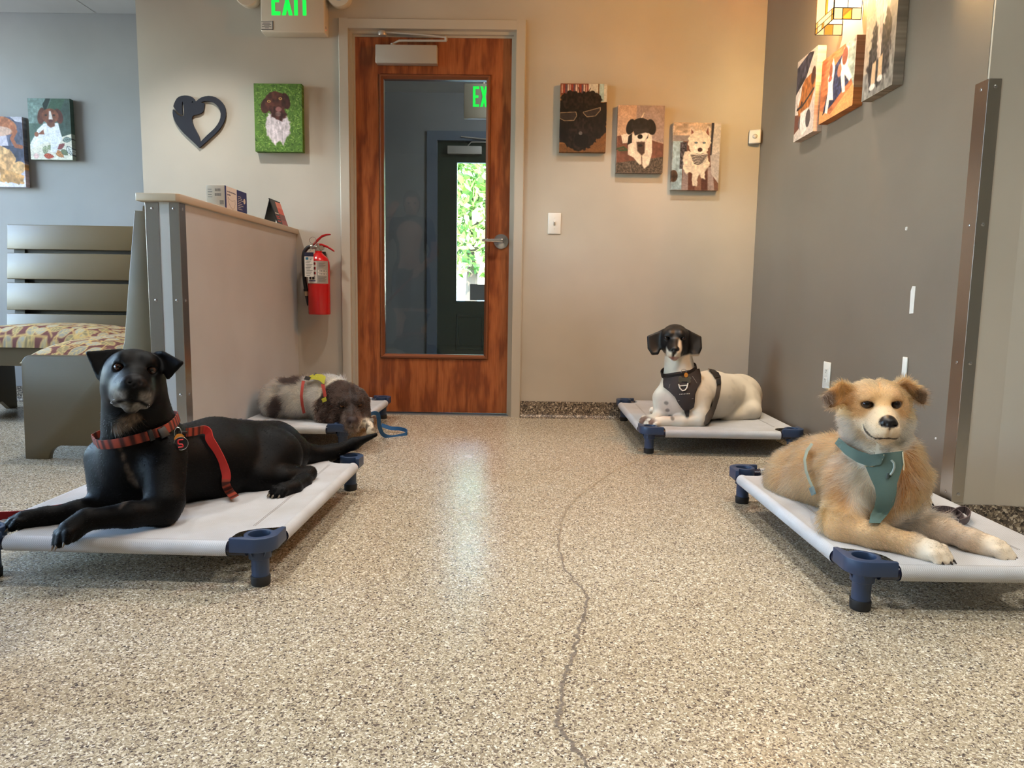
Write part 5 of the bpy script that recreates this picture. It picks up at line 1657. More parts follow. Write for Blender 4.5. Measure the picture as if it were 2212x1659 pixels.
# ================================================================== bodies: blended solids turned into one skin
class Body:
    def __init__(self, lo, hi, h):
        self.lo = np.array(lo, float)
        self.h = h
        self.n = np.ceil((np.array(hi) - self.lo) / h).astype(int) + 1
        self.F = np.full(self.n, 0.5, np.float32)

    def box(self, lo, hi):
        a = np.clip(np.floor((np.array(lo) - self.lo) / self.h).astype(int), 0, self.n - 1)
        b = np.clip(np.ceil((np.array(hi) - self.lo) / self.h).astype(int) + 1, 1, self.n)
        sl = tuple(slice(i, j) for i, j in zip(a, b))
        ax = [(np.arange(i, j) * self.h + o).astype(np.float32) for i, j, o in zip(a, b, self.lo)]
        return sl, ax[0][:, None, None], ax[1][None, :, None], ax[2][None, None, :]

    def _join(self, sl, d, k, sub=False):
        f = self.F[sl]
        if f.size == 0:
            return
        if sub:
            d = -d
            hh = np.clip(k - np.abs(f - d), 0, None) / k
            self.F[sl] = np.maximum(f, d) + hh * hh * (k * 0.25)
        else:
            hh = np.clip(k - np.abs(f - d), 0, None) / k
            self.F[sl] = np.minimum(f, d) - hh * hh * (k * 0.25)

    def cone(self, a, b, ra, rb, k=0.02, sub=False, flat=None):
        """Rounded cone from a (radius ra) to b (radius rb). flat=(axis, s): squash by s along a unit axis."""
        a, b = np.array(a, float), np.array(b, float)
        m = max(ra, rb) + k + 3 * self.h
        sl, X, Y, Z = self.box(np.minimum(a, b) - m, np.maximum(a, b) + m)
        px, py, pz = X - a[0], Y - a[1], Z - a[2]
        v = b - a
        if flat is not None:
            ax, s = np.array(flat[0], float), flat[1]
            ax = ax / np.linalg.norm(ax)
            # stretch space along the axis about the segment
            t = np.clip((px * v[0] + py * v[1] + pz * v[2]) / (v @ v), 0, 1)
            qx, qy, qz = px - t * v[0], py - t * v[1], pz - t * v[2]
            c = (qx * ax[0] + qy * ax[1] + qz * ax[2])
            qx, qy, qz = qx + ax[0] * c * (1 / s - 1), qy + ax[1] * c * (1 / s - 1), qz + ax[2] * c * (1 / s - 1)
            d = np.sqrt(qx * qx + qy * qy + qz * qz) - (ra + (rb - ra) * t)
        else:
            t = np.clip((px * v[0] + py * v[1] + pz * v[2]) / (v @ v + 1e-12), 0, 1)
            d = np.sqrt((px - t * v[0]) ** 2 + (py - t * v[1]) ** 2 + (pz - t * v[2]) ** 2) - (ra + (rb - ra) * t)
        self._join(sl, d, k, sub)
        return self

    def chain(self, pts, rs, k=0.02):
        for i in range(len(pts) - 1):
            self.cone(pts[i], pts[i + 1], rs[i], rs[i + 1], k)
        return self

    def ell(self, c, r, R=None, k=0.02, sub=False):
        """Ellipsoid with radii r along the columns of R."""
        c = np.array(c, float)
        r = np.array(r, float)
        m = r.max() + k + 3 * self.h
        sl, X, Y, Z = self.box(c - m, c + m)
        px, py, pz = X - c[0], Y - c[1], Z - c[2]
        R = np.eye(3) if R is None else np.array(R, float)
        q = [px * R[0, i] + py * R[1, i] + pz * R[2, i] for i in range(3)]
        k0 = np.sqrt(sum((q[i] / r[i]) ** 2 for i in range(3)))
        k1 = np.sqrt(sum((q[i] / r[i] ** 2) ** 2 for i in range(3))) + 1e-9
        self._join(sl, (k0 * (k0 - 1) / k1).astype(np.float32), k, sub)
        return self

    def tri(self, a, b, c, r, k=0.01, sub=False):
        """Rounded triangular sheet of half thickness r."""
        a, b, c = (np.array(q, float) for q in (a, b, c))
        m = r + k + 3 * self.h
        sl, X, Y, Z = self.box(np.minimum(np.minimum(a, b), c) - m, np.maximum(np.maximum(a, b), c) + m)
        p = np.stack(np.broadcast_arrays(X, Y, Z), -1)
        ba, cb, ac = b - a, c - b, a - c
        nor = np.cross(ba, ac)
        pa, pb, pc = p - a, p - b, p - c
        s = np.sign(pa @ np.cross(ba, nor)) + np.sign(pb @ np.cross(cb, nor)) + np.sign(pc @ np.cross(ac, nor))

        def seg(q, e):
            t = np.clip((q @ e) / (e @ e), 0, 1)[..., None]
            w_ = e * t - q
            return np.einsum('...i,...i', w_, w_)
        d2 = np.where(s < 2.0, np.minimum(np.minimum(seg(pa, ba), seg(pb, cb)), seg(pc, ac)), (pa @ nor) ** 2 / (nor @ nor))
        self._join(sl, (np.sqrt(d2) - r).astype(np.float32), k, sub)
        return self

    def sheet(self, tris, r, k=0.01):
        """Several triangular sheets joined as one flap before they blend into the body."""
        old = self.F
        self.F = np.full(self.n, 0.5, np.float32)
        for t in tris:
            self.tri(*t, r, 0.0015)
        g = self.F
        hh = np.clip(k - np.abs(old - g), 0, None) / k
        self.F = np.minimum(old, g) - hh * hh * (k * 0.25)
        return self

    def sample(self, p):
        q = (np.asarray(p, float) - self.lo) / self.h
        q = np.clip(q, 0, self.n - 1.001)
        i = q.astype(int)
        f = q - i
        F = self.F
        r = 0
        for dx in (0, 1):
            for dy in (0, 1):
                for dz in (0, 1):
                    wgt = (f[..., 0] if dx else 1 - f[..., 0]) * (f[..., 1] if dy else 1 - f[..., 1]) * (f[..., 2] if dz else 1 - f[..., 2])
                    r = r + wgt * F[i[..., 0] + dx, i[..., 1] + dy, i[..., 2] + dz]
        return r

    def grad(self, p, e=None):
        e = e or self.h * 1.5
        g = np.stack([self.sample(p + np.eye(3)[i] * e) - self.sample(p - np.eye(3)[i] * e) for i in range(3)], -1)
        return g / (np.linalg.norm(g, axis=-1, keepdims=True) + 1e-9)

    def cast(self, o, d, iso=0.0, far=1.5):
        """March from o along d until the field drops to iso; rows that miss end at far."""
        o, d = np.broadcast_arrays(np.asarray(o, float), np.asarray(d, float))
        mid = self.lo + self.h * (self.n - 1) / 2
        t = np.maximum(0, np.linalg.norm(o - mid, axis=-1) - np.linalg.norm(self.h * self.n) / 2)
        for _ in range(160):
            p = o + d * t[..., None]
            inside = np.all((p > self.lo) & (p < self.lo + self.h * (self.n - 1)), -1)
            v = np.where(inside, self.sample(p) - iso, 0.02)
            t = np.minimum(t + np.clip(v, 0, 0.03) * 0.8 + (v > 0.0008) * 0.0004, far)
        return o + d * t[..., None], t < far - 1e-3

    def out_from(self, c, d, iso=0.0):
        """From a point inside, go out along d to the last crossing (outer skin)."""
        ts = np.linspace(0, 0.45, 300)
        p = np.asarray(c)[None, None] + np.asarray(d)[:, None, :] * ts[None, :, None]
        f = self.sample(p) - iso
        res = []
        for row, dd in zip(f, np.asarray(d)):
            k = np.argmax(row > 0) if (row > 0).any() else len(ts) - 1
            res.append(np.asarray(c) + dd * ts[k])
        return np.array(res)

    def floor_cut(self, z, x1=None, y0=None):
        """Flatten whatever dips below z (only left of x1 / behind y0 when given)."""
        ax = [(np.arange(self.n[i]) * self.h + self.lo[i]).astype(np.float32) for i in range(3)]
        i1 = self.n[0] if x1 is None else int(np.searchsorted(ax[0], x1))
        j0 = 0 if y0 is None else int(np.searchsorted(ax[1], y0))
        s = (slice(0, i1), slice(j0, None))
        self.F[s] = np.maximum(self.F[s], z - ax[2][None, None, :])
        return self

    def mesh(self, name):
        F = self.F
        S = F < 0
        c = np.zeros(np.array(F.shape) - 1, np.int8)
        for dx in (0, 1):
            for dy in (0, 1):
                for dz in (0, 1):
                    c += S[dx:F.shape[0] - 1 + dx, dy:F.shape[1] - 1 + dy, dz:F.shape[2] - 1 + dz]
        act = (c > 0) & (c < 8)
        I = np.argwhere(act)
        idx = np.full(act.shape, -1, np.int32)
        idx[tuple(I.T)] = np.arange(len(I))
        off = np.array([(x, y, z) for x in (0, 1) for y in (0, 1) for z in (0, 1)])
        V = np.stack([F[tuple((I + o).T)] for o in off], 1)
        acc = np.zeros((len(I), 3))
        cnt = np.zeros(len(I))
        for a in range(8):
            for b in range(a + 1, 8):
                if np.abs(off[a] - off[b]).sum() != 1:
                    continue
                va, vb = V[:, a], V[:, b]
                m = (va < 0) != (vb < 0)
                t = np.where(m, va / np.where(m, va - vb, 1), 0)
                acc += np.where(m[:, None], off[a] + t[:, None] * (off[b] - off[a]), 0)
                cnt += m
        pts = (I + acc / cnt[:, None]) * self.h + self.lo
        quads = []
        for ax in range(3):
            s0 = [slice(1, -1)] * 3
            s1 = [slice(1, -1)] * 3
            s0[ax] = slice(0, -1)
            s1[ax] = slice(1, None)
            A, B = S[tuple(s0)], S[tuple(s1)]
            E = np.argwhere(A != B)
            if not len(E):
                continue
            fl = A[tuple(E.T)]
            base = E + np.array([0 if i == ax else 1 for i in range(3)])
            u, v = [i for i in range(3) if i != ax]
            du, dv = np.eye(3, dtype=int)[u], np.eye(3, dtype=int)[v]
            q = [idx[tuple((base - x).T)] for x in (du + dv, dv, 0 * du, du)]
            q = np.stack(q, 1)
            if ax == 1:
                fl = ~fl
            q = np.where(fl[:, None], q, q[:, ::-1])
            quads.append(q)
        Q = np.concatenate(quads)
        Q = Q[(Q >= 0).all(1)]
        me = bpy.data.meshes.new(name)
        # one smoothing pass keeps the skin even
        fill_mesh(me, pts, Q)
        smooth_mesh(me, 180)
        self.pts, self.quads = pts, Q
        return me


def unit(v):
    v = np.asarray(v, float)
    return v / (np.linalg.norm(v, axis=-1, keepdims=True) + 1e-12)


def smoothstep(a, b, x):
    t = np.clip((x - a) / (b - a), 0, 1)
    return t * t * (3 - 2 * t)


def noise3(p, s, seed=0):
    """Smooth lattice noise 0..1 for (n,3) points."""
    r = np.random.default_rng(seed).random((17, 17, 17))
    q = np.asarray(p) * s
    i = np.floor(q).astype(int)
    f = q - i
    f = f * f * (3 - 2 * f)
    o = 0
    for dx in (0, 1):
        for dy in (0, 1):
            for dz in (0, 1):
                w_ = (f[:, 0] if dx else 1 - f[:, 0]) * (f[:, 1] if dy else 1 - f[:, 1]) * (f[:, 2] if dz else 1 - f[:, 2])
                o = o + w_ * r[(i[:, 0] + dx) % 17, (i[:, 1] + dy) % 17, (i[:, 2] + dz) % 17]
    return o


class Frame:
    """Head frame: origin, forward (nose), up, dog's left."""

    def __init__(self, o, fwd, roll=0.0, up=(0, 0, 1)):
        self.o = np.array(o, float)
        f = unit(fwd)
        l = unit(np.cross(up, f))
        u = np.cross(f, l)
        c, s = math.cos(roll), math.sin(roll)
        self.f, self.l, self.u = f, c * l + s * u, -s * l + c * u
        self.R = np.stack([self.f, self.l, self.u], 1)

    def __call__(self, f, l, u):
        return self.o + self.f * f + self.l * l + self.u * u

    def local(self, p):
        return (np.asarray(p) - self.o) @ self.R


def sample_surface(pts, quads, n, rng, weight=None):
    tri = np.concatenate([quads[:, [0, 1, 2]], quads[:, [0, 2, 3]]])
    a, b, c = pts[tri[:, 0]], pts[tri[:, 1]], pts[tri[:, 2]]
    nn = np.cross(b - a, c - a)
    ar = np.linalg.norm(nn, axis=1) / 2
    if weight is not None:
        ar = ar * weight((a + b + c) / 3)
    i = rng.choice(len(tri), n, p=ar / ar.sum())
    u, v = rng.random(n), rng.random(n)
    m = u + v > 1
    u[m], v[m] = 1 - u[m], 1 - v[m]
    p = a[i] + (b[i] - a[i]) * u[:, None] + (c[i] - a[i]) * v[:, None]
    return p


M_HAIR = {}


def hair_mat(name, rough=0.4, rad_rough=0.5, ior=1.5):
    if name in M_HAIR:
        return M_HAIR[name]
    m = bpy.data.materials.new(name)
    m.use_nodes = True
    t = m.node_tree
    t.nodes.remove(t.nodes['Principled BSDF'])
    h = t.nodes.new('ShaderNodeBsdfHairPrincipled')
    try:
        h.model = 'CHIANG'
    except Exception:
        pass
    h.parametrization = 'COLOR'
    a = t.nodes.new('ShaderNodeAttribute')
    a.attribute_name = 'tint'
    t.links.new(a.outputs['Color'], h.inputs['Color'])
    h.inputs['Roughness'].default_value = rough
    h.inputs['Radial Roughness'].default_value = rad_rough
    h.inputs['IOR'].default_value = ior
    t.links.new(h.outputs[0], t.nodes['Material Output'].inputs[0])
    M_HAIR[name] = m
    return m


def make_fur(name, body, n, length_fn, dir_fn, col_fn, parent, seed, radius=0.0004, k=5, lift=0.35, curl=0.25, clump=0.0, weight=None, rough=0.4, keep=None, droop=0.25, ior=1.5, vary=0.5):
    """Coat of single hairs grown from the skin of a body."""
    rng = np.random.default_rng(seed)
    p = sample_surface(body.pts, body.quads, n, rng, weight)
    nrm = body.grad(p)
    if keep is not None:
        m = keep(p, nrm)
        p, nrm = p[m], nrm[m]
    n = len(p)
    L = length_fn(p) * (0.7 + 0.6 * rng.random(n))
    m = L > 0.0015
    p, nrm, L = p[m], nrm[m], L[m]
    n = len(p)
    d = dir_fn(p, nrm)
    d = d - nrm * np.sum(d * nrm, 1, keepdims=True)
    d = unit(d + 1e-6)
    if clump > 0:
        # neighbouring hairs lean the same way, in locks
        g = np.stack([noise3(p, 30, 40 + i) + 0.6 * noise3(p, 75, 50 + i) for i in range(3)], 1) - 0.8
        d = unit(d + clump * g * 2)
    j = rng.normal(size=(n, 3)) * curl
    d = unit(d + j)
    d = unit(d - nrm * np.minimum(0, np.sum(d * nrm, 1, keepdims=True)))
    s = np.linspace(0, 1, k)
    P_ = np.zeros((n, k, 3))
    P_[:, 0] = p - nrm * 0.0015
    cur = unit(d * (1 - lift) + nrm * (lift + 0.25))
    for q in range(1, k):
        P_[:, q] = P_[:, q - 1] + cur * (L / (k - 1))[:, None]
        cur = unit(cur * 0.75 + (d + nrm * lift * 0.6) * 0.35 - np.array([0, 0, 1]) * droop * L[:, None] * 4)
    cv = bpy.data.hair_curves.new(name)
    cv.add_curves([k] * n)
    cv.attributes['position'].data.foreach_set('vector', P_.astype(np.float32).ravel())
    ra = cv.attributes.get('radius') or cv.attributes.new('radius', 'FLOAT', 'POINT')
    prof = np.interp(s, [0, 0.6, 1], [1.0, 0.8, 0.15])
    ra.data.foreach_set('value', (np.ones((n, 1)) * prof[None] * radius).astype(np.float32).ravel())
    col = col_fn(p) * (1 - vary / 2 + vary * rng.random((n, 1)))
    rgba = np.ones((n, k, 4), np.float32)
    rgba[..., :3] = np.clip(col, 0.002, 0.95)[:, None, :]
    ta = cv.attributes.new('tint', 'FLOAT_COLOR', 'POINT')
    ta.data.foreach_set('color', rgba.ravel())
    cv.materials.append(hair_mat('fur_%d_%d' % (int(rough * 100), int(ior * 100)), rough, 0.5, ior))
    o = bpy.data.objects.new(name, cv)
    COL.objects.link(o)
    o.parent = parent
    o.matrix_parent_inverse = wm(parent).inverted()
    return o


def loop_strap(body, c, axis, width, th, off, name, m, parent, n=72, start=None, arc=None, tint=None, ref=None, smooth_n=5):
    """Strap lying on the skin: section of the body by a plane through c. arc limits it to a range of degrees measured from ref."""
    axis = unit(axis)
    ref = np.array([0, 0, 1.0]) if ref is None else np.array(ref, float)
    e1 = unit(ref - axis * np.dot(ref, axis))
    e2 = np.cross(axis, e1)
    a0, a1 = arc if arc else (0, 360)
    ang = np.radians(np.linspace(a0, a1, n, endpoint=arc is not None))
    d = np.cos(ang)[:, None] * e1 + np.sin(ang)[:, None] * e2
    rows = []
    for s in (-0.5, 0, 0.5):
        q = body.out_from(np.asarray(c) + axis * s * width, d)
        r = np.linalg.norm(q - (np.asarray(c) + axis * s * width), axis=1)
        ker = np.ones(smooth_n) / smooth_n
        if arc is None:
            r2 = np.convolve(np.concatenate([r[-smooth_n:], r, r[:smooth_n]]), ker, 'same')[smooth_n:-smooth_n]
        else:
            pad = np.concatenate([[r[0]] * smooth_n, r, [r[-1]] * smooth_n])
            r2 = np.convolve(pad, ker, 'same')[smooth_n:-smooth_n]
        rows.append((r2, s))
    rr = np.maximum(np.maximum(rows[0][0], rows[1][0]), rows[2][0]) * 0.5 + (rows[0][0] + rows[1][0] + rows[2][0]) / 6
    rr = np.minimum(rr, np.median(rr) * 1.16)
    sec = [(-0.5, off), (-0.5, off + th * 0.8), (-0.42, off + th), (0.42, off + th), (0.5, off + th * 0.8), (0.5, off), ]
    pts = np.zeros((n, len(sec), 3))
    for j, (s, h_) in enumerate(sec):
        base = rr if True else rows[1][0]
        pts[:, j] = np.asarray(c) + axis * s * width + d * (base + h_)[:, None]
    me = bpy.data.meshes.new(name)
    k = len(sec)
    idx = np.arange(n * k).reshape(n, k)
    nxt = np.roll(idx, -1, 0) if arc is None else None
    fs = []
    rng_i = range(n if arc is None else n - 1)
    for i in rng_i:
        i2 = (i + 1) % n
        for j in range(k):
            fs.append((idx[i, j], idx[i, (j + 1) % k], idx[i2, (j + 1) % k], idx[i2, j]))
    if arc is not None:
        fs += [tuple(idx[0]), tuple(idx[-1][::-1])]
    me.from_pydata(pts.reshape(-1, 3).tolist(), [], [tuple(int(q) for q in f) for f in fs])
    bm = bmesh.new()
    bm.from_mesh(me)
    bmesh.ops.recalc_face_normals(bm, faces=bm.faces)
    bm.to_mesh(me)
    bm.free()
    if tint is not None:
        tt_ = np.repeat(np.arange(n)[:, None], k, 1)
        set_cols(me, tint(tt_ / n, np.repeat(np.array([s for s, _ in sec])[None], n, 0)).reshape(-1, 3))
    o = link(name, me, m, parent, smooth=50)
    return o, pts


def ribbon(name, pts, width, th, m, parent=None, side=None, twist=None, tint=None):
    """Flat webbing along a path; side: direction of the width at each point (one vector or a list)."""
    p = np.array(pts, float)
    # Catmull-Rom resample
    out, sd = [], []
    n = len(p)
    side = np.array(side if side is not None else (0, 0, 1.0), float)
    if side.ndim == 1:
        side = np.repeat(side[None], n, 0)
    for i in range(n - 1):
        p0, p1, p2, p3 = p[max(i - 1, 0)], p[i], p[i + 1], p[min(i + 2, n - 1)]
        for t in np.linspace(0, 1, 8, endpoint=False):
            out.append(0.5 * ((2 * p1) + (-p0 + p2) * t + (2 * p0 - 5 * p1 + 4 * p2 - p3) * t * t + (-p0 + 3 * p1 - 3 * p2 + p3) * t ** 3))
            sd.append(side[i] * (1 - t) + side[i + 1] * t)
    out.append(p[-1])
    sd.append(side[-1])
    out, sd = np.array(out), unit(np.array(sd))
    tg_ = unit(np.gradient(out, axis=0))
    sd = unit(sd - tg_ * np.sum(sd * tg_, 1, keepdims=True))
    nr = np.cross(tg_, sd)
    w2, t2 = width / 2, th / 2
    sec = [(-w2, -t2), (w2, -t2), (w2, t2), (-w2, t2)]
    v = np.stack([out + sd * a + nr * b for a, b in sec], 1)
    m_ = len(out)
    idx = np.arange(m_ * 4).reshape(m_, 4)
    fs = [(idx[i, j], idx[i, (j + 1) % 4], idx[i + 1, (j + 1) % 4], idx[i + 1, j]) for i in range(m_ - 1) for j in range(4)] + [tuple(idx[0]), tuple(idx[-1])]
    me = bpy.data.meshes.new(name)
    me.from_pydata(v.reshape(-1, 3).tolist(), [], [tuple(int(q) for q in f) for f in fs])
    bm = bmesh.new()
    bm.from_mesh(me)
    bmesh.ops.recalc_face_normals(bm, faces=bm.faces)
    bm.to_mesh(me)
    bm.free()
    if tint is not None:
        set_cols(me, tint(np.repeat(np.linspace(0, 1, m_)[:, None], 4, 1), np.repeat(np.array([[-.5, .5, .5, -.5]]), m_, 0)).reshape(-1, 3))
    return link(name, me, m, parent, smooth=40)


def finish_body(body, name, label, colour, gloss, cat='dog', mname='dog_skin', spec=0.4, loc=None):
    me = body.mesh(name)
    v = body.pts
    set_cols(me, colour(v))
    g = me.attributes.new('gloss', 'FLOAT', 'POINT')
    g.data.foreach_set('value', gloss(v).astype(np.float32))
    o = link(name, me, tint_mat(mname, spec=spec, rough_attr=True, bump_scale=1300, bump=0.25))
    tag(o, label, cat, 'dogs resting on the cots')
    return o


M_EYE = {}


def eyeball(fr, f, l, u, r, parent, iris, name='eye'):
    """Glossy eye: dark pupil, coloured iris, dark rim, looking along the head's forward axis (towards the camera)."""
    c = fr(f, l, u)
    n = 20
    th = np.linspace(0, math.pi, n)
    ph = np.linspace(0, 2 * math.pi, n + 1)
    look = unit(CAM - c)
    a = unit(np.cross(look, (0, 0, 1.0)))
    b = np.cross(a, look)
    T, Ph = np.meshgrid(th, ph, indexing='ij')
    pts = c + r * (np.cos(T)[..., None] * look + (np.sin(T) * np.cos(Ph))[..., None] * a + (np.sin(T) * np.sin(Ph))[..., None] * b)
    col = np.zeros(pts.shape)
    dg = np.degrees(T)[..., None]
    ir = np.array(lin(*iris)[:3])
    col = np.where(dg < 24, 0.002, np.where(dg < 48, ir, np.where(dg < 56, 0.005, np.array(lin(70, 56, 50)[:3]))))
    return link(name, grid_mesh(name, pts, col), tint_mat('wet_eye', 0.06, 0.5), parent, smooth=180)


def paw(B, wrist, tip, up, r=0.024, spread=0.011, claws=None, k=0.003, side=None):
    """Foot: a pad with four toes side by side, lying from wrist to tip."""
    wrist, tip, up = np.array(wrist, float), np.array(tip, float), unit(up)
    f = unit(tip - wrist)
    s = unit(np.cross(up, f)) if side is None else unit(side)
    L = np.linalg.norm(tip - wrist)
    B.cone(wrist, wrist + f * L * 0.5, r * 1.0, r * 1.05, 0.012)
    cl = []
    for i, (q, ln) in enumerate(((-1.5, 0.86), (-0.5, 1.0), (0.5, 1.0), (1.5, 0.86))):
        a = wrist + f * L * 0.45 + s * q * spread * 0.85 + up * r * 0.10
        m = wrist + f * L * 0.78 * ln + s * q * spread * 1.18 + up * r * 0.20
        e = wrist + f * L * (ln - 0.05) + s * q * spread * 1.26 - up * r * 0.25
        B.cone(a, m, r * 0.46, r * 0.45, k)
        B.cone(m, e, r * 0.45, r * 0.38, k)
        c0 = e + f * r * 0.22 + up * r * 0.05
        c1 = c0 + f * r * 0.42 - up * r * 0.30
        cl.append((c0, c1))
    return cl


def claws_mesh(cl, parent, col, r=0.0035):
    for a, b in cl:
        mid = (a + b) / 2 + np.array([0, 0, 0.001])
        MB().tube([a, mid, b], [r, r * 0.75, r * 0.2], 7).build('claw', mat('claw_%d' % col[0], lin(*col), 0.35), parent, smooth=60)

# ================================================================== black dog (left front cot)
SZ = 0.108     # top of the cot fabric where a dog lies
B = Body((-1.42, 1.50, 0.05), (-0.40, 2.72, 0.66), 0.0042)
H1 = Frame(P(290, 811, 1.80), unit(CAM + np.array([0.002, 0, -0.16]) - P(290, 811, 1.80)), -0.145)


def dog_head(B, H, s=1.0, muz=1.0, skull=1.0, jowl=1.0, brow=1.0, cheek=1.0, mw=1.0, k=0.016):
    """Shared head build: skull, brow, cheeks, muzzle, jaw, nose, sockets."""
    R = H.R
    e = lambda c, r, k_=k, sub=False: B.ell(H(*[q * s for q in c]), [q * s for q in r], R, k_ * s, sub)
    e((-0.012, 0, 0.018), (0.076, 0.064 * skull, 0.048))
    e((0.032, 0.024, 0.034), (0.036, 0.026, 0.026 * brow), 0.014)
    e((0.032, -0.024, 0.034), (0.036, 0.026, 0.026 * brow), 0.014)
    for sg_ in (-1, 1):
        e((0.0, sg_ * 0.043, -0.022), (0.056, 0.028 * cheek, 0.046), 0.03)
    m = 0.095 * muz
    B.cone(H(0.035 * s, 0, -0.012 * s), H((0.05 + m) * s, 0, -0.020 * s), 0.042 * s * mw, 0.030 * s * mw, 0.022 * s)
    for sg_ in (-1, 1):
        e((0.045 + m * 0.62, sg_ * 0.019 * mw, -0.034), (0.044 * muz, 0.021 * mw, 0.026 * jowl), 0.010)
        e((0.045 + m * 0.15, sg_ * 0.026 * mw, -0.036 * jowl), (0.040, 0.017 * mw, 0.030 * jowl), 0.014)
    B.cone(H(0.0, 0, -0.055 * s), H((0.04 + m * 0.72) * s, 0, -0.057 * s * jowl), 0.030 * s, 0.017 * s * mw, 0.012 * s)
    e((0.057 + m, 0, -0.005), (0.016, 0.0185 * mw, 0.0150), 0.006)
    B.cone(H(0.055 * s, 0, 0.004 * s), H((0.036 + m) * s, 0, -0.003 * s), 0.026 * s, 0.0165 * s, 0.014 * s)
    # nostrils, philtrum, mouth line, eye sockets
    for sg_ in (-1, 1):
        e((0.071 + m, sg_ * 0.0085 * mw, -0.006), (0.007, 0.0036, 0.0042), 0.003, True)
        e((0.064 + m, sg_ * 0.0155 * mw, -0.010), (0.006, 0.0045, 0.0024), 0.003, True)
    B.tri(H((0.080 + m) * s, 0, -0.012 * s), H((0.05 + m) * s, 0, -0.03 * s), H((0.075 + m) * s, 0, -0.046 * s), 0.0006 * s, 0.005 * s, True)
    return m


def eye_sockets(B, H, s, f, l, u, r):
    for sg_ in (-1, 1):
        B.ell(H(f * s, sg_ * l * s, (u + 0.0005) * s), np.array([r * 1.6, r * 1.42, r * 1.12]) * s, H.R, 0.006 * s, True)
        # upper lid
        B.cone(H((f - 0.001) * s, sg_ * (l - r * 1.1) * s, (u + r * 1.2) * s), H((f - 0.008) * s, sg_ * (l + r * 1.15) * s, (u + r * 0.95) * s), 0.0036 * s, 0.0034 * s, 0.006 * s)
        B.cone(H((f - 0.002) * s, sg_ * (l - r * 1.1) * s, (u - r * 1.1) * s), H((f - 0.008) * s, sg_ * (l + r * 1.1) * s, (u - r * 0.95) * s), 0.003 * s, 0.003 * s, 0.006 * s)


def nose_mask(q, m, mw=1.0):
    d = np.sqrt(((q[:, 0] - 0.057 - m) / 0.0165) ** 2 + (q[:, 1] / (0.0195 * mw)) ** 2 + ((q[:, 2] + 0.005) / 0.016) ** 2)
    return smoothstep(1.32, 1.16, d)


# trunk
B.ell(P(300, 1015, 1.91), (0.093, 0.11, 0.125), k=0.03)
B.cone(P(318, 1008, 1.93), P(455, 1000, 2.12), 0.108, 0.122, 0.04)
B.cone(P(455, 1000, 2.12), P(560, 990, 2.30), 0.122, 0.10, 0.04)
B.ell(P(596, 985, 2.38), (0.105, 0.10, 0.105), k=0.04)
B.cone(P(470, 950, 2.16), P(590, 955, 2.36), 0.06, 0.065, 0.04)
# neck
B.cone(P(300, 985, 1.88), P(291, 850, 1.845), 0.09, 0.076, 0.035)
B.cone(P(345, 960, 1.96), P(300, 850, 1.87), 0.07, 0.05, 0.03)
# shoulders
B.cone(P(352, 985, 1.85), P(356, 1085, 1.775), 0.060, 0.045, 0.03)
B.cone(P(232, 990, 1.90), P(232, 1075, 1.85), 0.056, 0.042, 0.03)
# near foreleg: elbow, wrist, foot hanging over the front tube
el = P(352, 1105, 1.765)
B.chain([P(356, 1085, 1.775), el, P(280, 1112, 1.70), P(195, 1122, 1.655)], [0.045, 0.036, 0.030, 0.0245], 0.015)
cl1 = paw(B, P(185, 1122, 1.65), P(118, 1173, 1.585), unit((-0.35, -0.25, 0.9)), 0.026, 0.0125)
# far foreleg
B.chain([P(232, 1075, 1.85), P(222, 1092, 1.84), P(165, 1108, 1.79), P(100, 1117, 1.75)], [0.042, 0.036, 0.029, 0.024], 0.015)
cl1 += paw(B, P(98, 1117, 1.75), P(8, 1134, 1.70), unit((0, 0, 1)), 0.025, 0.0125)
# haunch and hind leg
B.ell(P(588, 985, 2.26), (0.085, 0.075, 0.088), k=0.03)
B.cone(P(600, 985, 2.25), P(556, 1032, 2.14), 0.072, 0.05, 0.03)
B.chain([P(556, 1036, 2.14), P(610, 1034, 2.17), P(668, 1022, 2.24)], [0.046, 0.034, 0.023], 0.018)
B.chain([P(668, 1024, 2.245), P(655, 1042, 2.18), P(632, 1055, 2.10)], [0.021, 0.023, 0.023], 0.012)
cl1 += paw(B, P(634, 1055, 2.10), P(588, 1066, 2.03), unit((0, 0, 1)), 0.024, 0.0115)
# tail
B.chain([P(640, 975, 2.43), P(668, 982, 2.47), P(715, 978, 2.52), P(765, 958, 2.57), P(812, 939, 2.60)], [0.05, 0.032, 0.026, 0.019, 0.007], 0.02)
# head
dog_head(B, H1, 1.0, 0.82, 1.0, 1.15, 1.0, 1.02, 1.15)
EY = (0.0510, 0.0354, 0.0205, 0.0112)
eye_sockets(B, H1, 1.0, 0.0605, 0.0354, 0.0205, 0.0096)


def ear_px(B, tris, r, k=0.008):
    B.sheet([[P(*q) for q in t] for t in tris], r, k)


# folded ears: a lifted base and a tip that drops outwards
ear_px(B, [((262, 757, 1.83), (236, 780, 1.81), (190, 763, 1.795)), ((190, 763, 1.795), (236, 780, 1.81), (213, 815, 1.785)), ((262, 757, 1.83), (236, 780, 1.81), (245, 790, 1.84))], 0.0052, 0.012)
ear_px(B, [((332, 768, 1.83), (352, 788, 1.81), (392, 784, 1.795)), ((340, 762, 1.825), (352, 762, 1.815), (392, 784, 1.795)), ((392, 784, 1.795), (352, 788, 1.81), (363, 816, 1.785)), ((332, 768, 1.83), (352, 762, 1.815), (350, 795, 1.83))], 0.0052, 0.012)
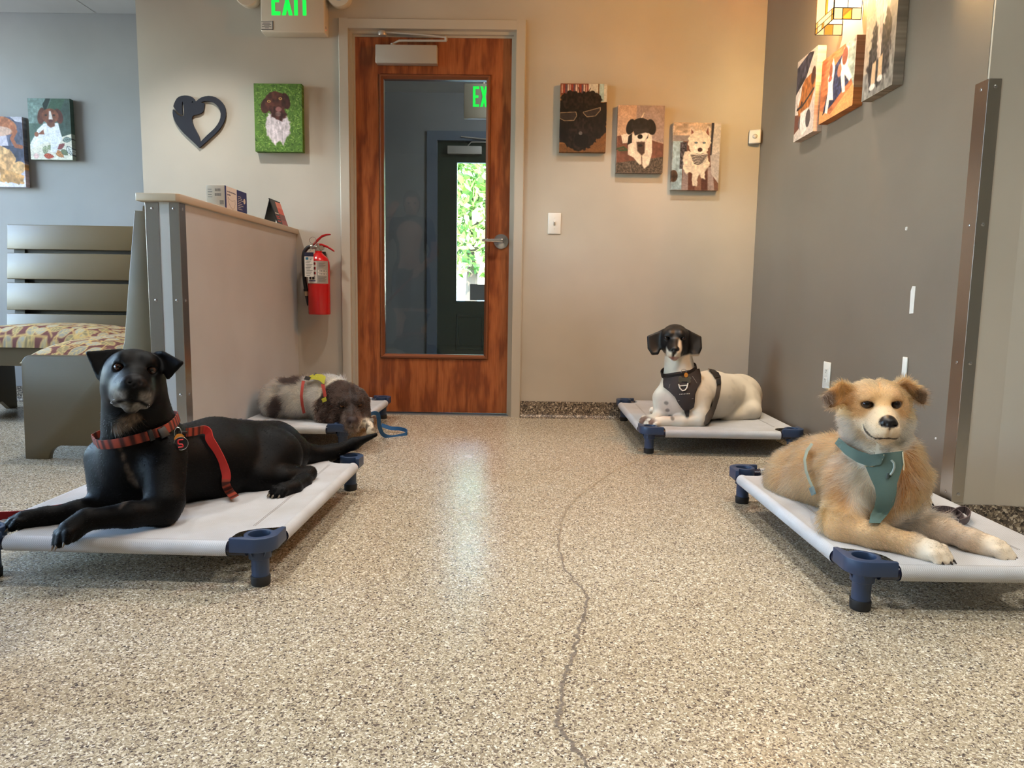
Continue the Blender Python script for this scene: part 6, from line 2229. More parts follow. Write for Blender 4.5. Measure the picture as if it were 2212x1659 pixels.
# mouth cut
m1 = 0.095 * 0.82
for sg_ in (-1, 1):
    B.tri(H1(0.05 + m1, 0, -0.049), H1(0.115, sg_ * 0.034, -0.062), H1(0.10, sg_ * 0.06, -0.066), 0.0014, 0.004, True)
B.floor_cut(0.1045, None, 1.645)
def lipdist(q, pts=((0, -0.041), (0.012, -0.047), (0.024, -0.050), (0.034, -0.047), (0.042, -0.038), (0.0445, -0.030))):
    x, y = np.abs(q[:, 1]), q[:, 2]
    d = np.full(len(q), 9.0)
    for (ax, ay), (bx_, by) in zip(pts[:-1], pts[1:]):
        ex, ey = bx_ - ax, by - ay
        t = np.clip(((x - ax) * ex + (y - ay) * ey) / (ex * ex + ey * ey), 0, 1)
        d = np.minimum(d, np.hypot(x - ax - t * ex, y - ay - t * ey))
    return d


BLK = np.array(lin(7.5, 7, 7.5)[:3])


def col_black(p):
    q = H1.local(p)
    c = np.repeat(BLK[None], len(p), 0) * (0.85 + 0.3 * noise3(p, 30, 1)[:, None])
    # grey muzzle
    g = smoothstep(0.03, 0.07, q[:, 0]) * smoothstep(-0.018, -0.036, q[:, 2]) * smoothstep(-0.085, -0.07, q[:, 2]) * smoothstep(0.008, 0.02, np.abs(q[:, 1]) + np.maximum(0, -q[:, 2] - 0.05)) * smoothstep(0.05, 0.036, np.abs(q[:, 1]))
    g = g * (0.25 + 0.75 * noise3(p, 220, 2)) * 0.75 * smoothstep(0.002, 0.007, lipdist(q, ((0, -0.046), (0.016, -0.050), (0.032, -0.060), (0.046, -0.072))))
    c = c * (1 - g[:, None]) + np.array(lin(150, 145, 138)[:3]) * g[:, None]
    # pale blaze on throat and breastbone
    d1 = np.array([P(262, 925, 1.75), P(285, 905, 1.75)])
    for (u, v, r_) in ((250, 928, 0.022), (268, 915, 0.026), (285, 905, 0.018)):
        a = P(u, v, 1.77)
        dd = np.hypot(p[:, 0] - a[0], p[:, 2] - a[2])
        g = smoothstep(r_, r_ * 0.3, dd) * (p[:, 1] < 1.86) * (0.15 + 0.85 * noise3(p * (1, 1, 0.5), 260, 3)) * 0.7
        c = c * (1 - g[:, None]) + np.array(lin(150, 126, 104)[:3]) * g[:, None]
    for (u, v, w_) in ((252, 968, .006), (258, 990, .006), (265, 1015, .007), (272, 1035, .009), (280, 1050, .008), (305, 1065, .006)):
        a = P(u, v, 1.77)
        dd = np.hypot((p[:, 0] - a[0]), (p[:, 2] - a[2]) * 0.5)
        g = smoothstep(w_ * 1.4, w_ * 0.4, dd) * (p[:, 1] < 1.9) * (0.2 + 0.8 * noise3(p, 240, 4)) * 0.45
        c = c * (1 - g[:, None]) + np.array(lin(130, 112, 96)[:3]) * g[:, None]
    # nose leather and lips
    n_ = nose_mask(q, m1, 1.15)
    c = c * (1 - n_[:, None]) + np.array(lin(24, 23, 25)[:3]) * n_[:, None]
    return c


def gl_black(p):
    q = H1.local(p)
    n_ = nose_mask(q, m1, 1.15)
    return 0.5 * (1 - n_) + 0.32 * n_


dog1 = finish_body(B, 'dog', 'black dog with grey muzzle and raised head lying on the left front cot', col_black, gl_black, mname='black_coat', spec=0.10)
for sg_ in (-1, 1):
    eyeball(H1, EY[0] + 0.0005, sg_ * EY[1], EY[2], EY[3], dog1, (52, 30, 18))
claws_mesh(cl1, dog1, (120, 108, 92), 0.0038)
BODY1 = unit(P(600, 985, 2.4) - P(300, 1000, 1.9))


def dir_black(p, n):
    q = H1.local(p)
    head = (np.linalg.norm(q * (0.8, 1, 1), axis=1) < 0.12)[:, None]
    leg = (p[:, 2] < 0.20)[:, None] & (p[:, 1] < 1.85)[:, None]
    d = np.where(head, -H1.f + 0.0 * p, BODY1 + np.array([0, 0, -0.45]))
    d = np.where(leg, np.array([-0.8, -0.4, -0.3]), d)
    return d


def len_black(p):
    q = H1.local(p)
    ll = np.where(np.linalg.norm(q * (0.8, 1, 1), axis=1) < 0.13, 0.004, 0.007)
    nose = nose_mask(q, m1, 1.15) > 0.1
    throat = np.hypot(p[:, 0] - P(268, 918, 1.77)[0], p[:, 2] - P(268, 918, 1.77)[2]) < 0.04
    ll = np.where(throat & (p[:, 1] < 1.86), 0.02, ll)
    eye = np.minimum(np.linalg.norm(p - H1(EY[0], EY[1], EY[2]), axis=1), np.linalg.norm(p - H1(EY[0], -EY[1], EY[2]), axis=1)) < 0.017
    return np.where(nose | eye, 0, ll)


make_fur('fur', B, 40000, len_black, dir_black, lambda p: col_black(p) * 1.0, dog1, 3, radius=0.00032, k=4, lift=0.12, curl=0.12, clump=0.15, rough=0.45, ior=1.18)
B1 = B

# ================================================================== fluffy tan dog (right front cot)
B = Body((0.66, 1.46, 0.05), (1.34, 2.62, 0.70), 0.0042)
hc = P(1894.2, 880.5, 1.785)
H2 = Frame(hc, unit(CAM + np.array([0.399, 0, -0.425]) - hc), 0.056)
B.ell(P(1905, 1035, 1.83), (0.088, 0.10, 0.125), k=0.03)
B.cone(P(1895, 1030, 1.90), P(1800, 1030, 2.12), 0.105, 0.110, 0.04)
B.cone(P(1800, 1030, 2.12), P(1757, 1025, 2.30), 0.110, 0.108, 0.04)
B.ell(P(1722, 1045, 2.22), (0.085, 0.12, 0.09), k=0.04)
B.cone(P(1895, 1000, 1.86), P(1890, 905, 1.835), 0.088, 0.070, 0.035)
# shoulders and forelegs
B.cone(P(1838, 1040, 1.83), P(1822, 1128, 1.765), 0.060, 0.044, 0.03)
B.chain([P(1822, 1125, 1.765), P(1818, 1143, 1.755), P(1890, 1157, 1.70), P(1975, 1178, 1.648)], [0.044, 0.036, 0.031, 0.025], 0.016)
cl2 = paw(B, P(1972, 1180, 1.65), P(2052, 1205, 1.588), unit((0, -0.15, 1)), 0.027, 0.0125)
B.cone(P(1952, 1040, 1.87), P(1962, 1105, 1.85), 0.056, 0.042, 0.03)
B.chain([P(1962, 1105, 1.85), P(1982, 1132, 1.82), P(2042, 1147, 1.755), P(2098, 1167, 1.695)], [0.042, 0.034, 0.028, 0.0235], 0.016)
cl2 += paw(B, P(2095, 1168, 1.695), P(2190, 1200, 1.635), unit((0, -0.1, 1)), 0.027, 0.0125)
# far hind foot
B.chain([P(1905, 1045, 2.16), P(1950, 1068, 2.12)], [0.05, 0.03], 0.02)
cl2 += paw(B, P(1948, 1066, 2.12), P(2008, 1084, 2.055), unit((0, -0.1, 1)), 0.026, 0.012)
# head
dog_head(B, H2, 0.95, 0.88, 1.08, 1.0, 0.95, 1.25, 0.9)
E2 = (0.0500, 0.0311, 0.0205, 0.0118)
eye_sockets(B, H2, 1.0, 0.0590, 0.0311, 0.0205, 0.0100)
ear_px(B, [((1850, 842, 1.80), (1815, 830, 1.79), (1822, 866, 1.79)), ((1815, 830, 1.79), (1822, 866, 1.79), (1784, 858, 1.765)), ((1784, 858, 1.765), (1822, 866, 1.79), (1793, 876, 1.76))], 0.007, 0.014)
ear_px(B, [((1930, 836, 1.80), (1955, 822, 1.79), (1968, 852, 1.79)), ((1955, 822, 1.79), (1968, 852, 1.79), (1996, 850, 1.765)), ((1996, 850, 1.765), (1968, 852, 1.79), (1994, 868, 1.76))], 0.007, 0.014)
m2 = 0.095 * 0.88
for sg_ in (-1, 1):
    B.tri(H2(0.062 + m2, 0, -0.040), H2(0.105, sg_ * 0.028, -0.050), H2(0.070, sg_ * 0.050, -0.040), 0.0016, 0.004, True)
B.floor_cut(0.1045)
TAN = np.array(lin(174, 126, 78)[:3])
RUST = np.array(lin(150, 98, 54)[:3])
CREAM = np.array(lin(232, 218, 196)[:3])
LTAN = np.array(lin(212, 172, 122)[:3])


def mixc(c, m, d):
    return c * (1 - m[:, None]) + d * m[:, None]


def col_tan(p):
    q = H2.local(p) / 0.95
    c = np.repeat(TAN[None], len(p), 0)
    c = mixc(c, smoothstep(0.42, 0.68, noise3(p, 26, 5)) * 0.8, RUST)
    c = mixc(c, smoothstep(0.55, 0.8, noise3(p, 40, 6)) * 0.22, CREAM)
    # lower flank and chest pale
    c = mixc(c, smoothstep(0.26, 0.16, p[:, 2]) * (p[:, 1] > 1.8) * 0.35, LTAN)
    ch_ = smoothstep(0.06, 0.02, np.hypot((p[:, 0] - P(1880, 1060, 1.75)[0]) * 0.85, (p[:, 2] - P(1880, 1060, 1.75)[2]) * 0.45)) * (p[:, 1] < 1.86)
    c = mixc(c, ch_, CREAM)
    # legs
    lg = smoothstep(0.215, 0.17, p[:, 2]) * (p[:, 1] < 1.80)
    c = mixc(c, lg * 0.85, LTAN)
    for tip in (P(2052, 1205, 1.588), P(2190, 1198, 1.635), P(2008, 1084, 2.055)):
        c = mixc(c, smoothstep(0.10, 0.05, np.linalg.norm(p - tip, axis=1)) * 0.8, CREAM)
    inn = smoothstep(0.13, 0.09, np.linalg.norm(p - P(2020, 1125, 1.77), axis=1)) * (p[:, 2] < 0.19)
    c = mixc(c, inn * 0.6, np.array(lin(214, 200, 184)[:3]))
    # head
    hd = smoothstep(0.135, 0.115, np.linalg.norm(q * (0.68, 1.0, 1.0), axis=1))
    face = np.repeat(np.array(lin(192, 146, 96)[:3])[None], len(p), 0)
    face = mixc(face, smoothstep(0.035, 0.012, np.abs(q[:, 1])) * smoothstep(0.0, 0.04, q[:, 0]) * 0.4, np.array(lin(222, 184, 130)[:3]))
    mz = smoothstep(0.060, 0.082, q[:, 0] - 0.35 * (q[:, 2] + 0.02) + 0.25 * np.abs(q[:, 1]))
    ck = smoothstep(-0.005, -0.035, q[:, 2]) * smoothstep(0.025, 0.05, np.abs(q[:, 1]) + 0.3 * np.maximum(q[:, 0], 0))
    face = mixc(face, np.clip(ck + smoothstep(-0.03, -0.055, q[:, 2]), 0, 1) * 0.9, CREAM)
    face = mixc(face, mz * 0.7, np.array(lin(224, 200, 168)[:3]))
    # dark patch around eyes and lips
    for sg_ in (-1, 1):
        d = np.linalg.norm((q - np.array([E2[0], sg_ * E2[1], E2[2]]) / 0.95) * (0.5, 1.0, 1.6), axis=1)
        face = mixc(face, smoothstep(0.019, 0.012, d) * 0.95, np.array(lin(44, 30, 22)[:3]))
    lip = smoothstep(0.0042, 0.0022, lipdist(q)) * (q[:, 0] > 0.06)
    face = mixc(face, smoothstep(0.022, 0.006, lipdist(q)) * (q[:, 0] > 0.07) * 0.35, np.array(lin(120, 104, 92)[:3]))
    face = mixc(face, lip * 0.95, np.array(lin(30, 22, 20)[:3]))
    ns = nose_mask(q, m2, 0.9)
    face = mixc(face, ns, np.array(lin(26, 22, 22)[:3]))
    c = mixc(c, hd, face)
    c = c * (1 - hd[:, None]) + face * hd[:, None]
    # ears
    for (t1, t2) in (((1786, 862, 1.765), (1815, 838, 1.79)), ((1996, 856, 1.765), (1962, 832, 1.79))):
        a, b = P(*t1), P(*t2)
        c = mixc(c, smoothstep(0.055, 0.03, np.linalg.norm(p - (a + b) / 2, axis=1)) * 0.9, np.array(lin(168, 118, 68)[:3]))
        c = mixc(c, smoothstep(0.034, 0.014, np.linalg.norm(p - a, axis=1)) * 0.9, np.array(lin(74, 60, 50)[:3]))
    return c


def gl_tan(p):
    q = H2.local(p) / 0.95
    ns = nose_mask(q, m2, 0.9)
    return 0.75 * (1 - ns) + 0.28 * ns


dog2 = finish_body(B, 'dog', 'fluffy tan and cream dog in a teal harness on the right front cot', col_tan, gl_tan, mname='dog_skin')
for sg_ in (-1, 1):
    eyeball(H2, E2[0], sg_ * E2[1], E2[2], E2[3], dog2, (40, 24, 16))
claws_mesh(cl2, dog2, (50, 42, 38), 0.0034)
BODY2 = unit(P(1757, 1025, 2.3) - P(1900, 1030, 1.84))


def dir_tan(p, n):
    q = H2.local(p) / 0.95
    hd = smoothstep(0.14, 0.12, np.linalg.norm(q * (0.68, 1.0, 1.0), axis=1))[:, None]
    d = BODY2 * 0.8 + np.array([0, 0, -0.8]) + 0 * p
    fl = (p[:, 2] < 0.185)[:, None] & (p[:, 1] < 1.80)[:, None]
    d = np.where(fl, np.array([0.75, -0.6, -0.25]), d)
    nk = ((p[:, 2] > 0.28) & (p[:, 1] < 1.95))[:, None]
    d = np.where(nk, np.array([0, 0.25, -1.0]), d)
    hh = -H2.f * 0.9 - H2.u * 0.25 * np.sign(-q[:, 2:3] + 0.0) * 0 + H2.l * np.sign(q[:, 1:2]) * 0.8 - H2.u * 0.5 * (q[:, 2:3] < 0.0)
    return d * (1 - hd) + hh * hd


def len_tan(p):
    q = H2.local(p) / 0.95
    r_ = np.linalg.norm(q * (0.68, 1.0, 1.0), axis=1)
    L = np.full(len(p), 0.034)
    L = np.where((p[:, 2] < 0.185) & (p[:, 1] < 1.78), 0.009, L)
    L = np.where((p[:, 2] > 0.24) & (p[:, 1] < 1.95), 0.034, L)
    L = np.where((p[:, 1] < 1.95) & (p[:, 2] < 0.24) & (p[:, 2] > 0.185), 0.024, L)
    hd = r_ < 0.125
    Lh = np.interp(q[:, 0], [-0.06, 0.0, 0.03, 0.07, 0.12], [0.022, 0.016, 0.008, 0.005, 0.004])
    Lh = np.where((np.abs(q[:, 1]) > 0.045) & (q[:, 2] < 0.0) & (q[:, 0] < 0.05), 0.026, Lh)
    L = np.where(hd, Lh, L)
    for a in (P(2030, 1198, 1.60), P(2165, 1192, 1.645), P(1995, 1080, 2.07)):
        L = np.where(np.linalg.norm(p - a, axis=1) < 0.05, 0.0045, L)
    for a in (P(1800, 850, 1.775), P(1980, 845, 1.775)):
        L = np.where(np.linalg.norm(p - a, axis=1) < 0.045, 0.017, L)
    nose = nose_mask(q, m2, 0.9) > 0.05
    eye = np.minimum(np.linalg.norm(p - H2(E2[0], E2[1], E2[2]), axis=1), np.linalg.norm(p - H2(E2[0], -E2[1], E2[2]), axis=1)) < 0.0165
    lip = (lipdist(q) < 0.0035) & (q[:, 0] > 0.06)
    return np.where(nose | eye | lip, 0, L)


B2 = B


def wt_tan(c):
    q = H2.local(c) / 0.95
    return 1.0 + 2.2 * (np.linalg.norm(q * (0.68, 1.0, 1.0), axis=1) < 0.11) + 1.2 * ((c[:, 2] < 0.185) & (c[:, 1] < 1.8))


FUR2 = dict(vary=0.75, weight=wt_tan, n=120000, length_fn=len_tan, dir_fn=dir_tan, col_fn=lambda p: np.clip(col_tan(p) * 1.0, 0, 0.9), seed=5, radius=0.00032, k=6, lift=0.22, curl=0.16, clump=0.55, rough=0.45, droop=0.3)

# ================================================================== black-headed white dog (far right cot)
B = Body((0.50, 3.16, 0.06), (1.34, 4.0, 0.62), 0.0044)
hc = P(1457.8, 731.5, 3.44)
H3 = Frame(hc, unit(CAM + np.array([0.014, 0, -1.2]) - hc), 0.0)
B.ell(P(1468, 858, 3.44), (0.098, 0.11, 0.125), k=0.03)
B.cone(P(1475, 855, 3.47), P(1535, 853, 3.57), 0.105, 0.112, 0.04)
B.cone(P(1535, 853, 3.57), P(1590, 853, 3.72), 0.112, 0.105, 0.04)
B.ell(P(1603, 855, 3.76), (0.10, 0.10, 0.105), k=0.04)
B.cone(P(1470, 830, 3.48), P(1464, 755, 3.47), 0.082, 0.060, 0.035)
# haunch, knee folded forward
B.ell(P(1602, 868, 3.66), (0.088, 0.085, 0.095), k=0.014)
B.cone(P(1615, 872, 3.66), P(1622, 886, 3.60), 0.066, 0.05, 0.02)
B.cone(P(1622, 888, 3.60), P(1570, 902, 3.57), 0.045, 0.03, 0.02)
# forelegs
B.cone(P(1508, 860, 3.42), P(1510, 900, 3.37), 0.062, 0.045, 0.03)
B.chain([P(1510, 900, 3.37), P(1508, 908, 3.36), P(1470, 910, 3.345), P(1435, 911, 3.34)], [0.045, 0.034, 0.029, 0.023], 0.015)
cl3 = paw(B, P(1436, 911, 3.34), P(1402, 915, 3.325), unit((0, -0.3, 1)), 0.024, 0.0115)
B.cone(P(1432, 860, 3.44), P(1430, 890, 3.43), 0.05, 0.04, 0.03)
B.chain([P(1430, 892, 3.43), P(1425, 898, 3.42), P(1415, 905, 3.39)], [0.038, 0.03, 0.024], 0.015)
cl3 += paw(B, P(1416, 904, 3.39), P(1384, 910, 3.36), unit((0, -0.3, 1)), 0.023, 0.011)
# far hind foot peeping out
B.chain([P(1440, 880, 3.72), P(1425, 884, 3.70), P(1410, 886, 3.69)], [0.035, 0.022, 0.018], 0.012)
dog_head(B, H3, 0.95, 0.90, 0.98, 1.12, 1.0, 0.95, 1.0)
E3 = (0.0490, 0.0365, 0.0200, 0.0115)
eye_sockets(B, H3, 1.0, 0.059, 0.0365, 0.0205, 0.0098)
# long hanging ears
ear_px(B, [((1430, 716, 3.46), (1425, 750, 3.44), (1401, 728, 3.45)), ((1401, 728, 3.45), (1425, 750, 3.44), (1402, 752, 3.43)), ((1402, 752, 3.43), (1425, 750, 3.44), (1410, 764, 3.42)), ((1425, 750, 3.44), (1410, 764, 3.42), (1420, 763, 3.42))], 0.0075, 0.016)
ear_px(B, [((1486, 716, 3.46), (1492, 750, 3.44), (1512, 729, 3.45)), ((1512, 729, 3.45), (1492, 750, 3.44), (1513, 752, 3.43)), ((1513, 752, 3.43), (1492, 750, 3.44), (1507, 766, 3.42)), ((1492, 750, 3.44), (1507, 766, 3.42), (1497, 766, 3.42))], 0.0075, 0.016)
m3 = 0.095 * 0.90
for sg_ in (-1, 1):
    B.tri(H3(0.062 + m3, 0, -0.044), H3(0.115, sg_ * 0.03, -0.058), H3(0.10, sg_ * 0.055, -0.060), 0.0016, 0.004, True)
B.floor_cut(0.1045)
WHT = np.array(lin(232, 222, 204)[:3])
BK3 = np.array(lin(17, 15, 15)[:3])


def col_ptr(p):
    q = H3.local(p)
    c = np.repeat(WHT[None], len(p), 0) * (0.93 + 0.1 * noise3(p, 18, 8)[:, None])
    c = mixc(c, smoothstep(0.6, 0.75, noise3(p, 30, 9)) * 0.25, np.array(lin(190, 180, 164)[:3]))
    # pinkish chest with dark ticks
    ch_ = smoothstep(0.09, 0.04, np.linalg.norm(p - P(1445, 875, 3.36), axis=1))
    c = mixc(c, ch_ * 0.45, np.array(lin(196, 160, 146)[:3]))
    for u, v in ((1441, 872), (1444, 888), (1450, 902)):
        c = mixc(c, smoothstep(0.012, 0.006, np.hypot(p[:, 0] - P(u, v, 3.35)[0], p[:, 2] - P(u, v, 3.35)[2])) * (p[:, 1] < 3.46) * 0.7, np.array(lin(70, 62, 60)[:3]))
    # toes ticked brown
    for tip in (P(1402, 914, 3.325), P(1386, 909, 3.36)):
        c = mixc(c, smoothstep(0.05, 0.02, np.linalg.norm(p - tip, axis=1)) * smoothstep(0.35, 0.6, noise3(p, 60, 10)) * 0.9, np.array(lin(96, 62, 48)[:3]))
    hd = smoothstep(0.128, 0.118, np.linalg.norm((q - (0.01, 0, 0)) * (0.72, 0.80, 1.0), axis=1)) * (q[:, 2] > -0.085)
    ear = smoothstep(0.050, 0.058, np.abs(q[:, 1])) * smoothstep(0.16, 0.15, np.abs(q[:, 1])) * (p[:, 2] > P(1458, 776, 3.43)[2])
    hd = np.maximum(hd, ear)
    face = np.repeat(BK3[None], len(p), 0)
    # white blaze up one side of the muzzle and white lips, pink mouth
    blz = smoothstep(0.006, -0.003, np.abs(q[:, 1] - 0.022 + 0.008 * smoothstep(-0.01, -0.03, q[:, 2])) - 0.004 - 0.010 * smoothstep(0.03, -0.05, q[:, 2])) * smoothstep(0.055, 0.066, q[:, 0]) * smoothstep(0.030, 0.012, q[:, 2])
    lip2 = smoothstep(0.006, -0.003, np.abs(q[:, 1] + 0.024) - 0.011) * smoothstep(0.070, 0.080, q[:, 0]) * smoothstep(-0.008, -0.018, q[:, 2])
    face = mixc(face, np.clip(blz + lip2, 0, 1), WHT)
    pk = smoothstep(0.030, 0.016, np.hypot(q[:, 1], (q[:, 2] + 0.052) * 1.3)) * (q[:, 0] > 0.08)
    face = mixc(face, pk * 0.75, np.array(lin(150, 92, 84)[:3]))
    jaw = smoothstep(-0.062, -0.072, q[:, 2])
    face = mixc(face, jaw, WHT * 0.95)
    ns = nose_mask(q / 0.95, m3)
    face = mixc(face, ns, np.array(lin(20, 18, 18)[:3]))
    return mixc(c, hd, np.zeros(3)) + face * hd[:, None]


def gl_ptr(p):
    q = H3.local(p)
    hd = smoothstep(0.128, 0.118, np.linalg.norm(q * (0.72, 0.8, 1.0), axis=1))
    return 0.62 - 0.2 * hd


dog3 = finish_body(B, 'dog', 'white dog with black head and grey harness on the far corner cot', col_ptr, gl_ptr)
for sg_ in (-1, 1):
    eyeball(H3, E3[0], sg_ * E3[1], E3[2], E3[3], dog3, (24, 16, 12))
B3 = B

# ================================================================== brown-headed wire-haired dog (far left cot)
B = Body((-1.36, 3.00, 0.03), (-0.58, 3.86, 0.50), 0.0055)
hc = P(756.5, 870.1, 3.25)
H4 = Frame(hc, unit(CAM + np.array([0.214, 0, -1.906]) - hc), 0.023)
B.ell(P(655, 862, 3.45), (0.14, 0.14, 0.095), k=0.03)
B.ell(P(608, 865, 3.48), (0.085, 0.12, 0.09), k=0.05)
B.ell(P(715, 862, 3.38), (0.09, 0.11, 0.088), k=0.05)
B.cone(P(715, 850, 3.40), P(750, 858, 3.31), 0.075, 0.065, 0.04)
B.cone(P(700, 878, 3.33), P(706, 896, 3.27), 0.05, 0.038, 0.03)
cl4 = paw(B, P(706, 897, 3.27), P(742, 905, 3.22), unit((0, -0.2, 1)), 0.028, 0.012)
# paw hanging past the corner under the beard
B.chain([P(760, 890, 3.28), P(785, 908, 3.22), P(797, 920, 3.19)], [0.03, 0.019, 0.015], 0.02)
cl4 += paw(B, P(797, 918, 3.19), P(803, 938, 3.165), unit((0.3, -0.8, 0.3)), 0.0165, 0.008)
dog_head(B, H4, 1.0, 0.92, 1.02, 1.15, 1.0, 1.0, 1.08)
E4 = (0.0515, 0.0381, 0.0205, 0.0112)
eye_sockets(B, H4, 1.0, 0.0605, 0.0381, 0.0205, 0.0094)
ear_px(B, [((730, 848, 3.27), (728, 880, 3.24), (713, 866, 3.26)), ((713, 866, 3.26), (728, 880, 3.24), (712, 892, 3.24)), ((712, 892, 3.24), (728, 880, 3.24), (720, 903, 3.225))], 0.008, 0.02)
ear_px(B, [((782, 846, 3.27), (784, 880, 3.24), (795, 862, 3.26)), ((795, 862, 3.26), (784, 880, 3.24), (797, 892, 3.24)), ((797, 892, 3.24), (784, 880, 3.24), (795, 906, 3.225))], 0.008, 0.02)
# shaggy brows
for sg_ in (-1, 1):
    B.cone(H4(0.058, sg_ * 0.022, 0.036), H4(0.05, sg_ * 0.052, 0.032), 0.008, 0.007, 0.01)
B.floor_cut(0.1045, -0.84, 3.16)
B4 = B
DKB = np.array(lin(36, 22, 16)[:3])
WH4 = np.array(lin(222, 212, 192)[:3])


def col_wire(p):
    q = H4.local(p)
    c = np.repeat(WH4[None], len(p), 0) * (0.9 + 0.15 * noise3(p, 30, 12)[:, None])
    # grey roan flecks at the back, two dark patches
    bk = smoothstep(-1.02, -1.16, p[:, 0])
    c = mixc(c, smoothstep(0.52, 0.72, noise3(p, 34, 13)) * (0.25 + 0.6 * bk), np.array(lin(80, 76, 76)[:3]))
    for (u, v, ru, rv, a) in ((633, 823, 26, 9, 0), (598, 878, 13, 26, -0.35)):
        pr_ = project(p)
        du, dv = pr_[:, 0] - u, pr_[:, 1] - v
        x_, y_ = du * math.cos(a) - dv * math.sin(a), du * math.sin(a) + dv * math.cos(a)
        c = mixc(c, smoothstep(1.15, 0.9, np.hypot(x_ / ru, y_ / rv)) * (p[:, 1] < 3.62), np.array(lin(38, 30, 28)[:3]))
    hd = smoothstep(0.132, 0.118, np.linalg.norm((q - (0.02, 0, 0)) * (0.70, 0.85, 1.0), axis=1))
    ear = np.minimum(np.linalg.norm(p - P(712, 880, 3.245), axis=1), np.linalg.norm(p - P(801, 880, 3.245), axis=1)) < 0.075
    hd = np.maximum(hd, ear * smoothstep(0.06, 0.075, np.abs(q[:, 1])))
    face = np.repeat(DKB[None], len(p), 0) * (0.8 + 0.4 * noise3(p, 60, 14)[:, None])
    mz = smoothstep(0.07, 0.10, q[:, 0]) * smoothstep(0.03, -0.01, q[:, 2])
    face = mixc(face, mz * 0.55 * noise3(p, 90, 15), np.array(lin(120, 98, 86)[:3]))
    ns = nose_mask(q, 0.0874, 1.08)
    face = mixc(face, ns, np.array(lin(48, 32, 30)[:3]))
    pw = smoothstep(0.07, 0.05, np.linalg.norm(p - P(800, 928, 3.175), axis=1))
    c2 = mixc(c, hd, np.zeros(3)) + face * hd[:, None]
    c = mixc(c, pw * smoothstep(0.5, 0.62, noise3(p, 60, 16)) * 0.8, np.array(lin(70, 52, 44)[:3]))
    return c2 * (1 - pw[:, None]) + c * pw[:, None]


def project(p):
    d = np.asarray(p) - CAM
    z = d @ FW
    return np.stack([1106 + FPX * (d @ RT) / z, 829.5 - FPX * (d @ UP) / z], -1)


dog4 = finish_body(B, 'dog', 'brown-headed shaggy white dog curled up with its chin over the far left cot corner', col_wire, lambda p: np.full(len(p), 0.6))
for sg_ in (-1, 1):
    eyeball(H4, E4[0], sg_ * E4[1], E4[2], E4[3], dog4, (104, 66, 34))
claws_mesh(cl4, dog4, (110, 98, 88), 0.003)


def dir_wire(p, n):
    q = H4.local(p)
    hd = smoothstep(0.14, 0.12, np.linalg.norm(q * (0.7, 0.85, 1.0), axis=1))[:, None]
    d = np.array([-0.7, 0.2, -0.75]) + 0 * p
    hh = -H4.f * 0.3 + H4.l * np.sign(q[:, 1:2]) * 0.5 + np.array([0, 0, -0.8])
    return d * (1 - hd) + hh * hd


def len_wire(p):
    q = H4.local(p)
    r_ = np.linalg.norm(q * (0.7, 0.85, 1.0), axis=1)
    L = np.full(len(p), 0.030)
    hd = r_ < 0.125
    Lh = np.interp(q[:, 0], [-0.05, 0.03, 0.07, 0.13], [0.012, 0.008, 0.008, 0.010])
    Lh = np.where((q[:, 2] < -0.035) & (q[:, 0] > 0.02), 0.022, Lh)
    L = np.where(hd, Lh, L)
    nose = nose_mask(q, 0.0874, 1.08) > 0.1
    eye = np.minimum(np.linalg.norm(p - H4(E4[0], E4[1], E4[2]), axis=1), np.linalg.norm(p - H4(E4[0], -E4[1], E4[2]), axis=1)) < 0.0165
    pawr = np.linalg.norm(p - P(800, 930, 3.17), axis=1) < 0.06
    L = np.where(pawr, 0.006, L)
    L = np.where(np.linalg.norm(p - P(712, 885, 3.24), axis=1) < 0.05, 0.014, L)
    return np.where(nose | eye, 0, L)


make_fur('fur', B4, 42000, len_wire, dir_wire, lambda p: np.clip(col_wire(p) * 1.1, 0, 0.9), dog4, 9, radius=0.0006, k=5, lift=0.25, curl=0.3, clump=0.8, rough=0.5)

# ================================================================== collars, harnesses and leads
def ray_to(B, u, v, off=0.0):
    d = FW * FPX + RT * (u - 1106.0) + UP * (829.5 - v)
    d = unit(d)
    p, ok = B.cast(CAM[None], d[None], off, far=5.0)
    return p[0]


